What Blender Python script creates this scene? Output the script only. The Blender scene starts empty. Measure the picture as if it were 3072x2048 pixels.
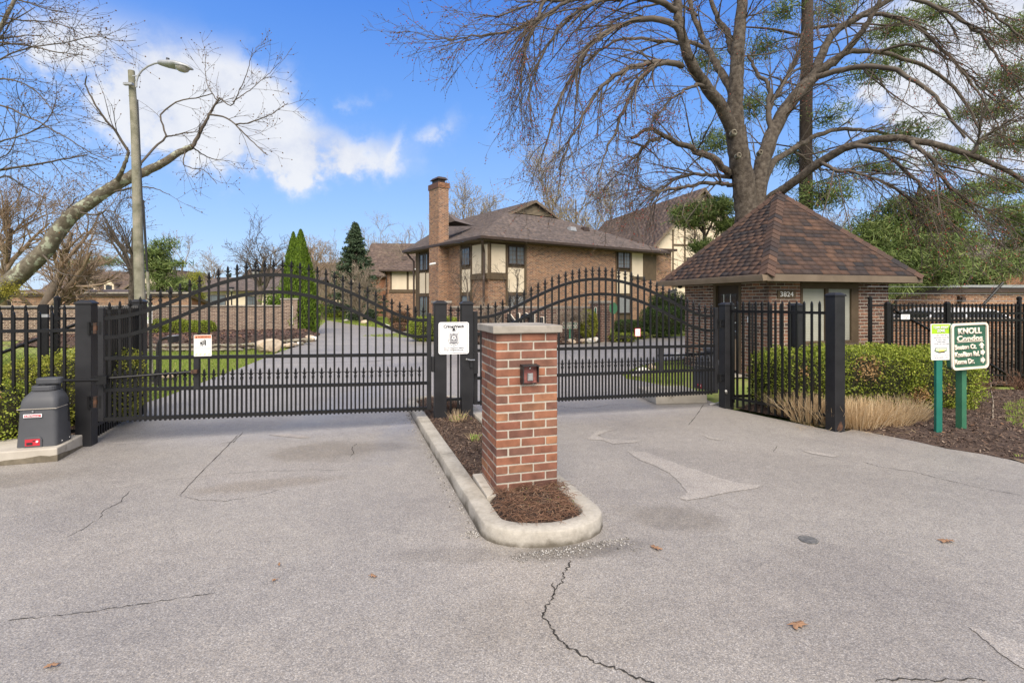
import bpy, bmesh, math, random
import numpy as np
from math import sin, cos, pi, radians, sqrt, atan2
from mathutils import Vector, Matrix
from mathutils.geometry import delaunay_2d_cdt

scene = bpy.context.scene
COL = scene.collection
rng = np.random.default_rng(7)
random.seed(7)

# ------------------------------------------------------------------ camera
FPX, CX, CY, EYE = 1560.0, 1536.0, 904.0, 1.6      # photograph: focal length, vanishing point (pixels), eye height (m)
cam = bpy.data.cameras.new('camera')
cam.sensor_width = 36.0
cam.lens = FPX / 3072 * 36
cam.shift_y = -(1024 - CY) / 3072
cam.clip_start, cam.clip_end = 0.05, 2000
camo = bpy.data.objects.new('camera', cam)
COL.objects.link(camo)
camo.location = (0, 0, EYE)
camo.rotation_euler = (pi / 2, 0, 0)
scene.camera = camo

# ------------------------------------------------------------------ exposure
vs = scene.view_settings
vs.view_transform = 'Standard'
vs.look = 'None'
vs.exposure = 1.5
vs.gamma = 1.0
vs.use_curve_mapping = False

# ------------------------------------------------------------------ sky and sun
SUN_EL, SUN_AZ = radians(46), radians(172)          # azimuth clockwise from +Y (the view direction)
world = bpy.data.worlds.new('World')
scene.world = world
world.use_nodes = True
wn, wl = world.node_tree.nodes, world.node_tree.links
wn.clear()


class G_:
  """small node helper"""
  def __init__(s, nt):
    s.n, s.l = nt.nodes, nt.links

  def new(s, t, **kw):
    x = s.n.new(t)
    for k, v in kw.items():
      setattr(x, k, v)
    return x

  def set(s, sock, v):
    if isinstance(v, bpy.types.NodeSocket):
      s.l.new(v, sock)
    else:
      sock.default_value = v

  def math(s, op, a, b=0.0, c=None, clamp=False):
    x = s.new('ShaderNodeMath', operation=op, use_clamp=clamp)
    s.set(x.inputs[0], a)
    s.set(x.inputs[1], b)
    if c is not None:
      s.set(x.inputs[2], c)
    return x.outputs[0]

  def noise(s, vec, scale, detail=3.0, rough=0.55, dim='3D'):
    x = s.new('ShaderNodeTexNoise', noise_dimensions=dim)
    if vec is not None:
      s.l.new(vec, x.inputs['Vector'])
    x.inputs['Scale'].default_value = scale
    x.inputs['Detail'].default_value = detail
    x.inputs['Roughness'].default_value = rough
    return x

  def ramp(s, fac, cols, mode='LINEAR', pos=None):
    x = s.new('ShaderNodeValToRGB')
    x.color_ramp.interpolation = mode
    e = x.color_ramp.elements
    n = len(cols)
    while len(e) < n:
      e.new(0.5)
    for i, c in enumerate(cols):
      e[i].position = pos[i] if pos else (i / (n - 1) if mode != 'CONSTANT' else i / n)
      e[i].color = (*c, 1) if len(c) == 3 else c
    s.l.new(fac, x.inputs[0])
    return x.outputs[0]

  def mix(s, fac, a, b, typ='MIX'):
    x = s.new('ShaderNodeMix', data_type='RGBA', blend_type=typ)
    s.set(x.inputs[0], fac)
    for i, v in ((6, a), (7, b)):
      s.set(x.inputs[i], (*v, 1) if isinstance(v, tuple) and len(v) == 3 else v)
    return x.outputs[2]

  def mrange(s, v, a, b, c=0.0, d=1.0, smooth=True):
    x = s.new('ShaderNodeMapRange', interpolation_type='SMOOTHSTEP' if smooth else 'LINEAR', clamp=True)
    s.set(x.inputs[0], v)
    for i, k in enumerate((a, b, c, d)):
      s.set(x.inputs[i + 1], k)
    return x.outputs[0]


g = G_(world.node_tree)
sky = g.new('ShaderNodeTexSky', sky_type='NISHITA', sun_disc=False)
sky.sun_elevation = SUN_EL
sky.sun_rotation = SUN_AZ
sky.air_density, sky.dust_density, sky.ozone_density = 1.0, 0.6, 3.0
hsv = g.new('ShaderNodeHueSaturation')
hsv.inputs['Saturation'].default_value = 1.28
hsv.inputs['Value'].default_value = 1.15
g.l.new(sky.outputs[0], hsv.inputs['Color'])
tc = g.new('ShaderNodeTexCoord')
sep = g.new('ShaderNodeSeparateXYZ')
g.l.new(tc.outputs['Generated'], sep.inputs[0])
sx, sy, sz = sep.outputs
az = g.math('ARCTAN2', sx, sy)
el = g.math('ARCSINE', sz)
nz1 = g.noise(tc.outputs['Generated'], 5.0, 7.0, 0.58)
nz2 = g.noise(tc.outputs['Generated'], 14.0, 6.0, 0.6)
wob = g.math('MULTIPLY', g.math('SUBTRACT', nz1.outputs[0], 0.5), 0.34)
wob2 = g.math('MULTIPLY', g.math('SUBTRACT', nz2.outputs[0], 0.5), 0.16)
azw, elw = g.math('ADD', az, wob), g.math('ADD', el, g.math('MULTIPLY', wob2, 0.8))
azw = g.math('ADD', azw, wob2)
total = None
#        px    py    rx    ry   amount          cumulus banks seen over the roofs
for (px, py, rx, ry, am) in [(600, 300, 190, 110, .85), (740, 265, 130, 85, .8), (420, 250, 190, 130, .62), (255, 130, 140, 75, .5),
               (900, 475, 200, 66, .9), (1110, 470, 170, 50, .66), (720, 420, 170, 85, .5), (1370, 390, 55, 55, .55),
               (1235, 425, 40, 60, .42), (1060, 300, 40, 32, .34), (520, 560, 200, 60, .14),
               (2960, 60, 300, 150, .95), (2760, 215, 200, 140, .62), (3020, 420, 260, 100, .6), (3300, 240, 380, 260, .9),
               (2480, 40, 150, 80, .2)]:
  a0 = math.atan((px - CX) / FPX)
  e0 = math.atan((CY - py) / math.hypot(FPX, px - CX))
  ra, re = rx / FPX * cos(a0) ** 2, ry / FPX * cos(e0)
  u = g.math('DIVIDE', g.math('SUBTRACT', azw, a0), ra)
  v = g.math('DIVIDE', g.math('SUBTRACT', elw, e0), re)
  d2 = g.math('ADD', g.math('MULTIPLY', u, u), g.math('MULTIPLY', v, v))
  b = g.math('MULTIPLY', g.math('EXPONENT', g.math('MULTIPLY', d2, -0.75)), am)
  total = b if total is None else g.math('ADD', total, b)
# broken cloud over the rest of the sky (behind and above the camera)
away = g.mrange(sy, 0.55, -0.05)
high = g.mrange(sz, 0.60, 0.85)
rest = g.math('MAXIMUM', away, high)
nz3 = g.noise(tc.outputs['Generated'], 2.2, 7.0, 0.6)
total = g.math('ADD', total, g.math('MULTIPLY', rest, g.mrange(nz3.outputs[0], 0.28, 0.5)))
total = g.math('MULTIPLY', total, g.mrange(nz2.outputs[0], 0.25, 0.68, 0.45, 1.25))
cover = g.math('POWER', g.mrange(total, 0.05, 1.05), 1.25)
grad = g.ramp(g.mrange(sz, 0.0, 0.75, smooth=False), [(2.25, 2.95, 4.15), (1.45, 2.3, 4.1), (.80, 1.72, 4.0), (.38, 1.12, 3.6), (.2, .75, 2.7)], pos=[0, .22, .45, .68, 1])
skyc = g.mix(0.85, hsv.outputs[0], grad)
cloudc = g.mix(g.mrange(nz2.outputs[0], 0.3, 0.65), (3.1, 3.25, 3.7), (3.95, 3.97, 4.05))
final = g.mix(g.math('MULTIPLY', cover, 0.90), skyc, cloudc)
bg = g.new('ShaderNodeBackground')
bg.inputs['Strength'].default_value = 0.083
g.l.new(final, bg.inputs['Color'])
out = g.new('ShaderNodeOutputWorld')
g.l.new(bg.outputs[0], out.inputs[0])

sun = bpy.data.lights.new('sun', 'SUN')
sun.energy = 2.1
sun.angle = radians(50)
sun.color = (1.0, 0.905, 0.79)
suno = bpy.data.objects.new('sun', sun)
COL.objects.link(suno)
sd = Vector((sin(SUN_AZ) * cos(SUN_EL), cos(SUN_AZ) * cos(SUN_EL), sin(SUN_EL)))
suno.rotation_euler = sd.to_track_quat('Z', 'Y').to_euler()
suno.location = (0, -10, 30)


# ------------------------------------------------------------------ pixel -> place
def G(px, py, z=0.0):
  """ground point (at height z) seen at a pixel"""
  Z = (EYE - z) * FPX / (py - CY)
  return ((px - CX) * Z / FPX, Z, z)


def P(px, py, Z):
  return ((px - CX) * Z / FPX, Z, EYE + (CY - py) * Z / FPX)


class Line:
  """a vertical plane standing on the ground: origin, heading"""
  def __init__(s, x, y, ang):
    s.x, s.y, s.a = x, y, ang
    s.c, s.s_ = cos(ang), sin(ang)

  def s(s, px):
    k = (px - CX) / FPX
    return (k * s.y - s.x) / (s.c - k * s.s_)

  def z(s, py, q):
    return EYE + (CY - py) * (s.y + s.s_ * q) / FPX

  def sz(s, px, py):
    q = s.s(px)
    return q, s.z(py, q)

  def rect(s, x0, y0, x1, y1):
    a, b = s.s(x0), s.s(x1)
    m = (a + b) / 2
    return a, b, s.z(y1, m), s.z(y0, m)

  def at(s, q, off=0.0):
    return (s.x + s.c * q + s.s_ * off, s.y + s.s_ * q - s.c * off)      # off: towards the camera side


# ------------------------------------------------------------------ meshes
def mesh_np(name, verts, faces, smooth=False):
  """faces: (M,k) int array or a list of such arrays"""
  me = bpy.data.meshes.new(name)
  verts = np.asarray(verts, dtype=np.float32).reshape(-1, 3)
  fl = faces if isinstance(faces, list) else [faces]
  fl = [np.asarray(f, dtype=np.int32) for f in fl if len(f)]
  loops = np.concatenate([f.ravel() for f in fl])
  tot = np.concatenate([np.full(len(f), f.shape[1], dtype=np.int32) for f in fl])
  start = np.concatenate([[0], np.cumsum(tot)[:-1]]).astype(np.int32)
  me.vertices.add(len(verts))
  me.vertices.foreach_set('co', verts.ravel())
  me.loops.add(len(loops))
  me.loops.foreach_set('vertex_index', loops)
  me.polygons.add(len(tot))
  me.polygons.foreach_set('loop_start', start)
  if smooth:
    me.polygons.foreach_set('use_smooth', np.ones(len(tot), dtype=bool))
  me.update(calc_edges=True)
  return me


class MB:
  """collects shapes, builds ONE mesh"""
  def __init__(s):
    s.v, s.f = [], []
    s.m = None

  def add(s, vs_, fs):
    o = len(s.v)
    if s.m is not None:
      vs_ = [tuple(s.m @ Vector(p)) for p in vs_]
    s.v += [tuple(p) for p in vs_]
    s.f += [tuple(o + i for i in f) for f in fs]
    return s

  def box(s, x0, x1, y0, y1, z0, z1):
    return s.add([(x0, y0, z0), (x1, y0, z0), (x1, y1, z0), (x0, y1, z0), (x0, y0, z1), (x1, y0, z1), (x1, y1, z1), (x0, y1, z1)],
           [(3, 2, 1, 0), (4, 5, 6, 7), (0, 1, 5, 4), (1, 2, 6, 5), (2, 3, 7, 6), (3, 0, 4, 7)])

  def frus(s, x0, x1, y0, y1, z0, z1, ins, insy=None):
    i, j = ins, ins if insy is None else insy
    return s.add([(x0, y0, z0), (x1, y0, z0), (x1, y1, z0), (x0, y1, z0), (x0 + i, y0 + j, z1), (x1 - i, y0 + j, z1), (x1 - i, y1 - j, z1), (x0 + i, y1 - j, z1)],
           [(3, 2, 1, 0), (4, 5, 6, 7), (0, 1, 5, 4), (1, 2, 6, 5), (2, 3, 7, 6), (3, 0, 4, 7)])

  def prism(s, poly, a0, a1, axis='z'):
    """extrude a polygon along an axis; poly in the two other axes (x,y) / (x,z) / (y,z)"""
    n = len(poly)
    def pt(p, a):
      return (p[0], p[1], a) if axis == 'z' else ((p[0], a, p[1]) if axis == 'y' else (a, p[0], p[1]))
    vs_ = [pt(p, a0) for p in poly] + [pt(p, a1) for p in poly]
    fs = [tuple(range(n))[::-1], tuple(range(n, 2 * n))] + [(i, (i + 1) % n, n + (i + 1) % n, n + i) for i in range(n)]
    return s.add(vs_, fs)

  def tube(s, pts, rad, k=8, cap=True):
    pts = [Vector(p) for p in pts]
    n = len(pts)
    rad = [rad] * n if not hasattr(rad, '__len__') else list(rad)
    vs_, fs = [], []
    ref = None
    for i, p in enumerate(pts):
      t = (pts[min(i + 1, n - 1)] - pts[max(i - 1, 0)]).normalized()
      if ref is None:
        ref = Vector((0, 0, 1)) if abs(t.z) < 0.9 else Vector((1, 0, 0))
      a = t.cross(ref).normalized()
      b = t.cross(a).normalized()
      ref = -b if False else ref - t * ref.dot(t) if (ref - t * ref.dot(t)).length > 1e-3 else Vector((1, 0, 0))
      for j in range(k):
        q = 2 * pi * j / k
        vs_.append(p + (a * cos(q) + b * sin(q)) * rad[i])
    for i in range(n - 1):
      for j in range(k):
        fs.append((i * k + j, i * k + (j + 1) % k, (i + 1) * k + (j + 1) % k, (i + 1) * k + j))
    if cap:
      fs += [tuple(range(k))[::-1], tuple(range((n - 1) * k, n * k))]
    return s.add(vs_, fs)

  def lathe(s, prof, k=16, c=(0, 0, 0)):
    """prof: (r, z) list, about z"""
    vs_, fs = [], []
    for r, z in prof:
      for j in range(k):
        q = 2 * pi * j / k
        vs_.append((c[0] + r * cos(q), c[1] + r * sin(q), c[2] + z))
    n = len(prof)
    for i in range(n - 1):
      for j in range(k):
        fs.append((i * k + j, i * k + (j + 1) % k, (i + 1) * k + (j + 1) % k, (i + 1) * k + j))
    fs += [tuple(range(k))[::-1], tuple(range((n - 1) * k, n * k))]
    return s.add(vs_, fs)

  def bar(s, pts, w, h):
    """flat bar swept along (x,z) points: w across (y), h tall"""
    vs_, fs = [], []
    n = len(pts)
    for i, (x, z) in enumerate(pts):
      ax, az_ = pts[max(i - 1, 0)]
      bx, bz = pts[min(i + 1, n - 1)]
      L = math.hypot(bx - ax, bz - az_)
      nx, nz = -(bz - az_) / L, (bx - ax) / L
      for (yy, t) in ((-w / 2, -h / 2), (w / 2, -h / 2), (w / 2, h / 2), (-w / 2, h / 2)):
        vs_.append((x + nx * t, yy, z + nz * t))
    for i in range(n - 1):
      for j in range(4):
        fs.append((i * 4 + j, i * 4 + (j + 1) % 4, (i + 1) * 4 + (j + 1) % 4, (i + 1) * 4 + j))
    fs += [(0, 1, 2, 3), tuple(range((n - 1) * 4, n * 4))[::-1]]
    return s.add(vs_, fs)

  def mesh(s, name, smooth=False):
    me = bpy.data.meshes.new(name)
    me.from_pydata(s.v, [], s.f)
    bm = bmesh.new()
    bm.from_mesh(me)
    bmesh.ops.recalc_face_normals(bm, faces=bm.faces)
    bm.to_mesh(me)
    bm.free()
    if smooth:
      me.polygons.foreach_set('use_smooth', np.ones(len(me.polygons), dtype=bool))
    return me


def link(o, parent=None):
  COL.objects.link(o)
  if parent is not None:
    o.parent = parent
  return o


def part(name, geo, mat, parent=None, loc=None, rot=None, kind=None, smooth=False, bevel=0.0, label=None):
  me = geo.mesh(name, smooth) if isinstance(geo, MB) else geo
  if mat is not None and not me.materials:
    me.materials.append(mat)
  o = bpy.data.objects.new(name, me)
  link(o, parent)
  if loc is not None:
    o.location = loc
  if rot is not None:
    o.rotation_euler = rot
  if kind:
    o['kind'] = kind
  if label:
    o['label'] = label
  if bevel:
    b = o.modifiers.new('bevel', 'BEVEL')
    b.width = bevel
    b.segments = 2
    b.limit_method = 'ANGLE'
  return o


def tag(o, label, cat, group=None):
  o['label'] = label
  o['category'] = cat
  if group:
    o['group'] = group
  return o


def thing(name, label, cat, loc=(0, 0, 0), rotz=0.0, group=None):
  o = bpy.data.objects.new(name, None)
  o.empty_display_size = 0.2
  link(o)
  o.location = loc
  o.rotation_euler = (0, 0, rotz)
  return tag(o, label, cat, group)


def struct(name, geo, mat, smooth=False, loc=None):
  return part(name, geo, mat, None, loc=loc, kind='structure', smooth=smooth)


def dup(root, loc, rotz=0.0, label=None, scale=None):
  r = root.copy()
  COL.objects.link(r)
  r.location = loc
  r.rotation_euler = (0, 0, rotz)
  if scale:
    r.scale = scale if hasattr(scale, '__len__') else (scale,) * 3
  if label:
    r['label'] = label
  for ch in list(root.children):
    c = ch.copy()
    COL.objects.link(c)
    c.parent = r
    for gch in ch.children:
      d = gch.copy()
      COL.objects.link(d)
      d.parent = c
  return r


def text_mesh(body, width=None, height=None, ext=0.001, bold=0.0, space=1.0):
  """lettering in the x-z plane facing -y, centred; fitted to width and height"""
  cu = bpy.data.curves.new('lettering', 'FONT')
  cu.body = body
  cu.align_x = 'CENTER'
  cu.align_y = 'CENTER'
  cu.size = 1.0
  cu.extrude = 0.0
  cu.offset = bold
  cu.space_character = space
  cu.resolution_u = 3
  ob = bpy.data.objects.new('lettering', cu)
  COL.objects.link(ob)
  bpy.context.view_layer.update()
  me = bpy.data.meshes.new_from_object(ob.evaluated_get(bpy.context.evaluated_depsgraph_get()))
  COL.objects.unlink(ob)
  bpy.data.objects.remove(ob)
  n = len(me.vertices)
  co = np.zeros(n * 3, dtype=np.float32)
  me.vertices.foreach_get('co', co)
  co = co.reshape(-1, 3)
  mn, mx = co.min(0), co.max(0)
  c = (mn + mx) / 2
  w, h = mx[0] - mn[0], mx[1] - mn[1]
  kx = width / w if width else height / h
  kz = height / h if height else width / w
  new = np.stack([(co[:, 0] - c[0]) * kx, np.zeros(n), (co[:, 1] - c[1]) * kz], 1)
  bm = bmesh.new()
  bm.from_mesh(me)
  for v, q in zip(bm.verts, new):
    v.co = Vector(q)
  if ext:
    r = bmesh.ops.extrude_face_region(bm, geom=bm.faces[:])
    for v in [e for e in r['geom'] if isinstance(e, bmesh.types.BMVert)]:
      v.co.y -= ext
  bmesh.ops.recalc_face_normals(bm, faces=bm.faces)
  bm.to_mesh(me)
  bm.free()
  me.materials.clear()
  return me


def rrect(w, h, r, n=5, cx=0.0, cz=0.0):
  pts = []
  for (sx_, sz_, a0) in ((1, 1, 0), (-1, 1, 90), (-1, -1, 180), (1, -1, 270)):
    for i in range(n + 1):
      a = radians(a0 + 90 * i / n)
      pts.append((cx + sx_ * (w / 2 - r) + r * cos(a), cz + sz_ * (h / 2 - r) + r * sin(a)))
  return pts


def poly_mesh(poly, res, zf, name, noise=0.0, seed=1):
  """triangulated sheet inside a polygon (x,y), height from zf(x,y,d) with d = distance to the rim"""
  poly = [(p[0], p[1]) for p in poly]
  pl = np.array(poly)
  a, b = pl, np.roll(pl, -1, 0)
  rim = []
  for p, q in zip(a, b):
    n = max(1, int(np.linalg.norm(q - p) / res))
    for i in range(n):
      rim.append(tuple(p + (q - p) * i / n))
  x0, y0 = pl.min(0)
  x1, y1 = pl.max(0)
  gx, gy = np.meshgrid(np.arange(x0 + res / 2, x1, res), np.arange(y0 + res / 2, y1, res))
  r = np.random.default_rng(seed)
  pt = np.stack([gx.ravel(), gy.ravel()], 1) + r.uniform(-.3, .3, (gx.size, 2)) * res
  pt = pt[inside(pt, poly)]
  if len(pt):
    pt = pt[rim_dist(pt, poly) > res * 0.4]
  vs2 = [Vector(p) for p in rim] + [Vector(p) for p in pt]
  n = len(rim)
  res_ = delaunay_2d_cdt(vs2, [(i, (i + 1) % n) for i in range(n)], [], 1, 1e-5)
  v = np.array([(p[0], p[1]) for p in res_[0]])
  d = rim_dist(v, poly)
  z = np.array([zf(p[0], p[1], q) for p, q in zip(v, d)])
  if noise:
    z = z + r.uniform(-noise, noise, len(z)) * (d > res * .2)
  return mesh_np(name, np.column_stack([v, z]), np.array(res_[2]), True)


def inside(pt, poly):
  x, y = pt[:, 0], pt[:, 1]
  c = np.zeros(len(pt), dtype=bool)
  n = len(poly)
  for i in range(n):
    x1, y1 = poly[i][:2]
    x2, y2 = poly[(i + 1) % n][:2]
    m = ((y1 > y) != (y2 > y)) & (x < (x2 - x1) * (y - y1) / ((y2 - y1) or 1e-12) + x1)
    c ^= m
  return c


def rim_dist(pt, poly):
  d = np.full(len(pt), 1e9)
  n = len(poly)
  for i in range(n):
    a = np.array(poly[i][:2])
    b = np.array(poly[(i + 1) % n][:2])
    ab = b - a
    t = np.clip(((pt - a) @ ab) / max(ab @ ab, 1e-12), 0, 1)
    d = np.minimum(d, np.linalg.norm(pt - (a + t[:, None] * ab), axis=1))
  return d


def scatter(poly, n, r):
  pl = np.array([p[:2] for p in poly])
  lo, hi = pl.min(0), pl.max(0)
  out_ = []
  k = 0
  while k < n:
    q = r.uniform(lo, hi, (n * 2, 2))
    q = q[inside(q, poly)]
    out_.append(q)
    k += len(q)
  return np.concatenate(out_)[:n]


def rand_rot(n, r):
  """n random rotation matrices"""
  q = r.normal(size=(n, 4))
  q /= np.linalg.norm(q, axis=1)[:, None]
  w, x, y, z = q.T
  return np.stack([np.stack([1 - 2 * (y * y + z * z), 2 * (x * y - z * w), 2 * (x * z + y * w)], 1),
           np.stack([2 * (x * y + z * w), 1 - 2 * (x * x + z * z), 2 * (y * z - x * w)], 1),
           np.stack([2 * (x * z - y * w), 2 * (y * z + x * w), 1 - 2 * (x * x + y * y)], 1)], 1)


LEAF_V = np.array([(-.5, 0, 0), (0, -.32, .06), (.5, 0, 0), (0, .32, .06)])
LEAF_F = np.array([(0, 1, 2, 3)])
SHARD_V = np.array([(-.5, -.5, 0), (.5, -.5, 0), (.5, .5, 0), (-.5, .5, 0)])


def instances(base_v, base_f, pos, rot, scale):
  """many copies of a small shape in one mesh; scale (N,) or (N,3)"""
  N = len(pos)
  sc = scale[:, None, None] if scale.ndim == 1 else scale[:, None, :]
  v = np.einsum('nij,nkj->nki', rot, base_v[None] * sc) + pos[:, None, :]
  k = len(base_v)
  f = (base_f[None] + (np.arange(N) * k)[:, None, None]).reshape(-1, base_f.shape[1])
  return v.reshape(-1, 3), f


def leaf_mesh(name, pos, size, r, rot=None):
  rot = rand_rot(len(pos), r) if rot is None else rot
  v, f = instances(LEAF_V, LEAF_F, pos, rot, size)
  return mesh_np(name, v, f)


def yaw_rot(n, r, tilt=0.3):
  a = r.uniform(0, 2 * pi, n)
  b = r.normal(0, tilt, n)
  c = r.normal(0, tilt, n)
  Rz = np.zeros((n, 3, 3))
  Rz[:, 0, 0] = np.cos(a); Rz[:, 0, 1] = -np.sin(a); Rz[:, 1, 0] = np.sin(a); Rz[:, 1, 1] = np.cos(a); Rz[:, 2, 2] = 1
  Ry = np.zeros((n, 3, 3))
  Ry[:, 0, 0] = np.cos(b); Ry[:, 0, 2] = np.sin(b); Ry[:, 2, 0] = -np.sin(b); Ry[:, 2, 2] = np.cos(b); Ry[:, 1, 1] = 1
  Rx = np.zeros((n, 3, 3))
  Rx[:, 1, 1] = np.cos(c); Rx[:, 1, 2] = -np.sin(c); Rx[:, 2, 1] = np.sin(c); Rx[:, 2, 2] = np.cos(c); Rx[:, 0, 0] = 1
  return Rz @ Ry @ Rx
# ------------------------------------------------------------------ materials
def base_mat(name):
  m = bpy.data.materials.new(name)
  m.use_nodes = True
  nt = m.node_tree
  b = nt.nodes['Principled BSDF']
  return m, G_(nt), b


def coords(g, rnd=None):
  t = g.new('ShaderNodeTexCoord')
  if rnd is None:
    return t.outputs['Object']
  a = g.new('ShaderNodeVectorMath', operation='ADD')
  g.l.new(t.outputs['Object'], a.inputs[0])
  s = g.new('ShaderNodeVectorMath', operation='SCALE')
  s.inputs[0].default_value = (37, 19, 53)
  g.l.new(rnd, s.inputs['Scale'])
  g.l.new(s.outputs[0], a.inputs[1])
  return a.outputs[0]


def mat(name, cols, scale=6.0, rough=0.8, bump=None, rnd=None, var=0.25, vscale=None, metal=0.0, spec=0.3, detail=4.0, dirt=None, transl=0.0, mode='LINEAR', pos=None):
  """rnd: 'obj' | 'island' picks the colour per piece; otherwise the colour follows a noise"""
  m, g, b = base_mat(name)
  r = None
  if rnd == 'obj':
    r = g.new('ShaderNodeObjectInfo').outputs['Random']
  elif rnd == 'island':
    r = g.new('ShaderNodeNewGeometry').outputs['Random Per Island']
  vec = coords(g, r)
  nz = g.noise(vec, scale, detail)
  if r is not None:
    c = g.ramp(r, cols, mode, pos)
    if var:
      c = g.mix(1.0, c, g.ramp(g.noise(vec, vscale or scale, detail).outputs[0], [(1 - var,) * 3, (1 + var,) * 3], pos=[.3, .7]), 'MULTIPLY')
  else:
    c = g.ramp(nz.outputs[0], cols if len(cols) > 1 else cols * 2, 'LINEAR', pos or [0.3 + 0.4 * i / max(1, len(cols) - 1) for i in range(max(2, len(cols)))])
    if var and len(cols) == 1:
      c = g.mix(1.0, c, g.ramp(nz.outputs[0], [(1 - var,) * 3, (1 + var,) * 3], pos=[.3, .7]), 'MULTIPLY')
  if dirt:
    dc, ds, lo, hi = dirt
    dn = g.noise(vec, ds, 6.0, 0.65)
    c = g.mix(g.mrange(dn.outputs[0], lo, hi), c, dc)
  g.l.new(c, b.inputs['Base Color'])
  b.inputs['Roughness'].default_value = rough
  b.inputs['Metallic'].default_value = metal
  b.inputs['Specular IOR Level'].default_value = spec
  if bump:
    bs, st, dist = bump
    bn = g.noise(vec, bs, 5.0, 0.65)
    bp = g.new('ShaderNodeBump')
    bp.inputs['Strength'].default_value = st
    bp.inputs['Distance'].default_value = dist
    g.l.new(bn.outputs[0], bp.inputs['Height'])
    g.l.new(bp.outputs[0], b.inputs['Normal'])
  if transl:
    tr = g.new('ShaderNodeBsdfTranslucent')
    g.l.new(c, tr.inputs['Color'])
    mx = g.new('ShaderNodeMixShader')
    mx.inputs[0].default_value = transl
    o = m.node_tree.nodes['Material Output']
    g.l.new(b.outputs[0], mx.inputs[1])
    g.l.new(tr.outputs[0], mx.inputs[2])
    g.l.new(mx.outputs[0], o.inputs['Surface'])
  return m


def asphalt(name, tint=(1, 1, 1), light=1.0, stains=()):
  m, g, b = base_mat(name)
  vec = coords(g)
  vo = g.new('ShaderNodeTexVoronoi')
  vo.inputs['Scale'].default_value = 150
  g.l.new(vec, vo.inputs['Vector'])
  sp = g.new('ShaderNodeSeparateColor')
  g.l.new(vo.outputs['Color'], sp.inputs[0])
  k = light
  chip = g.ramp(sp.outputs[0], [(.15 * k, .143 * k, .138 * k), (.205 * k, .196 * k, .188 * k), (.245 * k, .23 * k, .215 * k), (.28 * k, .258 * k, .23 * k), (.24 * k, .233 * k, .23 * k), (.36 * k, .345 * k, .325 * k)], 'LINEAR', [0, .2, .45, .68, .82, 1.0])
  gap = g.mrange(vo.outputs['Distance'], 0.38, 0.68)
  c = g.mix(g.math('MULTIPLY', gap, 0.4), chip, (.085 * k, .08 * k, .078 * k))
  big = g.noise(vec, 0.55, 5.0, 0.6)
  c = g.mix(1.0, c, g.ramp(big.outputs[0], [(.80, .80, .815), (1.0, .995, .985), (1.13, 1.12, 1.10)], pos=[.28, .5, .74]), 'MULTIPLY')
  med = g.noise(vec, 7.0, 5.0, 0.7)
  c = g.mix(1.0, c, g.ramp(med.outputs[0], [(.90, .90, .90), (1.09, 1.09, 1.08)], pos=[.3, .7]), 'MULTIPLY')
  # oil and tyre darkening, damp patches: marks of their own shape
  wobn = g.noise(vec, 1.6, 4.0, 0.6)
  wet = None
  for (x, y, rx, ry, ang, amt, col, damp) in stains:
    mp = g.new('ShaderNodeMapping', vector_type='TEXTURE')
    mp.inputs['Location'].default_value = (x, y, 0)
    mp.inputs['Rotation'].default_value = (0, 0, ang)
    mp.inputs['Scale'].default_value = (rx, ry, 1000)
    g.l.new(vec, mp.inputs['Vector'])
    ln = g.new('ShaderNodeVectorMath', operation='LENGTH')
    g.l.new(mp.outputs[0], ln.inputs[0])
    d = g.math('ADD', ln.outputs['Value'], g.math('MULTIPLY', g.math('SUBTRACT', wobn.outputs[0], 0.5), 1.5))
    w = g.math('MULTIPLY', g.mrange(d, 1.0, 0.45), amt)
    c = g.mix(w, c, g.mix(1.0, c, col, 'MULTIPLY'))
    if damp:
      wet = w if wet is None else g.math('MAXIMUM', wet, w)
  c = g.mix(1.0, c, (*tint, 1), 'MULTIPLY')
  g.l.new(c, b.inputs['Base Color'])
  ro = 0.52
  b.inputs['Specular IOR Level'].default_value = 0.5
  if wet is not None:
    g.l.new(g.mrange(wet, 0, 1, 0.50, 0.2, False), b.inputs['Roughness'])
  else:
    b.inputs['Roughness'].default_value = ro
  bp = g.new('ShaderNodeBump')
  bp.inputs['Strength'].default_value = 0.4
  bp.inputs['Distance'].default_value = 0.003
  hn = g.math('ADD', g.math('MULTIPLY', vo.outputs['Distance'], -1.0), g.math('MULTIPLY', med.outputs[0], 0.6))
  g.l.new(hn, bp.inputs['Height'])
  g.l.new(bp.outputs[0], b.inputs['Normal'])
  return m


M = {}
M['black'] = mat('black_paint', [(.005, .005, .0055), (.010, .010, .0105)], 9, 0.42, (60, .12, .002), dirt=((.03, .029, .028), 3.5, .62, .85), spec=.28)
M['black_post'] = mat('black_post_paint', [(.012, .012, .0135), (.022, .022, .024)], 5, 0.45, (40, .15, .002), dirt=((.04, .04, .045), 2.6, .58, .85), spec=.3)
M['rust'] = mat('rusty_steel', [(.03, .02, .016), (.12, .06, .035)], 22, .8, (60, .4, .003))
M['steel'] = mat('galvanised_steel', [(.30, .31, .31), (.42, .42, .42)], 12, .45, metal=.6)
M['chrome'] = mat('bright_steel', [(.6, .6, .6)], 5, .2, metal=.9)
M['alu'] = mat('aluminium_lamp', [(.30, .31, .32), (.40, .41, .42)], 10, .5, metal=.4)
RED = [(.10, .056, .046), (.235, .092, .056), (.14, .072, .054), (.28, .118, .066), (.19, .08, .054), (.31, .15, .078), (.155, .075, .055), (.25, .105, .062), (.12, .068, .056)]
M['brick_red'] = mat('red_brick', RED, 14, .85, (70, .5, .004), 'obj', .30, 9, dirt=((.26, .16, .12), 5, .68, .9))
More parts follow.
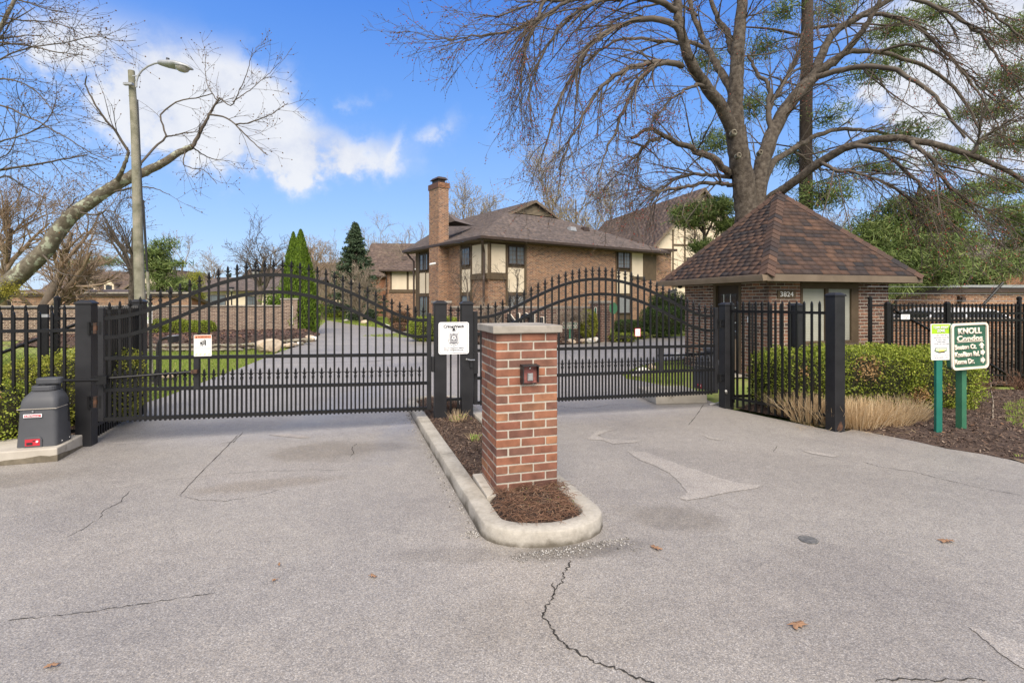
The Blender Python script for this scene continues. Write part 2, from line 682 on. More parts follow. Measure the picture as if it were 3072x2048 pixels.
BROWN = [(.06, .04, .036), (.19, .095, .064), (.085, .054, .046), (.25, .125, .08), (.13, .075, .057), (.29, .15, .095), (.072, .046, .042), (.16, .088, .064), (.21, .105, .072)]
M['brick_brown'] = mat('brown_brick', BROWN, 16, .85, (80, .45, .004), 'obj', .28, 10)
M['brickwork_brown'] = mat('brown_brickwork', BROWN, 16, .85, (80, .45, .004), 'island', .28, 10)
HOUSE = [(.16, .08, .05), (.30, .145, .078), (.11, .062, .048), (.36, .19, .10), (.24, .115, .066), (.32, .16, .085), (.14, .074, .05), (.39, .22, .125)]
M['brick_house'] = mat('tan_red_brickwork', HOUSE, 10, .85, None, 'island', .2)
WALLB = [(.165, .115, .09), (.23, .16, .12), (.12, .08, .066), (.28, .20, .15), (.19, .125, .095), (.145, .10, .082)]
M['brick_wall'] = mat('grey_brown_brickwork', WALLB, 10, .9, None, 'island', .2)
SIGNW = [(.10, .052, .042), (.16, .08, .06), (.075, .042, .038), (.19, .10, .072), (.12, .062, .05)]
M['brick_sign'] = mat('dark_red_brickwork', SIGNW, 10, .9, None, 'island', .2)
M['mortar'] = mat('mortar', [(.34, .31, .255), (.46, .42, .355)], 25, .95, (120, .5, .004))
M['mortar_far'] = mat('mortar_far', [(.36, .30, .235), (.43, .37, .295)], 6, .95)
M['concrete'] = mat('concrete', [(.36, .325, .27), (.50, .46, .395)], 3.5, .9, (55, .35, .004), dirt=((.20, .175, .135), 4.5, .56, .78))
M['concrete_cap'] = mat('grey_stone_cap', [(.24, .215, .18), (.37, .335, .29)], 7, .9, (60, .3, .003), dirt=((.15, .14, .125), 6, .55, .76))
M['kerb'] = mat('kerb_concrete', [(.40, .355, .295), (.56, .51, .44)], 3, .9, (75, .5, .004), dirt=((.16, .13, .095), 3.0, .62, .84))
M['kerb_stain'] = mat('kerb_base_grime', [(.10, .085, .06), (.2, .17, .125)], 9, .95, (75, .5, .004))
M['mulch'] = mat('mulch_bed', [(.035, .022, .017), (.08, .053, .04), (.13, .09, .066)], 30, .95, (90, .9, .02))
M['chips'] = mat('wood_chips', [(.04, .025, .018), (.11, .066, .046), (.18, .12, .085), (.06, .038, .03), (.28, .21, .155)], 9, .95, None, 'island', .2)
M['stems'] = mat('dry_stems', [(.10, .05, .03), (.22, .12, .075), (.06, .032, .022), (.28, .17, .105)], 9, .9, None, 'island', .2)
M['straw'] = mat('dry_straw', [(.52, .37, .20), (.70, .54, .33), (.42, .28, .14), (.78, .64, .43)], 9, .8, None, 'island', .15, transl=.25)
M['sprout'] = mat('fresh_sprout', [(.16, .28, .04), (.32, .42, .08)], 9, .7, None, 'island', .1, transl=.3)
M['dead_leaf'] = mat('dead_leaf', [(.17, .085, .045), (.25, .145, .085), (.13, .075, .05)], 9, .8, None, 'island', .2)
M['lawn'] = mat('lawn_ground', [(.13, .165, .035), (.21, .25, .055), (.25, .225, .10)], .9, .95, (40, .5, .02), dirt=((.17, .125, .07), .7, .56, .72))
M['dirt'] = mat('bare_earth', [(.10, .07, .05), (.19, .14, .095)], 3, .95, (30, .5, .02))
M['blade'] = mat('grass_blades', [(.16, .25, .04), (.28, .36, .065), (.22, .29, .05), (.38, .35, .14)], 5, .75, None, 'island', .15, transl=.3)
M['hedge'] = mat('hedge_leaves', [(.12, .175, .02), (.24, .30, .03), (.34, .385, .05), (.075, .11, .016), (.42, .44, .075)], 3, .6, None, 'island', .3, transl=.25)
M['hedge_yellow'] = mat('yellow_green_leaves', [(.20, .22, .025), (.36, .37, .05), (.13, .16, .02), (.45, .43, .09)], 3, .6, None, 'island', .2, transl=.25)
M['hedge_dark'] = mat('dark_hedge_leaves', [(.022, .05, .012), (.05, .09, .018), (.09, .14, .03)], 3, .6, None, 'island', .25, transl=.2)
M['hedge_dead'] = mat('browned_leaves', [(.38, .22, .09), (.5, .33, .15), (.26, .14, .06)], 3, .7, None, 'island', .2, transl=.2)
M['core'] = mat('shrub_shade', [(.016, .02, .008), (.04, .035, .02)], 12, 1.0)  # near-black: shade inside the foliage painted as a colour
M['thuja'] = mat('arborvitae_sprays', [(.06, .115, .012), (.12, .20, .02), (.20, .30, .032), (.04, .075, .012)], 2, .65, None, 'island', .25, transl=.2)
M['spruce'] = mat('spruce_needles', [(.022, .045, .022), (.05, .085, .04), (.085, .115, .06), (.03, .05, .03)], 2, .7, None, 'island', .25)
M['pine'] = mat('pine_needles', [(.075, .12, .028), (.14, .20, .05), (.22, .28, .085), (.05, .08, .025), (.27, .31, .10)], 2, .65, None, 'island', .25, transl=.2)
M['bark'] = mat('grey_brown_bark', [(.036, .028, .022), (.085, .069, .054), (.14, .118, .095)], 9, .95, (26, 1.0, .03), dirt=((.17, .155, .125), 2.2, .62, .85))
M['bark_lichen'] = mat('lichen_bark', [(.09, .075, .055), (.19, .165, .125)], 10, .95, (30, .8, .02), dirt=((.36, .38, .29), 5.5, .52, .62))
M['bark_far'] = mat('far_bark', [(.10, .078, .06), (.19, .155, .12)], 3, .95)
M['bark_dark'] = mat('dark_bark', [(.04, .03, .024), (.085, .066, .052)], 12, .95, (30, .9, .02))
M['twig'] = mat('twig', [(.062, .05, .04), (.135, .112, .09)], 1.5, .9)
M['twig_pale'] = mat('pale_twig', [(.20, .16, .12), (.32, .265, .20)], 1.5, .9)
M['twig_rusty'] = mat('rusty_twig', [(.21, .15, .10), (.36, .27, .185)], .8, .9)
M['bud_red'] = mat('red_buds', [(.26, .035, .022), (.38, .07, .045), (.14, .045, .03)], 3, .6, None, 'island', .1)
M['bud_brown'] = mat('brown_buds', [(.12, .065, .03), (.20, .11, .05), (.07, .04, .025)], 3, .7, None, 'island', .1)
M['bud_yellow'] = mat('yellow_buds', [(.38, .30, .11), (.5, .4, .18), (.3, .22, .1)], 3, .7, None, 'island', .1)
SH = [(.036, .028, .027), (.085, .05, .037), (.048, .035, .031), (.115, .067, .046), (.062, .041, .034), (.031, .028, .03), (.073, .046, .036), (.095, .056, .041), (.052, .041, .038)]
M['shingle'] = mat('brown_shingle', SH, 60, .95, (260, .5, .003), 'obj', .2, 45)
M['shingle_rows'] = mat('brown_shingles', SH, 60, .95, (260, .5, .003), 'island', .2, 45)
M['shingle_house'] = mat('grey_brown_shingles', [(.115, .095, .088), (.15, .12, .108), (.095, .08, .076), (.18, .14, .122), (.13, .105, .095)], .5, .95, None, 'island', .2)
M['shingle_dark'] = mat('dark_brown_shingles', [(.12, .088, .073), (.15, .108, .088), (.098, .074, .064), (.175, .125, .10)], .5, .95, None, 'island', .2)
M['roof_under'] = mat('roof_underlay', [(.035, .03, .028), (.05, .042, .04)], 5, .95)
M['stucco'] = mat('cream_stucco', [(.60, .51, .38), (.70, .60, .46)], 1.2, .95, (60, .3, .004))
M['trim'] = mat('brown_trim', [(.085, .06, .036), (.115, .082, .05)], 4, .7)
M['fascia'] = mat('brown_fascia', [(.13, .098, .07), (.175, .135, .098)], 3, .65, dirt=((.09, .07, .05), 5, .6, .8))
M['gutter'] = mat('tan_gutter', [(.17, .125, .085), (.225, .17, .12)], 3, .5, dirt=((.10, .08, .055), 6, .6, .8))
M['gutter_dark'] = mat('dark_gutter', [(.045, .03, .024), (.065, .045, .036)], 3, .5)
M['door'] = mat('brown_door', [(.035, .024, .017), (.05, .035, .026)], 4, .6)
M['door_tan'] = mat('tan_door_panel', [(.26, .18, .115), (.31, .22, .145)], 4, .6)
M['white_trim'] = mat('white_trim', [(.75, .75, .73)], 4, .6, var=.05)
M['blind'] = mat('window_blind', [(.34, .34, .28), (.42, .42, .36)], 2, .85)
M['curtain'] = mat('drawn_curtain', [(.22, .23, .24), (.30, .31, .32)], 3, .9)
M['curtain_glass'] = mat('curtained_window_glass', [(.085, .10, .115), (.15, .17, .185)], 1.2, .12, spec=.6)
M['glass'] = mat('dark_window_glass', [(.012, .014, .017), (.03, .034, .04)], 1.2, .08, spec=.6)
M['sign_white'] = mat('white_sign_face', [(.76, .76, .76), (.82, .82, .82)], 6, .45, var=.03)
M['ink'] = mat('black_print', [(.012, .012, .014)], 5, .5, var=.1)
M['ink_grey'] = mat('grey_print', [(.11, .11, .12)], 5, .5, var=.1)
M['ink_pale'] = mat('pale_grey_print', [(.30, .30, .31)], 5, .5, var=.1)
M['lime'] = mat('lime_print', [(.34, .56, .02)], 5, .5, var=.05)
M['lime_pale'] = mat('pale_green_print', [(.50, .66, .36)], 5, .5, var=.05)
M['yellow'] = mat('yellow_print', [(.75, .6, .12)], 5, .5, var=.05)
M['orange'] = mat('faded_orange_print', [(.70, .25, .14)], 5, .5, var=.05)
M['red_print'] = mat('red_print', [(.45, .03, .045)], 5, .4, var=.05)
M['sign_green'] = mat('green_sign_board', [(.022, .085, .055), (.04, .125, .08)], 9, .55, (40, .3, .003))
M['post_green'] = mat('green_painted_post', [(.03, .125, .07), (.05, .17, .095)], 4, .55, (50, .25, .003))
M['post_teal'] = mat('teal_green_channel', [(.012, .125, .095), (.02, .16, .12)], 5, .45)
M['cream'] = mat('cream_paint', [(.72, .65, .54), (.80, .73, .62)], 6, .5)
M['plastic'] = mat('grey_plastic', [(.058, .06, .066), (.082, .085, .092)], 2.2, .5, (200, .1, .001), dirt=((.14, .14, .14), 3, .66, .9))
M['plastic_dark'] = mat('dark_plastic', [(.02, .02, .022), (.03, .03, .032)], 4, .5)
M['pole_wood'] = mat('weathered_pole_wood', [(.13, .125, .085), (.23, .22, .165), (.30, .275, .215)], 5, .95, (40, .7, .01), dirt=((.10, .12, .06), 1.4, .55, .72))
M['cable'] = mat('black_cable', [(.014, .014, .015)], 5, .5)
M['lens'] = mat('lamp_lens', [(.28, .27, .25), (.46, .45, .42)], 14, .12, spec=.7)
M['stone'] = mat('tan_boulder', [(.42, .32, .22), (.60, .50, .38)], 2.2, .95, (12, .6, .03))
M['stone_grey'] = mat('grey_rock', [(.28, .26, .23), (.45, .42, .37)], 2.5, .95, (14, .6, .03))
M['stone_white'] = mat('pale_rock', [(.62, .59, .53), (.75, .72, .66)], 2.5, .95, (14, .5, .03))
M['stone_moss'] = mat('mossy_edging_stone', [(.24, .21, .16), (.36, .32, .25)], 4, .95, (14, .6, .03), dirt=((.16, .15, .02), 3, .52, .66))
M['hydrant'] = mat('red_hydrant', [(.42, .02, .02), (.52, .035, .03)], 6, .5)
M['skin'] = mat('skin', [(.46, .26, .18), (.54, .32, .23)], 10, .6)
M['cloth_dark'] = mat('dark_jacket', [(.012, .012, .015), (.025, .025, .028)], 12, .9)
M['cloth_shorts'] = mat('dark_shorts', [(.02, .021, .026), (.03, .031, .036)], 12, .9)
M['hair'] = mat('dark_hair', [(.02, .014, .01), (.035, .025, .018)], 20, .8)
M['car'] = mat('silver_car_paint', [(.62, .63, .65), (.68, .69, .71)], 3, .22, spec=.6)
M['tyre'] = mat('tyre_rubber', [(.015, .015, .015)], 8, .85)
M['cam_white'] = mat('white_camera_body', [(.66, .66, .66)], 8, .5, var=.05)
M['crack'] = mat('crack_fill', [(.022, .02, .019), (.05, .045, .04)], 25, .95)
M['green_metal'] = mat('green_painted_metal', [(.045, .14, .07), (.06, .175, .09)], 4, .55)
# ------------------------------------------------------------------ brickwork, shingles
BR_L, BR_H, BR_J = 0.1925, 0.0567, 0.0110
COURSE = BR_H + BR_J


def brick_rects(w, h, holes=(), z0=0.0, off=0.0, L=BR_L, Hb=BR_H, j=BR_J):
  out_ = []
  k = 0
  z = z0
  while z + Hb <= h + 1e-6:
    x = -off - ((L + j) / 2 if k % 2 else 0.0)
    zm = z + Hb / 2
    cuts = sorted((a - j * 0, b) for (a, b, c, d) in holes if c - .02 < zm < d + .02)
    while x < w:
      segs = [(max(x, 0), min(x + L, w))]
      for a, b in cuts:
        n = []
        for p, q in segs:
          if q <= a or p >= b:
            n.append((p, q))
          else:
            if a - p > .02:
              n.append((p, a))
            if q - b > .02:
              n.append((b, q))
        segs = n
      out_ += [(p, q, z, z + Hb) for p, q in segs if q - p > .02]
      x += L + j
    z += Hb + j
    k += 1
  return out_


def brick_mass(name, rects, r, d=0.003, jit=0.0025):
  R_ = np.array(rects)
  n = len(R_)
  y = -d - r.uniform(0, jit, n)
  c = 0.004
  x0, x1, z0, z1 = R_.T
  v = np.zeros((n, 8, 3))
  for i, (xx, zz, f) in enumerate(((x0, z0, 0), (x1, z0, 0), (x1, z1, 0), (x0, z1, 0), (x0, z0, 1), (x1, z0, 1), (x1, z1, 1), (x0, z1, 1))):
    v[:, i, 0] = xx + (c if i in (4, 7) else -c if i in (5, 6) else 0)
    v[:, i, 1] = y if f else 0.003
    v[:, i, 2] = zz + (c if i in (4, 5) else -c if i in (6, 7) else 0) + r.uniform(-.001, .001, n)
  f = np.array([(4, 5, 6, 7), (0, 1, 5, 4), (1, 2, 6, 5), (2, 3, 7, 6), (3, 0, 4, 7)])
  F_ = (f[None] + (np.arange(n) * 8)[:, None, None]).reshape(-1, 4)
  return mesh_np(name, v.reshape(-1, 3), F_)


def slab(w, h, holes=(), thick=0.1, top=None):
  """wall body with openings, front on y=0, as boxes; top: (x -> height) not used"""
  b = MB()
  zs = sorted({0.0, h, *[max(0, min(h, q)) for o in holes for q in o[2:]]})
  for z0, z1 in zip(zs, zs[1:]):
    zm = (z0 + z1) / 2
    cuts = sorted((a, c) for (a, c, p, q) in holes if p < zm < q)
    x = 0.0
    for a, c in cuts:
      if a > x + 1e-4:
        b.box(x, a, 0, thick, z0, z1)
      x = max(x, c)
    if x < w - 1e-4:
      b.box(x, w, 0, thick, z0, z1)
  return b


def facade(parent, w, h, holes, bmat, loc, rot, r, z0=0.02, thick=0.12, mortar='mortar_far', off=0.0, L=BR_L, Hb=BR_H, j=BR_J):
  body = part('wall', slab(w, h, holes, thick), M[mortar], parent, loc, (0, 0, rot))
  part('brickwork', brick_mass('brickwork', brick_rects(w, h, holes, z0, off, L, Hb, j), r), M[bmat], body, kind='stuff')
  return body


def slope_tiles(A, B, poly, e, wlo, whi, r, th=0.012):
  """tiles on a roof slope: A->B eave (left to right from outside), poly in (u,v); returns list of 8-corner arrays"""
  A, B = np.array(A, float), np.array(B, float)
  u = (B - A) / np.linalg.norm(B - A)
  nrm = poly['n'] / np.linalg.norm(poly['n'])
  v = np.cross(nrm, u)
  pts = poly['uv']
  vmax = max(p[1] for p in pts)
  out_ = []
  k = 0
  y = 0.0
  def ext(q):
    xs = []
    n = len(pts)
    for i in range(n):
      (a, b), (c, d) = pts[i], pts[(i + 1) % n]
      if (b <= q < d) or (d <= q < b):
        xs.append(a + (c - a) * (q - b) / (d - b))
    xs.sort()
    return xs
  while y < vmax - e * .3:
    lo = ext(min(y + e * .25, vmax * .999))
    hi = ext(min(y + e * .99, vmax * .999))
    if len(lo) >= 2:
      l0, l1 = lo[0], lo[-1]
      h0, h1 = (hi[0], hi[-1]) if len(hi) >= 2 else (lo[0], lo[-1])
      x = l0 - r.uniform(0, whi)
      while x < l1:
        wd = r.uniform(wlo, whi)
        a, b = max(x, l0), min(x + wd - .004, l1)
        x += wd
        if b - a < .02:
          continue
        a2, b2 = max(a, h0), min(b, h1)
        if b2 - a2 < .01:
          a2, b2 = (a + b) / 2 - .005, (a + b) / 2 + .005
        t0 = th * r.uniform(.8, 1.3)
        y1 = y + e * 1.02
        dy = r.uniform(-.003, .003)
        c = [A + u * a + v * (y + dy), A + u * b + v * (y + dy), A + u * b2 + v * y1, A + u * a2 + v * y1]
        out_.append(np.array([c[0] + nrm * .001, c[1] + nrm * .001, c[2] + nrm * .0005, c[3] + nrm * .0005,
                    c[0] + nrm * t0, c[1] + nrm * t0, c[2] + nrm * t0 * .35, c[3] + nrm * t0 * .35]))
    y += e
    k += 1
  return out_


TILE_F = np.array([(4, 5, 6, 7), (0, 1, 5, 4), (1, 2, 6, 5), (2, 3, 7, 6), (3, 0, 4, 7)])


def tile_mass(name, tiles):
  v = np.array(tiles).reshape(-1, 3)
  f = (TILE_F[None] + (np.arange(len(tiles)) * 8)[:, None, None]).reshape(-1, 4)
  return mesh_np(name, v, f)


def slope(parent, pts3, r, matname, e=.14, wlo=.25, whi=.36, th=.014, name='shingles'):
  """one roof plane: polygon pts3, first edge the eave, left to right seen from outside"""
  p = [np.array(q, float) for q in pts3]
  u = (p[1] - p[0]) / np.linalg.norm(p[1] - p[0])
  n = np.cross(p[1] - p[0], p[2] - p[0])
  if n[2] < 0:
    n = -n
  n /= np.linalg.norm(n)
  v = np.cross(n, u)
  uv = [((q - p[0]) @ u, (q - p[0]) @ v) for q in p]
  und = part('roof_deck', MB().add([tuple(q) for q in p] + [tuple(q - n * .06) for q in p],
        [tuple(range(len(p))), tuple(range(len(p), 2 * len(p)))[::-1]] + [(i, (i + 1) % len(p), len(p) + (i + 1) % len(p), len(p) + i) for i in range(len(p))]), M['roof_under'], parent)
  tiles = slope_tiles(p[0], p[1], {'n': n, 'uv': uv}, e, wlo, whi, r, th)
  if tiles and matname:
    part(name, tile_mass(name, tiles), M[matname], und, kind='stuff')
  return tiles, und


# ------------------------------------------------------------------ ground and road
TH = radians(15.6)                                  # heading of the gates, island and gatehouse
U, V = (cos(TH), sin(TH)), (-sin(TH), cos(TH))


def uv(o, a, b):
  return (o[0] + U[0] * a + V[0] * b, o[1] + U[1] * a + V[1] * b)


gm = MB()
N_ = 24
gx = [-260 + 520 * i / N_ for i in range(N_ + 1)]
gy = [-60 + 460 * i / N_ for i in range(N_ + 1)]
for j_ in range(N_):
  for i_ in range(N_):
    gm.add([(gx[i_], gy[j_], -.03), (gx[i_ + 1], gy[j_], -.03), (gx[i_ + 1], gy[j_ + 1], -.03), (gx[i_], gy[j_ + 1], -.03)], [(0, 1, 2, 3)])
struct('ground', gm, M['lawn'])

px_left = [(441, 1206), (501, 1188), (544, 1171), (596, 1151), (640, 1134), (682, 1117), (722, 1103), (759, 1088), (793, 1074), (827, 1060), (893, 1037), (930, 1024), (955, 1012), (950, 990), (948, 970), (950, 956)]
px_right = [(962, 955.5), (980, 959), (995, 963), (1046, 971), (1097, 978), (1174, 986), (1237, 996), (1299, 1009), (1350, 1019), (1420, 1029), (1500, 1035), (1590, 1037), (1676, 1034), (1779, 1030), (1827, 1024), (1855, 1021.5), (1932, 1014), (2054, 1007.5), (2200, 1001), (2420, 990)]
px_back = [(2420, 1052), (2200, 1066), (2054, 1076), (1983, 1083), (1940, 1092), (1906, 1103), (1880, 1114), (1868, 1124), (1880, 1136), (1932, 1144), (1960, 1150), (2035, 1166), (2100, 1190), (2160, 1215)]
outline = [(-14, -6), (-10.5, 2.4), (-6.6, 5.0), (-5.0, 5.6)] + [G(*p)[:2] for p in px_left] + [G(*p)[:2] for p in px_right] + [G(*p)[:2] for p in px_back] + \
      [(3.2, 7.78), (4.02, 6.36), G(2560, 1288)[:2], G(2636, 1302)[:2], G(2739, 1322)[:2], G(2841, 1345)[:2], G(2943, 1361)[:2], G(3019, 1376)[:2], G(3072, 1388)[:2], (6.6, 4.4), (9, 2.5), (14, 1.0), (14, -6)]
STAINS = [(-1.95, 5.55, .95, .42, .25, .55, (.62, .58, .50), False), (-2.1, 4.55, .75, .20, .30, .5, (.68, .62, .52), False), (-1.35, 6.2, .30, 1.3, .05, .55, (.93, .94, .97), True),
      (-2.6, 8.3, .5, 2.2, -.1, .5, (.95, .96, 1.0), True), (-3.6, 6.6, 1.2, .5, .2, .35, (.66, .63, .6), False), (1.25, 3.85, .45, .28, -.2, .55, (.62, .60, .56), False),
      (.45, 3.35, .55, .16, .2, .7, (.45, .44, .42), False), (-.4, 3.28, .5, .14, 0, .4, (.6, .58, .55), False), (2.6, 4.9, 1.8, 1.0, -.4, .30, (.78, .77, .76), False),
      (-4.6, 4.6, 1.0, .35, .4, .45, (.6, .57, .52), False), (1.7, 2.75, 1.3, .7, .3, .28, (.82, .80, .80), False), (-2.4, 3.4, 1.6, .6, .2, .22, (1.16, 1.14, 1.1), False),
      (4.2, 5.9, 1.2, .35, -.5, .35, (1.22, 1.2, 1.16), False), (-1.0, 14, 2.6, 2.0, .5, .4, (.9, .9, .93), True), (1.9, 6.9, 1.3, .8, .2, .28, (.85, .84, .85), False),
      (.2, 2.6, .9, .35, .1, .35, (.8, .78, .74), False), (-.9, 2.35, 1.2, .3, .1, .25, (.84, .82, .8), False)]
M['asphalt'] = asphalt('road_asphalt', (1.0, .972, .94), light=1.30, stains=STAINS)
M['asphalt_pale'] = asphalt('worn_pale_asphalt', (1.0, .965, .925), 1.56)
M['asphalt_mid'] = asphalt('patched_asphalt', (1.0, .94, .875), 1.45)
struct('road', poly_mesh(outline, 1.6, lambda x, y, d: 0.0, 'road'), M['asphalt'])


def ragged(pxs, amp, z, n=5, seed=0):
  r = random.Random(seed)
  q = [G(*p)[:2] for p in pxs]
  out_ = []
  n *= 2
  amp *= .4
  for a, b in zip(q, q[1:] + q[:1]):
    for i in range(n):
      t = i / n
      out_.append((a[0] + (b[0] - a[0]) * t + r.uniform(-amp, amp), a[1] + (b[1] - a[1]) * t + r.uniform(-amp, amp) * 1.5))
  return [(x, y, z) for x, y in out_]


def sheet(name, pts, m):
  return struct(name, MB().add(pts, [tuple(range(len(pts)))]), m)


# pale worn patches in the exit lane (top course gone)
sheet('road_patch', ragged([(1880, 1352), (1935, 1356), (1990, 1375), (2040, 1395), (2090, 1410), (2150, 1432), (2210, 1448), (2290, 1456), (2262, 1466), (2190, 1476), (2120, 1492), (2060, 1502), (2040, 1495), (2062, 1478), (2040, 1450), (2010, 1420), (1960, 1395), (1915, 1378)], .012, .004, 4, 1), M['asphalt_pale'])
sheet('road_patch', ragged([(1760, 1318), (1790, 1294), (1850, 1288), (1822, 1294), (1788, 1308), (1830, 1318), (1880, 1320), (1925, 1321), (1900, 1328), (1840, 1332), (1810, 1321)], .008, .004, 3, 2), M['asphalt_pale'])
sheet('road_patch', ragged([(2110, 1306), (2140, 1313), (2175, 1317), (2165, 1321), (2130, 1317)], .006, .004, 2, 3), M['asphalt_pale'])
sheet('road_patch', ragged([(2905, 1880), (2960, 1925), (3000, 1962), (3060, 2000), (3120, 2030), (3120, 1950), (3020, 1912), (2960, 1893)], .012, .004, 4, 4), M['asphalt_pale'])
sheet('road_patch', ragged([(2405, 1352), (2460, 1357), (2520, 1368), (2500, 1372), (2440, 1362)], .008, .004, 3, 5), M['asphalt_pale'])
sheet('road_patch', ragged([(800, 1304), (870, 1302), (905, 1306), (935, 1312), (900, 1314), (850, 1309)], .01, .004, 3, 6), M['asphalt_mid'])
# faded stop bar on the far drive
sheet('road_marking', [G(930, 1030, .004), G(930, 1034, .004), G(1140, 1034, .004), G(1140, 1031, .004)], M['asphalt_pale'])


def crack(pxs, w, seed, jag=.012, sub=6):
  r = random.Random(seed)
  q = [Vector(G(*p)) for p in pxs]
  pts = []
  for a, b in zip(q, q[1:]):
    d = b - a
    n = Vector((-d.y, d.x, 0)).normalized()
    k = max(2, int(d.length / .03)) if sub is None else sub
    for i in range(k):
      pts.append(a + d * (i / k) + n * r.uniform(-jag, jag))
  pts.append(q[-1])
  v, f = [], []
  for i, p in enumerate(pts):
    d = (pts[min(i + 1, len(pts) - 1)] - pts[max(i - 1, 0)]).normalized()
    n = Vector((-d.y, d.x, 0))
    ww = w * r.uniform(.25, 1.25) * (1 if 0 < i < len(pts) - 1 else .1)
    v += [(p.x + n.x * ww, p.y + n.y * ww, .0026), (p.x - n.x * ww, p.y - n.y * ww, .0026)]
  for i in range(len(pts) - 1):
    f.append((2 * i, 2 * i + 1, 2 * i + 3, 2 * i + 2))
  return struct('road_crack', MB().add(v, f), M['crack'])


crack([(1710, 1680), (1706, 1700), (1690, 1720), (1688, 1745), (1672, 1760), (1660, 1790), (1640, 1815), (1625, 1848), (1655, 1880), (1672, 1915), (1700, 1935), (1745, 1965), (1790, 1990), (1850, 2005), (1890, 2025), (1960, 2048), (2010, 2075)], .0052, 1, .010, 7)
crack([(1655, 1745), (1663, 1770), (1660, 1790)], .003, 2, .006)
crack([(718, 1300), (690, 1330), (640, 1380), (590, 1430), (540, 1485)], .0038, 3, .004)
crack([(395, 1470), (360, 1505), (315, 1530), (290, 1560), (240, 1590), (200, 1612)], .0026, 4, .012)
crack([(20, 1862), (150, 1848), (300, 1830), (480, 1802), (640, 1780)], .0028, 5, .008, 9)
crack([(2111, 1212), (2100, 1230), (2082, 1255), (2065, 1275)], .005, 6, .004)
crack([(2590, 1385), (2640, 1400), (2740, 1415), (2840, 1440), (2950, 1465), (3072, 1487)], .003, 7, .012, 9)
crack([(1070, 1330), (1055, 1345), (1062, 1358), (1052, 1372)], .0038, 8, .01)
crack([(548, 1310), (420, 1330), (300, 1335)], .002, 9, .01)
crack([(480, 1440), (560, 1434), (640, 1425), (760, 1415), (930, 1410), (1030, 1408)], .0018, 10, .014)
crack([(530, 1485), (600, 1500), (680, 1502), (760, 1490), (860, 1462)], .002, 11, .01)
crack([(1820, 1290), (1790, 1302), (1830, 1322), (1850, 1328)], .0022, 12, .004)
crack([(2332, 1336), (2320, 1356)], .0034, 13, .006)
crack([(2620, 2042), (2700, 2036), (2800, 2040), (2930, 2036), (2960, 2042)], .0034, 14, .01)
crack([(1676, 1216), (1700, 1222), (1760, 1225), (1830, 1214), (1900, 1212)], .0035, 15, .012)
crack([(800, 1090), (900, 1088), (1000, 1087), (1120, 1083)], .012, 16, .03)
crack([(1100, 1086), (1160, 1080), (1180, 1078)], .02, 17, .05)
crack([(1340, 1290), (1420, 1278), (1560, 1300)], .001, 18, .01)
crack([(1700, 1094), (1760, 1092), (1820, 1094), (1880, 1092)], .01, 19, .03)
crack([(520, 1240), (640, 1232), (760, 1235)], .003, 20, .012)
crack([(730, 1295), (700, 1326), (660, 1330)], .006, 21, .012)
# old iron cover let into the asphalt
cv = MB()
c_ = G(2425, 1619)
cv.lathe([(.0, .0), (.060, .0), (.060, .004), (.052, .006), (.048, .003), (.0, .0035)], 24)
tag(part('utility_cover', cv, mat('old_iron', [(.06, .062, .066), (.16, .155, .15)], 30, .8, (60, .5, .003)), None, (c_[0], c_[1], .001)), 'small dark round iron cover set flush in the asphalt', 'cover')

# ------------------------------------------------------------------ island kerb, bed and pillar
IO = (-.208, 3.53)                                  # outer front-left corner of the island
IK, IH, IL = .145, .105, 4.95


ITH = TH + radians(2.2)
IU, IV = (cos(ITH), sin(ITH)), (-sin(ITH), cos(ITH))


def iuv(a, b):
  return (IO[0] + IU[0] * a + IV[0] * b, IO[1] + IU[1] * a + IV[1] * b)


nose = [(.0, .10), (.003, .02), (.022, -.055), (.07, -.125), (.15, -.19), (.28, -.25), (.44, -.285), (.58, -.28), (.70, -.245), (.80, -.185), (.865, -.10), (.89, .0), (.895, .12)]
OUT = nose + [(.895, y) for y in (1.2, 2.4, 3.6, IL - .45)] + [(.4475 + .4475 * cos(radians(q)), IL - .45 + .4475 * sin(radians(q))) for q in range(10, 171, 10)] + [(0, y) for y in (IL - .45, 3.6, 2.4, 1.2)]


def island_ring(ins):
  """outline of the island moved inwards"""
  n = len(OUT)
  pts = []
  for i in range(n):
    (ax, ay), (px, py), (bx, by) = OUT[i - 1], OUT[i], OUT[(i + 1) % n]
    d1, d2 = math.hypot(px - ax, py - ay), math.hypot(bx - px, by - py)
    nx, ny = -((py - ay) / d1 + (by - py) / d2), (px - ax) / d1 + (bx - px) / d2
    k = math.hypot(nx, ny)
    pts.append((px + nx / k * ins, py + ny / k * ins))
  return pts


rings = [(0.0, 0.0), (0.003, .06), (.006, IH - .010), (.013, IH), (IK - .008, IH), (IK - .002, IH - .005), (IK, IH - .05)]
R0 = [[(x, y, z) for x, y in island_ring(i)] for i, z in rings]
n0 = len(R0[0])
kv, kf = [], []
base_pts = island_ring(0)
seglen = [math.dist(base_pts[i], base_pts[(i + 1) % n0]) for i in range(n0)]
cuts = [max(1, int(L / .10)) for L in seglen]
for ri, rg in enumerate(R0):
  for i in range(n0):
    a, b = rg[i], rg[(i + 1) % n0]
    for k in range(cuts[i]):
      t = k / cuts[i]
      kv.append([a[0] + (b[0] - a[0]) * t, a[1] + (b[1] - a[1]) * t, a[2]])
NT = sum(cuts)
rr_ = np.random.default_rng(3)
kv = np.array(kv)
wv = rr_.normal(0, 1, NT)
wv = np.convolve(np.tile(wv, 3), np.ones(5) / 5, 'same')[NT:2 * NT]
kv[:, :2] += np.tile(wv, len(R0))[:, None] * .0016
kv[2 * NT:6 * NT, 2] += np.tile(wv, 4) * .0014
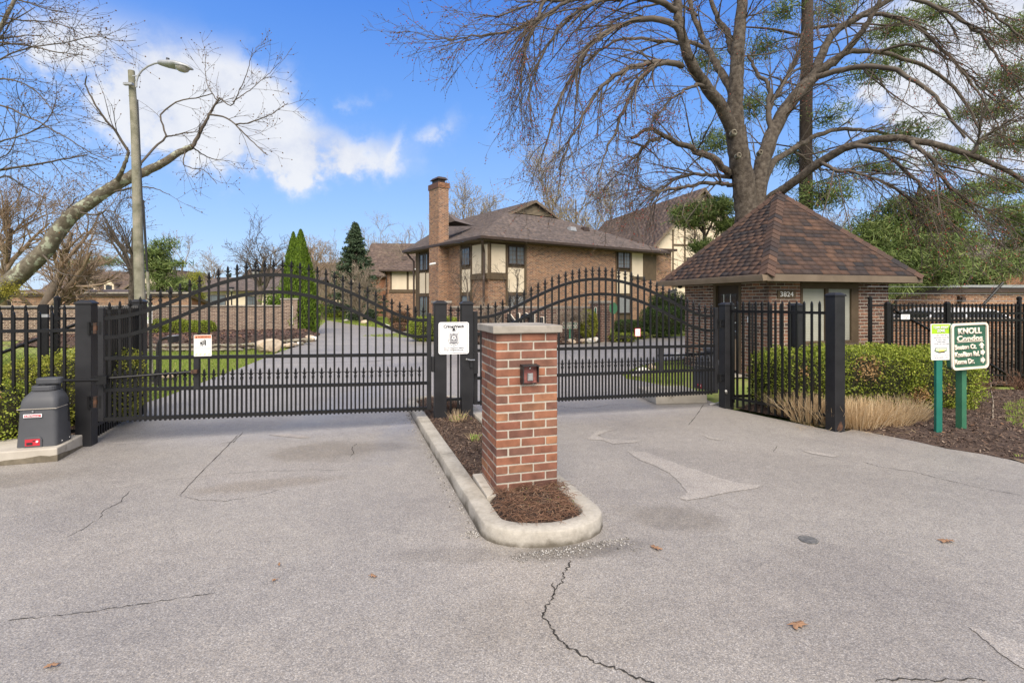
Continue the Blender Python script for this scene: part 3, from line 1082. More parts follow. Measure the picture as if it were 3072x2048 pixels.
for a in range(len(R0) - 1):
  for i in range(NT):
    kf.append((a * NT + i, a * NT + (i + 1) % NT, (a + 1) * NT + (i + 1) % NT, (a + 1) * NT + i))
kw = np.column_stack([IO[0] + IU[0] * kv[:, 0] + IV[0] * kv[:, 1], IO[1] + IU[1] * kv[:, 0] + IV[1] * kv[:, 1], kv[:, 2]])
mk, gk, bk = base_mat('kerb_stone')
vec = coords(gk)
n1 = gk.noise(vec, 3.2, 5, .65)
n2 = gk.noise(vec, 30, 5, .7)
cc = gk.ramp(n1.outputs[0], [(.26, .235, .195), (.37, .34, .29), (.45, .42, .365)], pos=[.3, .5, .72])
cc = gk.mix(1.0, cc, gk.ramp(n2.outputs[0], [(.82,) * 3, (1.12,) * 3], pos=[.3, .7]), 'MULTIPLY')
sz_ = gk.new('ShaderNodeSeparateXYZ')
gk.l.new(vec, sz_.inputs[0])
hz = gk.math('ADD', sz_.outputs[2], gk.math('MULTIPLY', gk.math('SUBTRACT', n1.outputs[0], .5), .16))
cc = gk.mix(gk.math('MULTIPLY', gk.mrange(hz, .055, .0), .85), cc, (.075, .062, .042))     # splash grime along the foot
gk.l.new(cc, bk.inputs['Base Color'])
bk.inputs['Roughness'].default_value = .92
bpn = gk.new('ShaderNodeBump')
bpn.inputs['Strength'].default_value = .5
bpn.inputs['Distance'].default_value = .006
gk.l.new(gk.noise(vec, 55, 6, .7).outputs[0], bpn.inputs['Height'])
gk.l.new(bpn.outputs[0], bk.inputs['Normal'])
M['kerb_stone'] = mk
struct('kerb', mesh_np('kerb', kw, np.array(kf), True), mk)
for q, s_ in ((1.62, 0), (3.05, 1)):                 # joints sawn across the kerb
  a, b = iuv(.012, q), iuv(IK - .004, q + .02)
  part('kerb_joint', MB().add([(a[0], a[1], IH + .0015), (a[0] + .004, a[1] + .007, IH + .0015), (b[0] + .004, b[1] + .007, IH + .0015), (b[0], b[1], IH + .0015)], [(0, 1, 2, 3)]), M['crack'], None, kind='structure')

bed_poly = [iuv(*p) for p in island_ring(IK - .002)]


def bed_z(x, y, d):
  b = (x - IO[0]) * IV[0] + (y - IO[1]) * IV[1]
  m = IH - .045 + .045 * min(1, d / .12)
  m += .06 * math.exp(-((b - .26) / .2) ** 2) * min(1, d / .1)
  return m + .012 * sin(x * 23 + y * 17) * min(1, d / .08)


struct('mulch_bed', poly_mesh(bed_poly, .035, bed_z, 'mulch_bed', .008, 2), M['mulch'])


def shards(name, poly, n, lo, hi, wlo, whi, zf, m, seed, tilt=.5, thick=.3, margin=0.0):
  r = np.random.default_rng(seed)
  p = scatter(poly, n, r)
  d = rim_dist(p, poly)
  if margin:
    p, d = p[d > margin], d[d > margin]
  z = np.array([zf(a, b, c) for (a, b), c in zip(p, d)]) + r.uniform(.001, .014, len(p))
  L = r.uniform(lo, hi, len(p)) * r.uniform(.5, 1, len(p))
  W = r.uniform(wlo, whi, len(p))
  v, f = instances(SHARD_V, LEAF_F, np.column_stack([p, z]), yaw_rot(len(p), r, tilt), np.column_stack([L, W, W]))
  return part(name, mesh_np(name, v, f), m, None, kind='stuff')


shards('mulch_chips', bed_poly, 9000, .015, .05, .003, .010, bed_z, M['chips'], 4, .4)
# dead stems matted in front of the pillar
r4 = np.random.default_rng(14)
front = [iuv(*p) for p in [(.16, .05), (.24, -.09), (.34, -.13), (.46, -.14), (.6, -.12), (.71, -.06), (.74, .1), (.73, .42), (.2, .38)]]
p = scatter(front, 1150, r4)
sm = MB()
for x, y in p:
  a = r4.uniform(0, 2 * pi)
  L = r4.uniform(.03, .11)
  z = bed_z(x, y, .1) + r4.uniform(.0, .03)
  c = r4.uniform(-.6, .6)
  pts = [(x, y, z), (x + cos(a) * L * .5, y + sin(a) * L * .5, z + r4.uniform(0, .022)), (x + cos(a + c) * L, y + sin(a + c) * L, z + r4.uniform(-.012, .012))]
  sm.tube(pts, [.0018, .0016, .001], 3, False)
part('dead_stems', sm, M['stems'], None, kind='stuff')


def tuft(name, label, cat, x, y, z, n, L, spread, m, w, seed, group=None, droop=.4, smat=None, ns=0):
  r = np.random.default_rng(seed)
  t = thing(name, label, cat, (x, y, z), 0, group)
  v, f = [], []
  for i in range(n):
    a, rad = r.uniform(0, 2 * pi), spread * sqrt(r.uniform())
    bx, by = cos(a) * rad, sin(a) * rad
    lean = r.normal(0, .25) + rad / spread * .5
    l = L * r.uniform(.55, 1.1)
    w_ = w * r.uniform(.6, 1.2)
    o = len(v)
    pa = r.uniform(0, pi)
    px_, py_ = cos(pa) * w_, sin(pa) * w_
    for k, q in enumerate((0, .5, 1)):
      h = l * q * (1 - .25 * lean * q)
      ox = cos(a) * lean * l * q * (1 + droop * q)
      oy = sin(a) * lean * l * q * (1 + droop * q)
      k_ = 1 - q * .75
      v += [(bx + ox - px_ * k_, by + oy - py_ * k_, h), (bx + ox + px_ * k_, by + oy + py_ * k_, h)]
    f += [(o, o + 1, o + 3, o + 2), (o + 2, o + 3, o + 5, o + 4)]
  part('blades', mesh_np('blades', v, np.array(f)), m, t, kind='stuff')
  if ns:
    q = np.column_stack([r.normal(0, spread * .6, ns), r.normal(0, spread * .6, ns), r.uniform(.01, .07, ns)])
    part('sprouts', leaf_mesh('sprouts', q, r.uniform(.012, .028, ns), r), smat, t, kind='stuff')
  return t


def place_tuft(px, py, zz):
  return G(px, py, zz)


c1 = G(1375, 1262, .11)
tuft('cut_grass_clump', 'pale cut-back grass clump with green shoots at the foot of the centre posts', 'grass clump', *c1, 90, .14, .09, M['straw'], .003, 21, None, .3, M['sprout'], 60)
c1 = G(1425, 1322, .11)
tuft('cut_grass_clump', 'small green sprouting clump in the mulch beside the brick pillar', 'grass clump', *c1, 36, .10, .05, M['straw'], .003, 22, None, .3, M['sprout'], 90)
c1 = G(1352, 1222, .12)
tuft('cut_grass_clump', 'brown dry grass clump between the two centre posts', 'grass clump', *c1, 70, .14, .08, M['stems'], .003, 23)
r5 = np.random.default_rng(6)
q = np.array([[*iuv(r5.uniform(.3, .72), r5.uniform(-.05, .40)), 0] for _ in range(80)])
q[:, 2] = [bed_z(a, b, .1) + .02 for a, b, _ in q]
part('green_shoots', leaf_mesh('green_shoots', q, r5.uniform(.006, .014, len(q)), r5), M['sprout'], None, kind='stuff')

# pillar: pinwheel courses, every brick its own part
PT = radians(16.1)
pil = thing('brick_pillar', 'red brick pillar with grey stone cap at the front of the island', 'pillar', (-.1205, 3.97, 0), PT)
PS = .498
pb_mesh = []
for i in range(5):
  r = random.Random(i)
  b = MB()
  c = .0035
  vs_ = []
  L, D, Hh = BR_L, .0915, BR_H
  # chipped, slightly uneven brick: bevelled edges with jitter
  def j():
    return r.uniform(-.0012, .0012)
  for (xx, yy, zz, ix, iy, iz) in [(0, 0, 0, 1, 1, 1), (L, 0, 0, -1, 1, 1), (L, D, 0, -1, -1, 1), (0, D, 0, 1, -1, 1), (0, 0, Hh, 1, 1, -1), (L, 0, Hh, -1, 1, -1), (L, D, Hh, -1, -1, -1), (0, D, Hh, 1, -1, -1)]:
    vs_ += [(xx + j(), yy + iy * c, zz + iz * c), (xx + ix * c, yy + j(), zz + iz * c), (xx + ix * c, yy + iy * c, zz + j())]
  def X(i_): return 3 * i_
  def Y(i_): return 3 * i_ + 1
  def Z(i_): return 3 * i_ + 2
  fs = [(X(0), X(3), X(7), X(4)), (X(1), X(5), X(6), X(2)), (Y(0), Y(4), Y(5), Y(1)), (Y(3), Y(2), Y(6), Y(7)), (Z(0), Z(1), Z(2), Z(3)), (Z(4), Z(7), Z(6), Z(5))]
  for (a, b2) in ((0, 1), (3, 2), (4, 5), (7, 6)):
    fs.append((Y(a), Y(b2), Z(b2), Z(a)))
  for (a, b2) in ((0, 3), (1, 2), (4, 7), (5, 6)):
    fs.append((X(a), X(b2), Z(b2), Z(a)))
  for (a, b2) in ((0, 4), (1, 5), (2, 6), (3, 7)):
    fs.append((X(a), X(b2), Y(b2), Y(a)))
  fs += [(X(i_), Y(i_), Z(i_)) for i_ in range(8)]
  b.add(vs_, fs)
  me = b.mesh('brick')
  me.materials.append(M['brick_red'])
  pb_mesh.append(me)
NR = 20
ptop = 1.355
body_ = part('mortar_core', MB().box(.0035, PS - .0035, .0035, PS - .0035, 0, ptop - .001), M['mortar'], pil)
for k in range(NR):
  z = ptop - (k + 1) * COURSE + BR_J * .5
  for s_ in range(4):
    a = s_ * pi / 2
    for n in range(2):
      o = bpy.data.objects.new('brick', random.choice(pb_mesh))
      x = n * (BR_L + BR_J)
      # pinwheel: alternate direction course by course
      cx0, cy0 = [(0, 0), (PS, 0), (PS, PS), (0, PS)][s_]
      if k % 2 == 0:
        lx, ly = x, 0.0
      else:
        lx, ly = PS - BR_L - x, 0.0
      wx = cx0 + lx * cos(a) - ly * sin(a) if True else 0
      wy = cy0 + lx * sin(a) + ly * cos(a)
      o.location = (wx + random.uniform(-.0012, .0012), wy + random.uniform(-.0012, .0012), z + random.uniform(-.001, .001))
      o.rotation_euler = (0, 0, a + random.uniform(-.004, .004))
      link(o, pil)
cap = MB().frus(-.032, PS + .032, -.032, PS + .032, ptop + .001, ptop + .058, .0)
part('cap', cap, M['concrete_cap'], pil, bevel=.005)
part('footing', MB().box(-.075, .01, -.01, PS + .03, .04, .125), M['concrete'], pil, bevel=.008)
# call box on the front face
cb = thing('call_box', 'rusty red call box with a silver button on the brick pillar', 'call box', (0, 0, 0), PT)
PL = Line(-.1205, 3.97, PT)
s0, z1 = PL.sz(1560, 1095)
s1, _ = PL.sz(1607, 1095)
_, z0 = PL.sz(1560, 1149)
cb.location = (*PL.at(s0, .004), z0)
w, h = s1 - s0, z1 - z0
dpt = .085
part('housing', MB().box(0, w, -.01, 0, 0, h).box(0, .005, -dpt, -.01, 0, h).box(w - .005, w, -dpt * .9, -.01, .012, h).box(.005, w - .005, -dpt * .35, -.01, 0, .006).add([(-.003, -dpt - .015, h), (w + .003, -dpt - .015, h), (w + .003, .0, h + .004), (-.003, 0, h + .004), (-.003, -dpt - .015, h + .004), (w + .003, -dpt - .015, h + .004), (w + .003, .0, h + .008), (-.003, 0, h + .008)], [(3, 2, 1, 0), (4, 5, 6, 7), (0, 1, 5, 4), (1, 2, 6, 5), (2, 3, 7, 6), (3, 0, 4, 7)]), M['plastic_dark'], cb)
part('face_plate', MB().box(.005, w - .005, -.034, -.012, .006, h - .002), mat('faded_red_plate', [(.20, .055, .06), (.30, .11, .09), (.16, .05, .045)], 16, .5, spec=.4), cb)
part('button', MB().frus(w * .36, w * .70, -.05, -.034, h * .17, h * .58, .0).box(w * .40, w * .66, -.054, -.05, h * .24, h * .54), M['steel'], cb, bevel=.003)
part('lock', MB().lathe([(.0, 0), (.0085, 0), (.0085, .005), (.006, .008), (0, .008)], 14), M['chrome'], cb, (w * .53, -.034, h * .85), (pi / 2, 0, 0))
# ------------------------------------------------------------------ gatehouse
ga = radians(15.5)
GX, GY = 5.096, 10.32
GF = Line(GX, GY, ga)                               # front wall
GL = Line(GX, GY, ga + pi / 2)                      # left wall, going back
GW, GD = 3.08, 2.83
gh = thing('gatehouse', 'small brown brick gatehouse with a steep shingled pyramid roof', 'gatehouse', (GX, GY, 0), ga)
r6 = np.random.default_rng(61)
door0, door1 = .79, 1.71
win0, win1 = .767, 2.25
wallh = 2.12
ds0, ds1 = GD - door1, GD - door0                    # panel x runs from the far end to the corner
fw = part('wall', slab(GW, wallh, [(win0, win1, .70, 2.0)], .09), M['mortar'], gh, (0, 0, 0))
lw = part('wall', slab(GD, wallh, [(ds0, ds1, .0, 2.0)], .09), M['mortar'], gh, (0, GD, 0), (0, 0, -pi / 2))
bw = part('wall', MB().box(0, GW, GD - .09, GD, 0, wallh).box(GW - .09, GW, .09, GD - .09, 0, wallh).box(.09, GW - .09, .09, GD - .09, .0, .05), M['mortar'], gh, label='rear and right side walls in plain mortar colour')
cand = []
for (x0, x1, z0, z1) in brick_rects(GW, wallh, [(win0, win1, .70, 2.0)], .02, .02):
  cand.append((abs(x0 + x1 - 0) * .5 * (1 if x0 < 1 else .9), fw, x0, x1, z0, z1))
for (x0, x1, z0, z1) in brick_rects(GD, wallh, [(ds0, ds1, 0, 2.0)], .02, .06):
  cand.append(((GD - x1), lw, x0, x1, z0, z1))
cand.sort(key=lambda c: c[0])
for c in cand[:290]:
  _, par, x0, x1, z0, z1 = c
  d = .0035 + r6.uniform(0, .0025)
  b = MB().add([(x0, .003, z0), (x1, .003, z0), (x1, .003, z1), (x0, .003, z1), (x0 + .003, -d, z0 + .003), (x1 - .003, -d, z0 + .003), (x1 - .003, -d, z1 - .003), (x0 + .003, -d, z1 - .003)],
         [(4, 5, 6, 7), (0, 1, 5, 4), (1, 2, 6, 5), (2, 3, 7, 6), (3, 0, 4, 7)])
  part('brick', b, M['brick_brown'], par)
for par in (fw, lw):
  rest_ = [c[2:] for c in cand[290:] if c[1] is par]
  if rest_:
    part('brickwork', brick_mass('brickwork', rest_, r6), M['brickwork_brown'], par, kind='stuff')
# window
wf = part('window', MB().box(win0, win0 + .05, -.02, .07, .74, 1.98).box(win1 - .19, win1, -.02, .03, .74, 2.0).box(win0 + .05, win1 - .19, -.02, .07, 1.86, 2.0).box(win0 + .05, win1 - .19, -.02, .07, .74, .79)
      .box(1.39, 1.47, -.015, .07, .79, 1.86), M['trim'], gh, bevel=.003)
for a, b in ((win0 + .05, 1.39), (1.47, win1 - .19)):
  part('pane', MB().box(a, b, .03, .036, .79, 1.86), M['blind'], wf, smooth=False)
bl = MB()
for i in range(30):
  bl.box(win0 + .055, 1.385, .024, .0275, .80 + i * .035, .80 + i * .035 + .028)
  bl.box(1.475, win1 - .195, .024, .0275, .80 + i * .035, .80 + i * .035 + .028)
part('blind', bl, M['blind'], wf)
part('window_sill', MB().box(win0 - .03, win1 + .03, -.07, .05, .69, .735), M['fascia'], gh, bevel=.004)
# door (left wall): built in the wall's own frame
dr = part('door', MB().box(ds0 + .09, ds1 - .07, .05, .085, .06, 1.95), M['door'], gh, (0, GD, 0), (0, 0, -pi / 2))
part('door_frame', MB().box(ds0, ds0 + .09, -.012, .09, .0, 1.99).box(ds1 - .07, ds1, -.012, .09, 0, 1.99).box(ds0 + .09, ds1 - .07, -.012, .09, 1.955, 2.0), M['trim'], gh, (0, GD, 0), (0, 0, -pi / 2))
part('glass', MB().box(ds0 + .22, ds1 - .20, .044, .052, .86, 1.76), M['glass'], dr)
mu = MB()
for q in (ds0 + .30, ds0 + .52):
  mu.box(q, q + .016, .036, .046, .86, 1.76)
for q in (1.13, 1.45):
  mu.box(ds0 + .22, ds1 - .20, .035, .045, q, q + .018)
part('pane_strips', mu, M['white_trim'], dr)  # thin white strips across the door glass
part('panel', MB().box(ds0 + .18, ds1 - .16, .043, .052, .10, .78), M['door_tan'], dr, bevel=.004)
part('handle', MB().tube([(ds1 - .12, .05, .95), (ds1 - .12, .0, .95), (ds1 - .2, .0, .95)], .012, 8), M['steel'], dr)
part('threshold', MB().box(-.32, .0, door0 - .1, door1 + .1, .0, .05), M['concrete'], gh, bevel=.006)
part('doorbell', MB().box(-.02, 0, .52, .585, 1.16, 1.28), M['cam_white'], gh, bevel=.003)
# house number plate
s0, z1 = GF.sz(2329.5, 870.5)
s1, z0 = GF.sz(2384, 893.8)
npl = tag(part('number_plate', MB().box(0, s1 - s0, -.02, 0, 0, z1 - z0), M['trim'], None, (*GF.at(s0, .012), z0), (0, 0, ga), bevel=.002), 'small brown plaque reading 3824 on the gatehouse wall', 'sign')
part('lettering', text_mesh('3824', (s1 - s0) * .72, (z1 - z0) * .64, .003), M['white_trim'], npl, ((s1 - s0) / 2, -.0205, (z1 - z0) * .5))
# roof
OV, EZ, AZ = .40, 2.13, 4.14
ctr = (GW / 2, GD / 2, AZ)
E = [(-OV, -OV, EZ), (GW + OV, -OV, EZ), (GW + OV, GD + OV, EZ), (-OV, GD + OV, EZ)]
roof = part('roof', MB().add([*E, ctr, *[(x, y, z - .03) for x, y, z in E]], [(0, 1, 4), (1, 2, 4), (2, 3, 4), (3, 0, 4), (8, 7, 6, 5), (0, 5, 6, 1), (1, 6, 7, 2), (2, 7, 8, 3), (3, 8, 5, 0)]), M['roof_under'], gh)
r7 = np.random.default_rng(71)
alltiles = []
for i, (a, b) in enumerate(((0, 1), (3, 0), (1, 2), (2, 3))):
  A, B, C = np.array(E[a]), np.array(E[b]), np.array(ctr)
  u_ = (B - A) / np.linalg.norm(B - A)
  n_ = np.cross(B - A, C - A)
  n_ /= np.linalg.norm(n_)
  v_ = np.cross(n_, u_)
  pts = [((q - A) @ u_, (q - A) @ v_) for q in (A, B, C)]
  pts[0] = (pts[0][0] - .015, -.03)
  pts[1] = (pts[1][0] + .015, -.03)
  tl = slope_tiles(A, B, {'n': n_, 'uv': pts}, .1235, .185, .27, r7, .012)
  alltiles.append(tl)
vis = alltiles[0] + alltiles[1]
r7.shuffle(alltiles[0])
single = sorted(vis, key=lambda t: np.linalg.norm(t.mean(0) - np.array([0, -.4, 2.6])))[:290]
ids = {id(t) for t in single}
for t in single:
  part('shingle', mesh_np('shingle', t, TILE_F), M['shingle'], roof)
part('shingles', tile_mass('shingles', [t for t in vis if id(t) not in ids] + alltiles[2] + alltiles[3]), M['shingle_rows'], roof, kind='stuff')
for hi, (c, s1_, s2_) in enumerate(((0, 1, 0), (1, 0, 2), (3, 1, 3), (2, 2, 3))):       # hip caps
  A, C = np.array(E[c]), np.array(ctr)
  nA = []
  for (a, b) in ((c, (c + 1) % 4), ((c - 1) % 4, c)):
    n_ = np.cross(np.array(E[b]) - np.array(E[a]), C - np.array(E[a]))
    nA.append(n_ / np.linalg.norm(n_))
  d = (C - A) / np.linalg.norm(C - A)
  Ltot = np.linalg.norm(C - A)
  sides = []
  for n_, sg in ((nA[0], 1), (nA[1], -1)):
    w_ = np.cross(n_, d) * sg
    if sg == 1:
      w_ = -w_ if w_ @ (np.array(E[(c + 1) % 4]) - A) < 0 else w_
    else:
      w_ = -w_ if w_ @ (np.array(E[(c - 1) % 4]) - A) < 0 else w_
    sides.append(w_)
  up = (nA[0] + nA[1]) / np.linalg.norm(nA[0] + nA[1])
  k, q = 0, -.03
  while q < Ltot - .02:
    q1 = min(q + .225, Ltot + .01)
    wd = .15
    lift = .034
    v8 = []
    for (qq, lf) in ((q, lift), (q1, lift * .45)):
      base = A + d * qq
      v8 += [base + sides[0] * wd + nA[0] * (lf * .6), base + up * (lf + .006), base + sides[1] * wd + nA[1] * (lf * .6),
          base + sides[0] * wd, base + up * .002, base + sides[1] * wd]
    fs = [(0, 1, 7, 6), (1, 2, 8, 7), (0, 3, 4, 1), (1, 4, 5, 2), (0, 6, 9, 3), (2, 5, 11, 8)]
    part('hip_cap', MB().add(v8, fs), M['shingle'], roof)
    q += .165
# eaves, fascia, gutter
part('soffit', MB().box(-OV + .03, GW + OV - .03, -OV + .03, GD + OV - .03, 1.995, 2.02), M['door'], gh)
part('fascia', MB().box(-OV - .005, GW + OV + .005, -OV - .02, -OV + .02, 1.985, 2.118).box(GW + OV - .02, GW + OV + .02, -OV + .02, GD + OV, 1.985, 2.118)
   .box(-OV - .02, -OV + .02, -OV + .02, GD + OV, 1.985, 2.118), M['fascia'], gh, bevel=.003)
gp = [(-.02, .0), (-.10, -.012), (-.118, .05), (-.112, .085), (-.125, .098), (-.135, .092), (-.13, .045), (-.112, -.028), (-.02, -.016)]
gut = MB().prism([(x - OV, z + 2.015) for x, z in gp], -OV - .03, GD + OV + .06, 'y')
gut.m = None
gut.prism([(x - OV, z + 2.015) for x, z in [(-.02, -.016), (-.112, -.028), (-.13, .045), (-.135, .092), (-.02, .08)]], -OV - .035, -OV - .03, 'y')
part('gutter', gut, M['gutter'], gh)
for (px, py, Z, kind) in ((2040, 861, 13.2, 'dome'), (2020, 873, 13.3, 'bullet')):
  if kind == 'dome':
    t = thing('security_camera', 'white dome camera under the left eave of the gatehouse', 'camera', P(px, py, Z), ga, 'cameras under the gatehouse eave')
    part('mount', MB().lathe([(.0, .03), (.075, .03), (.075, .085), (.05, .10), (0, .10)], 16), M['cam_white'], t, smooth=False)
    part('dome', MB().lathe([(0, -.04), (.035, -.032), (.055, -.01), (.06, .03)], 16), M['plastic_dark'], t, smooth=True)
  else:
    t = thing('security_camera', 'white bullet camera on a bracket at the gatehouse corner', 'camera', P(px, py, Z), ga, 'cameras under the gatehouse eave')
    part('housing', MB().tube([(-.13, 0, -.045), (.09, 0, .03)], .042, 12), M['cam_white'], t)
    part('bracket', MB().tube([(.06, 0, .04), (.09, 0, .11), (.10, .05, .17)], .014, 8).box(.04, .16, -.03, .1, .15, .18), M['cam_white'], t)

# ------------------------------------------------------------------ gates, posts, fences
def finial_mesh():
  b = MB()
  b.box(-.0155, .0155, -.0155, .0155, -.004, .026)
  b.box(-.0105, .0105, -.0105, .0105, .026, .032)
  b.tube([(0, 0, .03), (0, 0, .052)], [.0105, .0085], 6)
  b.tube([(0, 0, .052), (0, 0, .075), (0, 0, .105), (0, 0, .128)], [.008, .0155, .012, .0015], 6)
  for a in range(4):
    ca, sa = cos(a * pi / 2), sin(a * pi / 2)
    k = 1.0 if a % 2 == 0 else .55
    pts = [(0, 0, .040), (.012 * k, 0, .052), (.023 * k, 0, .066), (.033 * k, 0, .068), (.038 * k, 0, .061)]
    b.tube([(x * ca, x * sa, z) for x, _, z in pts], [.007, .0075, .006, .0045, .002], 5)
  me = b.mesh('finial')
  me.materials.append(M['black'])
  return me


FIN = finial_mesh()


def gate(name, label, line, L, top, low, mid, rail, bot, npk, hinge_left):
  """top, low: arch heights (s -> z); mid, rail, bot: (z at left, z at right)"""
  t = thing(name, label, 'gate', (line.x, line.y, 0), line.a, 'driveway gates')
  lin = lambda p, s: p[0] + (p[1] - p[0]) * s / L
  stw = .055
  zt0, zt1 = top(0) + (.12 if hinge_left else .085), top(L) + (.085 if hinge_left else .12)
  part('stile', MB().box(-stw / 2, stw / 2, -stw / 2, stw / 2, bot[0] - .02, zt0), M['black_post'], t, bevel=.004)
  part('stile', MB().box(L - stw / 2, L + stw / 2, -stw / 2, stw / 2, bot[1] - .02, zt1), M['black_post'], t, bevel=.004)
  S = np.linspace(stw / 2, L - stw / 2, 60)
  part('arch_rail', MB().bar([(s, top(s)) for s in S], .034, .040), M['black'], t)
  part('arch_rail', MB().bar([(s, low(s)) for s in S], .034, .040), M['black'], t)
  for p in (mid, rail, bot):
    part('rail', MB().bar([(stw / 2, lin(p, 0)), (L - stw / 2, lin(p, L))], .036, .040), M['black'], t)
  w = .0105
  for i in range(npk):
    s = L * (i + .75) / (npk + .5)
    z = top(s) + .055
    o = part('picket', MB().box(s - w, s + w, -w, w, lin(bot, s) - .036, z), M['black'], t)
    part('finial', FIN, None, o, (s, 0, z))
    s2 = s + L / (npk + .5) / 2 if i < npk - 1 or True else s
    if s2 < L - .04:
      z2 = lin(rail, s2) + .095
      o = part('short_picket', MB().box(s2 - w, s2 + w, -w, w, lin(bot, s2) - .036, z2), M['black'], t)
      part('finial', FIN, None, o, (s2, 0, z2))
  return t


def curve(line, pts, sc, ox, oy):
  q = [line.sz(ox + x / sc, oy + y / sc) for x, y in pts]
  return q


X0, Y0 = -4.56, 5.78
LG = Line(X0, Y0, atan2(6.75 - 5.78, -1.077 + 4.56))
LL = math.hypot(6.75 - 5.78, -1.077 + 4.56)
tA = curve(LG, [(110, 372), (200, 358), (290, 343), (395, 322), (500, 305), (600, 275), (700, 243), (800, 210), (905, 165), (1003, 118), (1102, 75), (1200, 35), (1297, 5)], 3.485, 280, 850) + \
  curve(LG, [(88, 578), (195, 570), (300, 568), (405, 570), (510, 582), (607, 595), (710, 610), (815, 632), (915, 660), (1012, 690), (1110, 722), (1208, 760), (1305, 805), (1402, 860), (1497, 915), (1590, 960), (1687, 1002), (1780, 1035), (1875, 1062), (1970, 1082), (2120, 1100)], 3.92, 740, 680)
tB = curve(LG, [(110, 572), (200, 555), (290, 545), (395, 520), (500, 500), (600, 470), (700, 440), (800, 405), (905, 350), (1003, 300), (1102, 255), (1200, 215), (1297, 185), (1395, 160), (1490, 138), (1587, 122)], 3.485, 280, 850) + \
  curve(LG, [(88, 785), (195, 775), (300, 772), (405, 775), (510, 785), (607, 795), (710, 808), (815, 830), (915, 855), (1012, 885), (1110, 920), (1208, 960), (1305, 1005), (1402, 1065), (1497, 1115), (1590, 1160), (1687, 1200), (1780, 1232), (1875, 1258), (1970, 1275), (2120, 1295)], 3.92, 740, 680)


def smooth_fn(pts):
  xs = np.array([p[0] for p in pts])
  zs = np.array([p[1] for p in pts])
  pf = np.polynomial.Polynomial.fit(xs, zs, 7)
  return lambda s: float(pf(min(max(s, xs[0]), xs[-1])))


gL = gate('driveway_gate', 'tall arched black gate closing the wider left drive, with a warning sign', LG, LL, smooth_fn(tA), smooth_fn(tB),
      (LG.sz(305, 1074.2)[1], LG.sz(1287, 1062.7)[1]), (LG.sz(305, 1169.5)[1], LG.sz(1287, 1148)[1]), (LG.sz(305, 1257)[1], LG.sz(1287, 1223.5)[1]), 36, True)
RX, RY = -.49, 6.95
RG = Line(RX, RY, atan2(7.8 - 6.95, 3.055 + .49))
RL = math.hypot(7.8 - 6.95, 3.055 + .49)
tA = curve(RG, [(770, 290), (865, 278), (940, 262), (1035, 240), (1117, 215), (1200, 185), (1283, 145), (1365, 100), (1440, 62), (1520, 20)], 3.92, 1230, 880) + \
  curve(RG, [(80, 238), (160, 205), (238, 175), (320, 140), (400, 115), (480, 98), (558, 85), (635, 75), (715, 70), (793, 70), (868, 75), (945, 85), (1020, 98), (1095, 112), (1170, 130), (1243, 150), (1317, 180), (1390, 210), (1463, 243), (1535, 285), (1608, 320), (1680, 370), (1750, 400), (1822, 435), (1890, 462), (1963, 482), (2030, 495), (2130, 500)], 3.92, 1600, 820)
tB = curve(RG, [(770, 482), (865, 470), (1035, 425), (1220, 345), (1283, 315), (1365, 280), (1440, 235), (1520, 190)], 3.92, 1230, 880) + \
  curve(RG, [(80, 430), (160, 392), (238, 360), (320, 325), (400, 300), (480, 275), (558, 260), (635, 250), (715, 245), (793, 247), (868, 252), (945, 258), (1020, 268), (1095, 285), (1170, 300), (1243, 320), (1317, 345), (1390, 375), (1463, 410), (1535, 460), (1608, 500), (1680, 540), (1750, 575), (1822, 610), (1890, 632), (1963, 650), (2030, 662), (2130, 675)], 3.92, 1600, 820)
lr = lambda ya, xa, yb, xb: tuple(RG.sz(p, ya + (yb - ya) * (p - xa) / (xb - xa))[1] for p in (1428, 2147))
gR = gate('driveway_gate', 'arched black gate across the right drive beside the gatehouse', RG, RL, smooth_fn(tA), smooth_fn(tB),
      lr(1046.3, 1676, 1036.8, 2141), lr(1125, 1676, 1108, 2141), lr(1196.3, 1676, 1174.6, 2145), 36, False)


def post(label, x, y, top, base=0.0, rot=TH, group='square black gate posts'):
  t = thing('gate_post', label, 'post', (x, y, base), rot, group)
  h = top - base
  part('shaft', MB().box(-.076, .076, -.076, .076, -.02, h - .045), M['black_post'], t, bevel=.006)
  part('cap', MB().frus(-.086, .086, -.086, .086, h - .046, h - .03, 0).frus(-.086, .086, -.086, .086, h - .03, h, .042), M['black_post'], t, bevel=.003)
  return t


def at_base(px, py, z=0.0):
  x, y, _ = G(px, py, z)
  return x, y


xL1, yL1 = -4.745, 5.80
post('black square post behind the grey gate opener, with two rusty hinges', xL1, yL1, 1.615)
xL2, yL2 = -5.32, 7.42
post('black square post beside the utility pole', xL2, yL2, 1.63)
xc1, yc1 = -.935, 6.76
post('black square post on the island behind the left edge of the crime watch sign', xc1, yc1, 1.61, .09)
xc2, yc2 = -.60, 6.85
post('black square post on the island with a bright latch knob', xc2, yc2, 1.605, .09)
xr1, yr1 = 3.235, 7.85
post('scuffed black hinge post between the right gate and the front fence', xr1, yr1, 1.585)
xr2, yr2 = 4.02, 6.47
post('tall black corner post standing nearest the dry grass, rust at its foot', xr2, yr2, 1.71, 0, radians(14))
part_rust = part('rust_patch', MB().prism([(-.05, .03), (-.02, .10), (.01, .13), (.04, .06), (.02, .015), (-.03, .01)], -.0785, -.0768, 'y'), M['rust'], [o for o in COL.objects if o.name.startswith('gate_post')][-1])
xr3, yr3 = 4.36, 8.0
post('black square post rising behind the clipped hedge', xr3, yr3, 1.575)

PK = {}


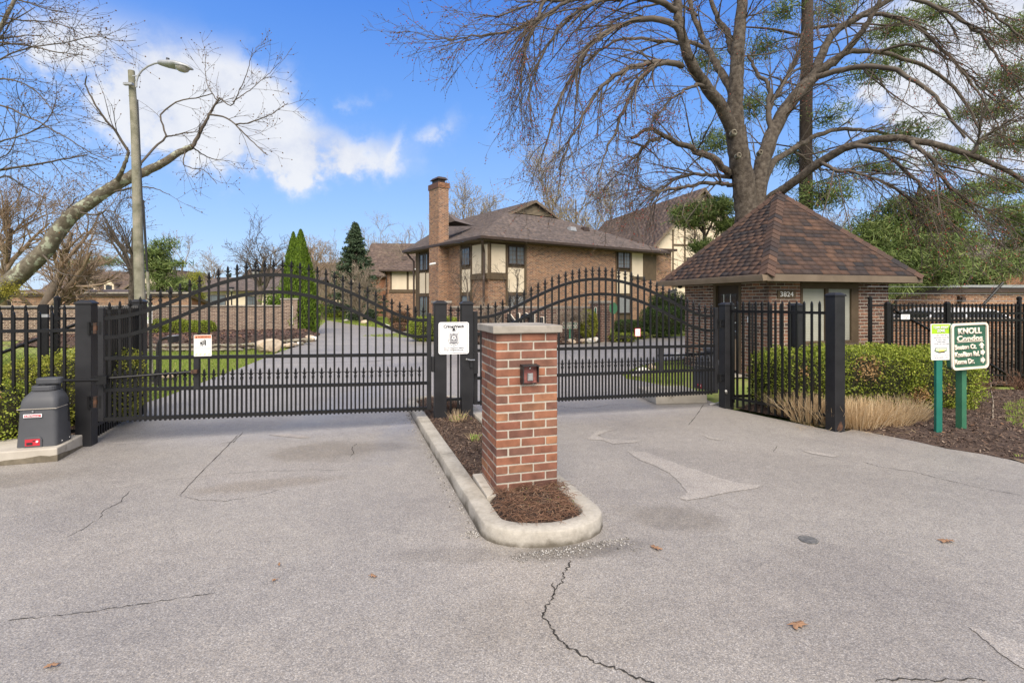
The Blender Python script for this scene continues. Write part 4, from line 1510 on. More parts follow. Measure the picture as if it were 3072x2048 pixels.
def pointed(h):
  k = round(h, 2)
  if k not in PK:
    w = .0125
    b = MB().box(-w, w, -w, w, 0, h - .045)
    b.add([(-w, -w, h - .045), (w, -w, h - .045), (w, w, h - .045), (-w, w, h - .045), (-w * .45, -w * 1.05, h - .02), (w * .45, -w * 1.05, h - .02), (w * .45, w * 1.05, h - .02), (-w * .45, w * 1.05, h - .02), (0, 0, h)],
        [(0, 1, 5, 4), (1, 2, 6, 5), (2, 3, 7, 6), (3, 0, 4, 7), (4, 5, 8), (5, 6, 8), (6, 7, 8), (7, 4, 8)])
    me = b.mesh('picket')
    me.materials.append(M['black'])
    PK[k] = me
  return PK[k]


def fence(label, a, b, top, low, rails, gap, group='black picket fences', inset=.09, name='picket_fence'):
  L = math.dist(a, b)
  t = thing(name, label, 'fence', (a[0], a[1], 0), atan2(b[1] - a[1], b[0] - a[0]), group)
  for z in rails:
    part('rail', MB().box(inset * .8, L - inset * .8, -.015, .015, z - .018, z + .018), M['black'], t)
  n = max(1, int(round((L - inset * 2) / gap)))
  for i in range(n + 1):
    x = inset + (L - 2 * inset) * i / n
    part('picket', pointed(top - low), None, t, (x, 0, low))
  return t


fence('short black picket fence angling from the right hinge post to the tall corner post', (xr1, yr1), (xr2, yr2), 1.61, .03, (.165, 1.455), .102)
fence('black picket fence running behind the clipped hedge beside the gatehouse', (xr1 + .05, yr1 + .06), (xr3, yr3), 1.575, .06, (.16, 1.44), .14)
fence('black picket fence behind the grey gate opener', uv((xL1, yL1), -2.6, 0), (xL1, yL1), 1.50, .06, (.165, 1.28), .116)
fence('black picket fence running back from the hinge post towards the utility pole', (xL1, yL1), (xL2, yL2), 1.55, .03, (.17, 1.42), .072)
fence('black picket fence with a diagonal brace beyond the yellow-green shrub', uv((xL2, yL2), -4.6, .1), uv((xL2, yL2), -.7, .1), 1.56, .06, (.2, 1.36), .15)
part('brace', MB().tube([(1.6, -.02, .3), (3.85, -.02, 1.3)], .022, 8), M['black'], [o for o in COL.objects if o.get('label', '').startswith('black picket fence with a diagonal')][0])
for k, q in enumerate((-1.0, -1.55, -2.1, -2.65)):
  p_ = uv((xL2, yL2), q, -.25)
  t = thing('fence_post', ('first', 'second', 'third', 'fourth')[k] + ' flat-topped dark fence post left of the hinge post', 'post', (*p_, 0), TH, 'dark flat posts behind the left fence')
  part('shaft', MB().box(-.045, .045, -.02, .02, 0, 1.56), M['black'], t)
  part('band', MB().box(-.048, .048, -.023, .023, 1.39, 1.43), M['steel'], t)
# little fixed panel between the centre posts
t = thing('picket_fence', 'narrow two-picket panel between the centre gate posts behind the sign', 'fence', (xc1, yc1, 0), atan2(yc2 - yc1, xc2 - xc1), 'black picket fences')
Lc = math.dist((xc1, yc1), (xc2, yc2))
for x in (Lc * .40, Lc * .68):
  o = part('picket', MB().box(x - .0105, x + .0105, -.0105, .0105, .12, 1.42), M['black'], t)
  part('finial', FIN, None, o, (x, 0, 1.42))
for z in (.32, 1.05, 1.3):
  part('rail', MB().box(.07, Lc - .07, -.016, .016, z - .018, z + .018), M['black'], t)


def hinge(label, line, s, z, off, w):
  t = part('hinge', MB().tube([(0, off, -.06), (0, off, .06)], .021, 10), M['rust'] if 'rusty' in label else M['black'], gL if line is LG else gR, (s, 0, z), label='rusty hinge' if 'rusty' in label else None)
  part('leaf', MB().box(-w, w, off - .012, off + .012, .028, .055).box(-w, w, off - .012, off + .012, -.055, -.028).box(-w - .01, -w + .012, off - .03, off + .03, -.07, .07).box(w - .012, w + .01, off - .03, off + .03, -.07, .07), M['black'], t)
  return t


hinge('rusty upper hinge on the left gate post', LG, -.06, LG.z(984, -.06), 0, .055)
hinge('dark rusty lower hinge on the left gate post', LG, -.06, LG.z(1205, -.06), 0, .055)
hinge('upper black hinge of the right gate', RG, RL + .07, RG.z(971, RL), 0, .055)
hinge('lower black hinge of the right gate', RG, RL + .07, RG.z(1135, RL), 0, .055)
# latch plate and knob on the centre post
t = thing('gate_latch', 'black latch plate with a bright knob on the right centre post', 'latch', (xc2, yc2, 0), TH)
zz = EYE + (CY - 1077) * yc2 / FPX
part('plate', MB().box(.085, .15, -.03, .02, zz - .19, zz + .08), M['black_post'], t)
part('box', MB().box(.03, .062, -.10, -.078, zz - .10, zz), M['black_post'], t)
part('knob', MB().tube([(-.015, -.125, zz + .012), (.03, -.12, zz), (.09, -.10, zz - .002)], .009, 8).lathe([(0, -.014), (.014, -.008), (.014, .008), (0, .014)], 10, (-.02, -.125, zz + .014)), M['chrome'], t)
t = thing('gate_stop', 'black stop block between the left gate and the centre post', 'gate stop', (*LG.at(LL + .065), 0), TH)
zz = EYE + (CY - 1092) * 6.76 / FPX
part('block', MB().box(-.032, .03, -.03, .03, zz - .10, zz + .10), M['plastic_dark'], t, bevel=.006)

# ------------------------------------------------------------------ gate openers
def opener(label, loc, rot, hl, group='gate openers'):
  t = thing('gate_opener', label, 'gate opener', loc, rot, group)
  b = MB()
  # lofted body: rings of a rounded rectangle, flared at the foot, sloping shoulders
  rg = []
  for (z, w, d, dy, r_) in ((0, .345, .30, 0, .035), (.03, .345, .30, 0, .04), (.20, .337, .288, .004, .045), (.40, .326, .272, .008, .05), (.455, .318, .262, .011, .055), (.495, .292, .236, .02, .06), (.53, .242, .20, .035, .06), (.545, .226, .188, .04, .06)):
    rg.append([(x, y + dy, z) for x, y in rrect(w, d, r_, 4)])
  n = len(rg[0])
  v = [p for r_ in rg for p in r_]
  f = [(i * n + j, i * n + (j + 1) % n, (i + 1) * n + (j + 1) % n, (i + 1) * n + j) for i in range(len(rg) - 1) for j in range(n)] + [tuple(range((len(rg) - 1) * n, len(rg) * n))]
  part('body', MB().add(v, f), M['plastic'], t, smooth=True)
  part('collar', MB().prism([(x, y + .03) for x, y in rrect(.215, .185, .06, 5)], .545, .60, 'z'), M['plastic'], t, bevel=.012, smooth=False)
  part('head', MB().prism([(x + .03, y + .03) for x, y in rrect(.225, .12, .05, 5)], .61, .675, 'z'), M['plastic'], t, bevel=.014)
  part('neck', MB().tube([(-.01, .03, .59), (-.01, .03, .615)], .05, 14), M['plastic_dark'], t)
  part('seam', MB().box(-.1665, .1665, -.1415, -.128, .378, .383).box(.16, .1665, -.128, .125, .378, .383), M['concrete'], t)
  part('vent', MB().box(.1655, .1685, .07, .10, .05, .40), M['plastic_dark'], t)
  for x, y, z in ((-.03, -.141, .358), (.172, -.05, .03), (.172, .09, .03)):
    part('bolt', MB().lathe([(0, 0), (.009, 0), (.008, .006), (0, .007)], 8), M['chrome'], t, (x, y, z), (pi / 2, 0, 0) if y < -.1 else (0, pi / 2, 0))
  bd = part('badge', MB().box(-.107, .047, -.1475, -.139, .298, .332), M['sign_white'], t)
  bf = part('badge_field', MB().box(-.099, .039, -.1495, -.1475, .304, .326), M['red_print'], t)
  part('lettering', text_mesh('LiftMaster', .122, .015, .001, .012), M['sign_white'], bf, (-.03, -.1496, .315))
  hs = part('panel_hood', MB().prism([(-.10, .0), (.055, .0), (.055, .075), (.042, .098), (.02, .105), (-.065, .105), (-.087, .098), (-.10, .075)], -.163, -.13, 'y'), M['plastic'], t, bevel=.006)
  fld = part('control_panel', MB().box(-.085, .04, -.1655, -.163, .018, .085), M['red_print'], t)
  part('switch', MB().box(-.07, -.022, -.171, -.1655, .03, .052).box(-.02, .0, -.168, -.1655, .062, .07), M['plastic_dark'], fld)
  part('knob', MB().lathe([(0, 0), (.011, 0), (.009, .008), (0, .009)], 12), M['sign_white'], fld, (.018, -.1655, .058), (pi / 2, 0, 0))
  return t


ox, oy, oz = G(84, 1341, .134)
oo = opener('grey plastic gate opener on the concrete pad at the far left', (ox + .035, oy + .15, .134), TH, True)
cpd = tag(part('concrete_pad', MB().box(-2.2, 0, 0, .58, 0, .134), M['concrete'], None, (-4.556, 5.21, 0), (0, 0, TH + radians(3)), bevel=.012), 'stained concrete pad under the gate opener at the far left', 'pad')
part('damp_stain', MB().prism([(-1.2, .001), (-.9, .022), (-.72, .03), (-.55, .024), (-.42, .05), (-.26, .055), (-.14, .07), (-.06, .058), (0.0, .066), (.0015, .001)], -.003, .0005, 'y'), M['kerb_stain'], cpd)
part('damp_stain', MB().prism([(0, .001), (0, .066), (.12, .06), (.26, .04), (.42, .03), (.57, .02), (.57, .001)], -.0005, .003, 'x'), M['kerb_stain'], cpd)
# operator arm (two links) to the bracket on the gate
ap = [(ox + .12, oy + .19, .134 + .64)]
sA, zA = LG.sz(309, 1136)
sB, zB = LG.sz(588, 1112.5)
arm = thing('opener_arm', 'thin black steel arm linking the left opener to its gate', 'arm', (0, 0, 0))
eA = (*LG.at(sA + .03, .09), zA)
eA2 = (*LG.at(sA + .03, .06), zA + .01)
eB = (*LG.at(sB, .05), zB)
part('inner_link', MB().tube([ap[0], eA], .017, 8), M['black'], arm)
part('outer_link', MB().tube([eA2, eB], .015, 8), M['black'], arm)
part('elbow', MB().box(-.06, .05, -.03, .03, -.045, .045), M['black'], arm, eA, (0, 0, LG.a))
part('bracket', MB().box(-.03, .03, -.05, .02, -.02, .02), M['rust'], arm, (*LG.at(sB + .0, .03), zB), (0, 0, LG.a))
part('bracket_post', MB().box(sB - .02, sB + .034, -.022, .022, LG.z(1167, sB), LG.z(1076, sB)), M['black_post'], gL)
# right opener, behind the gate
ox2, oy2, oz2 = G(2120, 1168, .15)
o2 = dup(oo, (ox2 + .02, oy2 + .05, .16), radians(-62), 'dark grey gate opener standing between the right gate and the gatehouse')
pad2 = tag(part('concrete_pad', MB().box(-.85, .0, -.05, .75, 0, .15), M['concrete'], None, (*G(2117, 1207)[:2], 0), (0, 0, radians(8)), bevel=.012), 'low concrete pad under the right gate opener', 'pad')
sC, zC = RG.sz(1981, 1067)
arm2 = thing('opener_arm', 'thin black steel arm linking the right opener to its gate', 'arm', (0, 0, 0))
e1 = (*RG.at(sC, -.05), zC)
e2 = P(2072, 1064, 8.15)
e3 = P(2140, 1058, 8.25)
part('outer_link', MB().tube([e1, e2], .016, 8), M['black'], arm2)
part('inner_link', MB().tube([e2, e3], .02, 8), M['black'], arm2)
part('elbow', MB().box(-.07, .06, -.03, .03, -.02, .03), M['black'], arm2, e2, (0, 0, RG.a))
part('bracket_post', MB().box(sC - .022, sC + .03, -.022, .022, RG.z(1113, sC), RG.z(1043, sC)), M['black_post'], gR)
cq = [G(2178, 1172, .3), G(2180, 1185, .16), G(2168, 1203, .06), G(2150, 1210, .02), G(2128, 1213, .012)]
tag(part('conduit', MB().tube(cq, .016, 8), mat('grey_conduit', [(.33, .32, .30), (.42, .41, .39)], 9, .5), None), 'bent grey conduit coming out of the right opener pad', 'conduit')
# ------------------------------------------------------------------ garden walls
r8 = np.random.default_rng(81)


def garden_wall(name, label, x, y, ang, L, h, bmat, cap=.06, thick=.3, group=None):
  t = thing(name, label, 'wall', (x, y, 0), ang, group)
  facade(t, L, h - cap, [], bmat, (0, 0, 0), 0, r8, thick=thick)
  part('coping', MB().box(-.02, L + .02, -.05, thick + .04, h - cap + .002, h), M['concrete_cap'], t)
  return t


A_ = G(0, 1022)
wx0, wy0 = -22.5, 20.5
wang = atan2(24.6 - 20.5, -10.85 + 22.5)
wl = math.hypot(24.6 - 20.5, -10.85 + 22.5)
garden_wall('entrance_wall', 'long grey-brown brick entrance wall behind the left gate', wx0, wy0, wang, wl, 1.43, 'brick_wall')
pw = .72
t = thing('entrance_pier', 'brick pier ending the entrance wall beside the tall arborvitae', 'pier', (-10.87, 24.45, 0), wang)
facade(t, pw, 1.68, [], 'brick_wall', (0, 0, 0), 0, r8, thick=pw)
facade(t, pw, 1.68, [], 'brick_wall', (pw - .002, 0, 0), pi / 2, r8, thick=.02)
part('cap', MB().box(-.04, pw + .04, -.04, pw + .04, 1.682, 1.75), M['concrete_cap'], t)
EP = Line(-10.87, 24.45, wang)


def street_plate(label, line, x0, y0, x1, y1, body, off=.03, group='vertical street name boards'):
  a, b, z0, z1 = line.rect(x0, y0, x1, y1)
  w, h = b - a, z1 - z0
  t = thing('street_name_sign', label, 'sign', (*line.at((a + b) / 2, off), (z0 + z1) / 2), line.a, group)
  part('border', MB().prism(rrect(w, h, w * .22, 3), -.012, 0, 'y'), M['cream'], t)
  part('board', MB().prism(rrect(w * .66, h * .95, w * .15, 3), -.016, -.0121, 'y'), M['sign_green'], t)
  part('lettering', text_mesh(body, h * .86, w * .40, .003), M['cream'], t, (0, -.0165, 0), (0, -pi / 2, 0))
  return t


street_plate('vertical green and cream street name board on the entrance pier', EP, 871, 917, 879, 973, 'BOSTON COURT')
# low sign wall with piers across the junction
SWZ = 21.6
sw0, sw1 = (1346 - CX) * SWZ / FPX, (1778 - CX) * 20.9 / FPX
sang = atan2(20.9 - SWZ, sw1 - sw0)
swl = math.hypot(20.9 - SWZ, sw1 - sw0)
garden_wall('sign_wall', 'low dark red brick wall carrying the big black estate letters', sw0, SWZ, sang, swl, 1.40, 'brick_sign')
SWL = Line(sw0, SWZ, sang)
for (label, px, Z, w, h) in (('dark brick pier at the left end of the letter wall', 1324, 21.6, .62, 1.60), ('dark brick pier with a small box beside the round topiary', 1801, 20.75, .56, 1.60)):
  t = thing('wall_pier', label, 'pier', ((px - CX) * Z / FPX, Z, 0), radians(38) if px > 1500 else radians(20), 'piers of the low letter wall')
  for i in range(4):
    a = i * pi / 2
    facade(t, w, h - .06, [], 'brick_sign', (-w / 2 * cos(a) + w / 2 * sin(a), -w / 2 * sin(a) - w / 2 * cos(a), 0), a, r8, thick=.04)
  part('cap', MB().box(-w / 2 - .05, w / 2 + .05, -w / 2 - .05, w / 2 + .05, h - .058, h + .02), M['concrete_cap'], t)
  if px > 1500:
    part('meter_box', MB().box(.3, .40, -.12, .10, 1.02, 1.28), M['steel'], t, bevel=.01)
    pier_t = t
PLN = Line((1790 - CX) * 20.42 / FPX, 20.42, radians(38))
# the estate letters
t = thing('wall_letters', 'big black cream-edged letters on the low brick wall behind the pillar', 'letters', (0, 0, 0))
for ch, x0, x1, y0 in (('K', 1481, 1513, 940), ('N', 1523, 1558, 940), ('O', 1560, 1594, 939), ('L', 1596, 1617, 940), ('L', 1620, 1648, 951)):
  a, b, z0, z1 = SWL.rect(x0, y0, x1, y0 + 44)
  o = part('letter', text_mesh(ch, b - a, z1 - z0, .10, .045), M['ink'], t, (*SWL.at((a + b) / 2, .06), (z0 + z1) / 2), (0, 0, sang))
  part('letter_edge', text_mesh(ch, (b - a) * 1.07, (z1 - z0) * 1.06, .02, .045), M['cream'], t, (*SWL.at((a + b) / 2 + .03, .03), (z0 + z1) / 2), (0, 0, sang))

# ------------------------------------------------------------------ houses
def win(parent, a, b, z0, z1, place, rot, cols=3, rows=4, pane='curtain_glass', two=False):
  """window: frame, pane, muntins; panel coordinates (x along the wall, wall face on y=0)"""
  fr = .05
  m = MB().box(a, a + fr, -.02, .06, z0, z1).box(b - fr, b, -.02, .06, z0, z1).box(a + fr, b - fr, -.02, .06, z1 - fr, z1).box(a + fr, b - fr, -.02, .06, z0, z0 + fr)
  if two:
    mid = (a + b) / 2
    m.box(mid - .035, mid + .035, -.015, .055, z0 + fr, z1 - fr)
  o = part('window', m, M['gutter_dark'], parent, place, (0, 0, rot))
  part('pane', MB().box(a + fr, b - fr, .025, .03, z0 + fr, z1 - fr), M[pane], o)
  if cols:
    g_ = MB()
    for i in range(1, cols):
      x = a + fr + (b - a - 2 * fr) * i / cols
      g_.box(x - .009, x + .009, .012, .024, z0 + fr, z1 - fr)
    for i in range(1, rows):
      z = z0 + fr + (z1 - z0 - 2 * fr) * i / rows
      g_.box(a + fr, b - fr, .0125, .0235, z - .009, z + .009)
    part('pane_strips', g_, M['trim'], o)
  return o


HA = radians(35.5)
HX, HY = -1.35, 26.0
HF, HLn = Line(HX, HY, HA), Line(HX, HY, HA + pi / 2)
hp = lambda x, y: (1200 + x / 2.352, 500 + y / 2.352)
HW, HE = 13.1, 4.72
HD = HLn.s(1247)
house = thing('brick_house', 'two-storey brick and cream stucco house with tall chimney behind the gates', 'house', (HX, HY, 0), HA)
r9 = np.random.default_rng(91)


def hrect(line, x0, y0, x1, y1, L=None):
  (ax, ay), (bx, by) = hp(x0, y0), hp(x1, y1)
  a, b, z0, z1 = line.rect(ax, ay, bx, by)
  if L is not None:
    a, b = L - a, L - b
  return min(a, b), max(a, b), z0, min(z1, HE)


F_hole = [hrect(HF, 745, 545, 888, 1200), hrect(HF, 1522, 585, 1632, 1200), (0, hrect(HF, 640, 545, 745, 755)[1], hrect(HF, 640, 545, 742, 795)[2], HE), (hrect(HF, 1632, 600, 1715, 780)[0], HW, hrect(HF, 1632, 600, 1715, 800)[2], HE)]
F_hole = [(a, b, max(z0, 0.0) if i < 2 else z0, HE) for i, (a, b, z0, z1) in enumerate(F_hole)]
F_hole[0] = (*F_hole[0][:2], .0, HE)
F_hole[1] = (*F_hole[1][:2], .0, HE)
facade(house, HW, HE, F_hole, 'brick_house', (0, 0, 0), 0, r9, thick=.2)
L_hole = [hrect(HLn, 428, 540, 510, 1200, HD), hrect(HLn, 510, 540, 620, 795, HD), hrect(HLn, 118, 600, 206, 1200, HD)]
L_hole = [(a, b, 0 if i != 1 else z0, HE) for i, (a, b, z0, z1) in enumerate(L_hole)]
facade(house, HD, HE, L_hole, 'brick_house', (0, HD, 0), -pi / 2, r9, thick=.2)


def filled(rects, place, rot, m, name, y0, y1):
  for a, c, z0, z1 in rects:
    part(name, MB().box(a, c, y0, y1, z0, z1), M[m], house, place, (0, 0, rot))


PF, RF = (0, 0, 0), 0
PLf, RLf = (0, HD, 0), -pi / 2
stF = [hrect(HF, 642, 548, 742, 748), hrect(HF, 757, 715, 873, 885), hrect(HF, 1526, 742, 1617, 893), hrect(HF, 1634, 603, 1712, 775)]
stL = [hrect(HLn, 513, 552, 580, 755, HD), hrect(HLn, 588, 548, 618, 750, HD), hrect(HLn, 440, 725, 503, 885, HD), hrect(HLn, 142, 750, 184, 893, HD), hrect(HLn, 188, 750, 206, 893, HD)]
for s_ in stF:
  filled([s_], PF, RF, 'stucco', 'stucco_panel', -.03, .1)
for s_ in stL:
  filled([s_], PLf, RLf, 'stucco', 'stucco_panel', -.03, .1)
filled([(a, b, z0, z1) for a, b, z0, z1 in F_hole], PF, RF, 'trim', 'timber_frame', -.012, .12)
filled([(a, b, z0, z1) for a, b, z0, z1 in L_hole], PLf, RLf, 'trim', 'timber_frame', -.012, .12)
bands = [hrect(HF, 628, 757, 745, 795)]
filled(bands, PF, RF, 'trim', 'band_board', -.09, .02)
filled([hrect(HLn, 505, 757, 622, 795, HD)], PLf, RLf, 'trim', 'band_board', -.09, .02)
filled([hrect(HF, 745, 545, 757, 1200), hrect(HF, 873, 545, 889, 1200), hrect(HF, 1521, 585, 1527, 1200), hrect(HF, 1618, 585, 1632, 1200), hrect(HF, 1713, 600, 1729, 780)], PF, RF, 'trim', 'timber_post', -.06, .02)
filled([hrect(HLn, 428, 545, 440, 1200, HD), hrect(HLn, 503, 545, 511, 1200, HD), hrect(HLn, 580, 545, 587, 752, HD), hrect(HLn, 116, 605, 141, 1200, HD), hrect(HLn, 184, 605, 187, 1200, HD)], PLf, RLf, 'trim', 'timber_post', -.06, .02)
for (x0, y0, x1, y1, c) in ((760, 562, 874, 692, 3), (1531, 603, 1619, 718, 3)):
  a, b, z0, z1 = hrect(HF, x0, y0, x1, y1)
  win(house, a, b, z0, z1, (0, -.075, 0), 0, 4, 4, two=True)
for (x0, y0, x1, y1) in ((760, 905, 874, 1090), (1527, 912, 1619, 1036)):
  a, b, z0, z1 = hrect(HF, x0, y0, x1, y1)
  o = win(house, a, b, max(z0, .6), z1, (0, -.075, 0), 0, 0, 0)
  sl = MB()
  for i in range(22):
    q = max(z0, .6) + .06 + i * (z1 - max(z0, .6) - .12) / 22
    sl.box(a + .05, b - .05, .012, .018, q, q + .035)
  part('blind', sl, M['curtain'], o)
for (x0, y0, x1, y1) in ((440, 572, 500, 697), (143, 617, 204, 732), (440, 907, 503, 1090), (143, 913, 204, 1090)):
  a, b, z0, z1 = hrect(HLn, x0, y0, x1, y1, HD)
  win(house, a, b, max(z0, .5), z1, (-.075, HD, 0), -pi / 2, 3 if y0 < 700 else 0, 3, two=(x0 < 200))
part('wall', MB().box(5, HW, HD, HD + 6, 0, HE).box(HW - .2, HW, .2, HD, 0, HE).box(.2, HW, HD - .2, HD, 0, HE), M['brick_house'], house, label='plain rear walls')
# roof with a louvred gablet
EO, RZ, GY_ = .55, 8.07, 4.46
EZh = 4.80
pit = (RZ - EZh) / (HW / 2 + EO)
gz = EZh + pit * (GY_ + EO)
gw = (RZ - gz) / pit
xc = HW / 2
slope(house, [(-EO, -EO, EZh), (HW + EO, -EO, EZh), (xc + gw, GY_, gz), (xc - gw, GY_, gz)], r9, 'shingle_house', .145, .26, .4, .016)
slope(house, [(-EO, HD + .6, EZh), (-EO, -EO, EZh), (xc - gw, GY_, gz), (xc, GY_ - .25, RZ), (xc, 15.7, RZ)], r9, 'shingle_house', .145, .26, .4, .016)
slope(house, [(HW + EO, -EO, EZh), (HW + EO, 15.7, EZh), (xc, 15.7, RZ), (xc, GY_ - .25, RZ), (xc + gw, GY_, gz)], r9, 'shingle_house', .145, .26, .4, .016)
gb = part('gablet', MB().prism([(xc - gw + .1, gz), (xc + gw - .1, gz), (xc, RZ - .06)], GY_ + .06, GY_ + .16, 'y'), M['door'], house)
lv = MB()
n = 9
for i in range(n):
  z = gz + .06 + (RZ - gz - .22) * i / n
  hw = (RZ - .1 - z) / pit - .12
  if hw > .05:
    lv.add([(xc - hw, GY_ - .02, z), (xc + hw, GY_ - .02, z), (xc + hw, GY_ + .055, z + .085), (xc - hw, GY_ + .055, z + .085), (xc - hw, GY_ - .02, z + .015), (xc + hw, GY_ - .02, z + .015), (xc + hw, GY_ + .055, z + .10), (xc - hw, GY_ + .055, z + .10)],
        [(3, 2, 1, 0), (4, 5, 6, 7), (0, 1, 5, 4), (1, 2, 6, 5), (2, 3, 7, 6), (3, 0, 4, 7)])
part('louvre', lv, mat('weathered_louvre', [(.20, .165, .115), (.27, .22, .155)], 4, .8), gb)
rk = MB()
for sg in (-1, 1):
  rk.add([(xc + sg * (gw + .12), GY_ - .28, gz - .1), (xc, GY_ - .28, RZ + .02), (xc, GY_ - .22, RZ + .02), (xc + sg * (gw + .12), GY_ - .22, gz - .1),
      (xc + sg * (gw + .12), GY_ - .28, gz - .26), (xc, GY_ - .28, RZ - .16), (xc, GY_ - .22, RZ - .16), (xc + sg * (gw + .12), GY_ - .22, gz - .26)],
      [(0, 1, 2, 3), (4, 5, 1, 0), (7, 6, 2, 3), (5, 6, 2, 1), (4, 7, 3, 0), (4, 5, 6, 7)])
part('bargeboard', rk, M['fascia'], house)
part('gutter', MB().box(-EO - .11, HW + EO + .1, -EO - .11, -EO + .0, EZh - .14, EZh - .01).box(-EO - .11, -EO, -EO, HD + .6, EZh - .14, EZh - .01), M['gutter_dark'], house)
part('soffit', MB().box(-EO, HW + EO, -EO, .0, EZh - .2, EZh - .145).box(-EO, .0, 0, HD + .6, EZh - .2, EZh - .145), M['trim'], house)
for (x, y) in ((-.16, -.16),):
  part('downpipe', MB().tube([(-.5, -.5, EZh - .12), (-.45, -.45, EZh - .28), (x, y, EZh - .75), (x, y, 2.9), (x - .06, y - .06, 2.7), (x - .06, y - .06, .0)], .06, 8), M['gutter_dark'], house)
part('downpipe', MB().tube([(-.5, HD + .3, EZh - .12), (-.3, HD + .25, EZh - .4), (-.1, HD + .05, EZh - .7), (-.1, HD + .05, 0)], .06, 8), M['gutter_dark'], house)
for (x, y) in ((7.6, 2.0), (9.0, 2.3)):
  part('roof_vent', MB().frus(x - .25, x + .25, y - .2, y + .2, EZh + pit * (y + EO) - .05, EZh + pit * (y + EO) + .2, .05), M['alu'] if x < 8 else M['gutter_dark'], house)
ch = part('chimney', slab(.62, 8.2, [], 1.185), M['mortar_far'], house, (-.62, 3.77, 0))
rc = brick_rects(.62, 7.9, [], .02)
part('brickwork', brick_mass('brickwork', rc, r9), M['brick_house'], ch, kind='stuff')
rc = brick_rects(1.185, 7.9, [], .02, .1)
part('brickwork', brick_mass('brickwork', rc, r9), M['brick_house'], ch, (0, 1.185, 0), (0, 0, -pi / 2), kind='stuff')
part('brickwork', brick_mass('brickwork', brick_rects(.72, .3, [], .0), r9), M['brick_house'], ch, (-.05, -.045, 7.9), kind='stuff')
part('crown', MB().box(-.045, .665, -.04, 1.225, 7.9, 8.2), M['brick_sign'], ch)
part('chimney_cap', MB().box(.1, .5, .2, 1.0, 8.2, 8.42).frus(-.02, .64, .1, 1.1, 8.42, 8.56, .12), M['gutter_dark'], ch)
part('cricket', MB().add([(0, 3.0, 6.0), (0, 5.6, 6.0), (2.0, 4.35, 6.05), (0, 4.35, 6.75), (-.02, 4.35, 5.2)], [(0, 2, 3), (1, 3, 2), (0, 3, 1)]), M['shingle_house'], house)
t = thing('security_camera', 'white camera on a thin arm at the house chimney', 'camera', (-4.37, 28.75, 2.62 + 1.05), HA)
part('housing', MB().tube([(-.3, -.2, -.05), (.05, -.2, .02)], .06, 8), M['cam_white'], t)
part('arm', MB().tube([(.05, -.2, .02), (.75, -.05, .06)], .018, 6), M['gutter_dark'], t)


def gable_house(name, label, loc, rot, w, d, eave, ridge, axis, wallm, roofm, ov=.4, e=.2, timbers=(), wins=(), dormers=(), brick_base=0.0, group=None, left=True):
  """box with a gable roof; axis 'x': ridge along x, 'y': ridge along y (gable faces the viewer)"""
  t = thing(name, label, 'house', loc, rot, group)
  r = np.random.default_rng(int(abs(loc[0] * 31 + loc[1] * 7)))
  if axis == 'x':
    part('wall', MB().prism([(0, 0), (d, 0), (d, eave), (d / 2, ridge - .05), (0, eave)], 0, w, 'x'), M[wallm], t)
    slope(t, [(-ov, -ov, eave), (w + ov, -ov, eave), (w + ov, d / 2, ridge), (-ov, d / 2, ridge)], r, roofm, e, .4, .7, .02)
    slope(t, [(w + ov, d + ov, eave), (-ov, d + ov, eave), (-ov, d / 2, ridge), (w + ov, d / 2, ridge)], r, None, e)
    part('gutter', MB().box(-ov, w + ov, -ov - .1, -ov, eave - .14, eave - .02), M['gutter_dark'], t)
  else:
    part('wall', MB().prism([(0, 0), (w, 0), (w, eave), (w / 2, ridge - .05), (0, eave)], 0, d, 'y'), M[wallm], t)
    slope(t, [(-ov, d + ov, eave), (-ov, -ov, eave), (w / 2, -ov, ridge), (w / 2, d + ov, ridge)], r, roofm, e, .4, .7, .02)
    slope(t, [(w + ov, -ov, eave), (w + ov, d + ov, eave), (w / 2, d + ov, ridge), (w / 2, -ov, ridge)], r, roofm, e, .4, .7, .02)
    for sg in (0, 1):
      a, b = ((-ov, eave), (w / 2, ridge)) if sg == 0 else ((w / 2, ridge), (w + ov, eave))
      part('bargeboard', MB().prism([(a[0], a[1] - .22), (b[0], b[1] - .22), (b[0], b[1] + .02), (a[0], a[1] + .02)], -ov - .06, -ov, 'y'), M['fascia'], t)
  if brick_base:
    part('brickwork', brick_mass('brickwork', brick_rects(w, brick_base, [(a, b, c, q) for a, b, c, q in wins], .02), r, .02), M['brick_house'], t, kind='stuff')
  for (a, b, c, q) in timbers:
    part('timber', MB().box(a, b, -.05, .02, c, q), M['trim'], t)
  for (a, b, c, q) in wins:
    win(t, a, b, c, q, (0, -.04, 0), 0, 3, 3)
  for (x, z, wd) in dormers:
    y = d / 2 * (z - eave) / (ridge - eave)
    dm = part('dormer', MB().prism([(x - wd / 2, z - .3), (x + wd / 2, z - .3), (x + wd / 2, z + wd * .7), (x, z + wd * 1.15), (x - wd / 2, z + wd * .7)], y - .4, y + 2.5, 'y'), M['stucco'], t)
    part('dormer_roof', MB().prism([(x - wd / 2 - .2, z + wd * .55), (x, z + wd * 1.2), (x + wd / 2 + .2, z + wd * .55), (x + wd / 2 + .2, z + wd * .68), (x, z + wd * 1.36), (x - wd / 2 - .2, z + wd * .68)], y - .55, y + 2.6, 'y'), M['shingle_dark'], dm)
    part('dormer_window', MB().box(x - wd * .32, x + wd * .32, y - .45, y - .4, z - .2, z + wd * .5), M['glass'], dm)
  return t


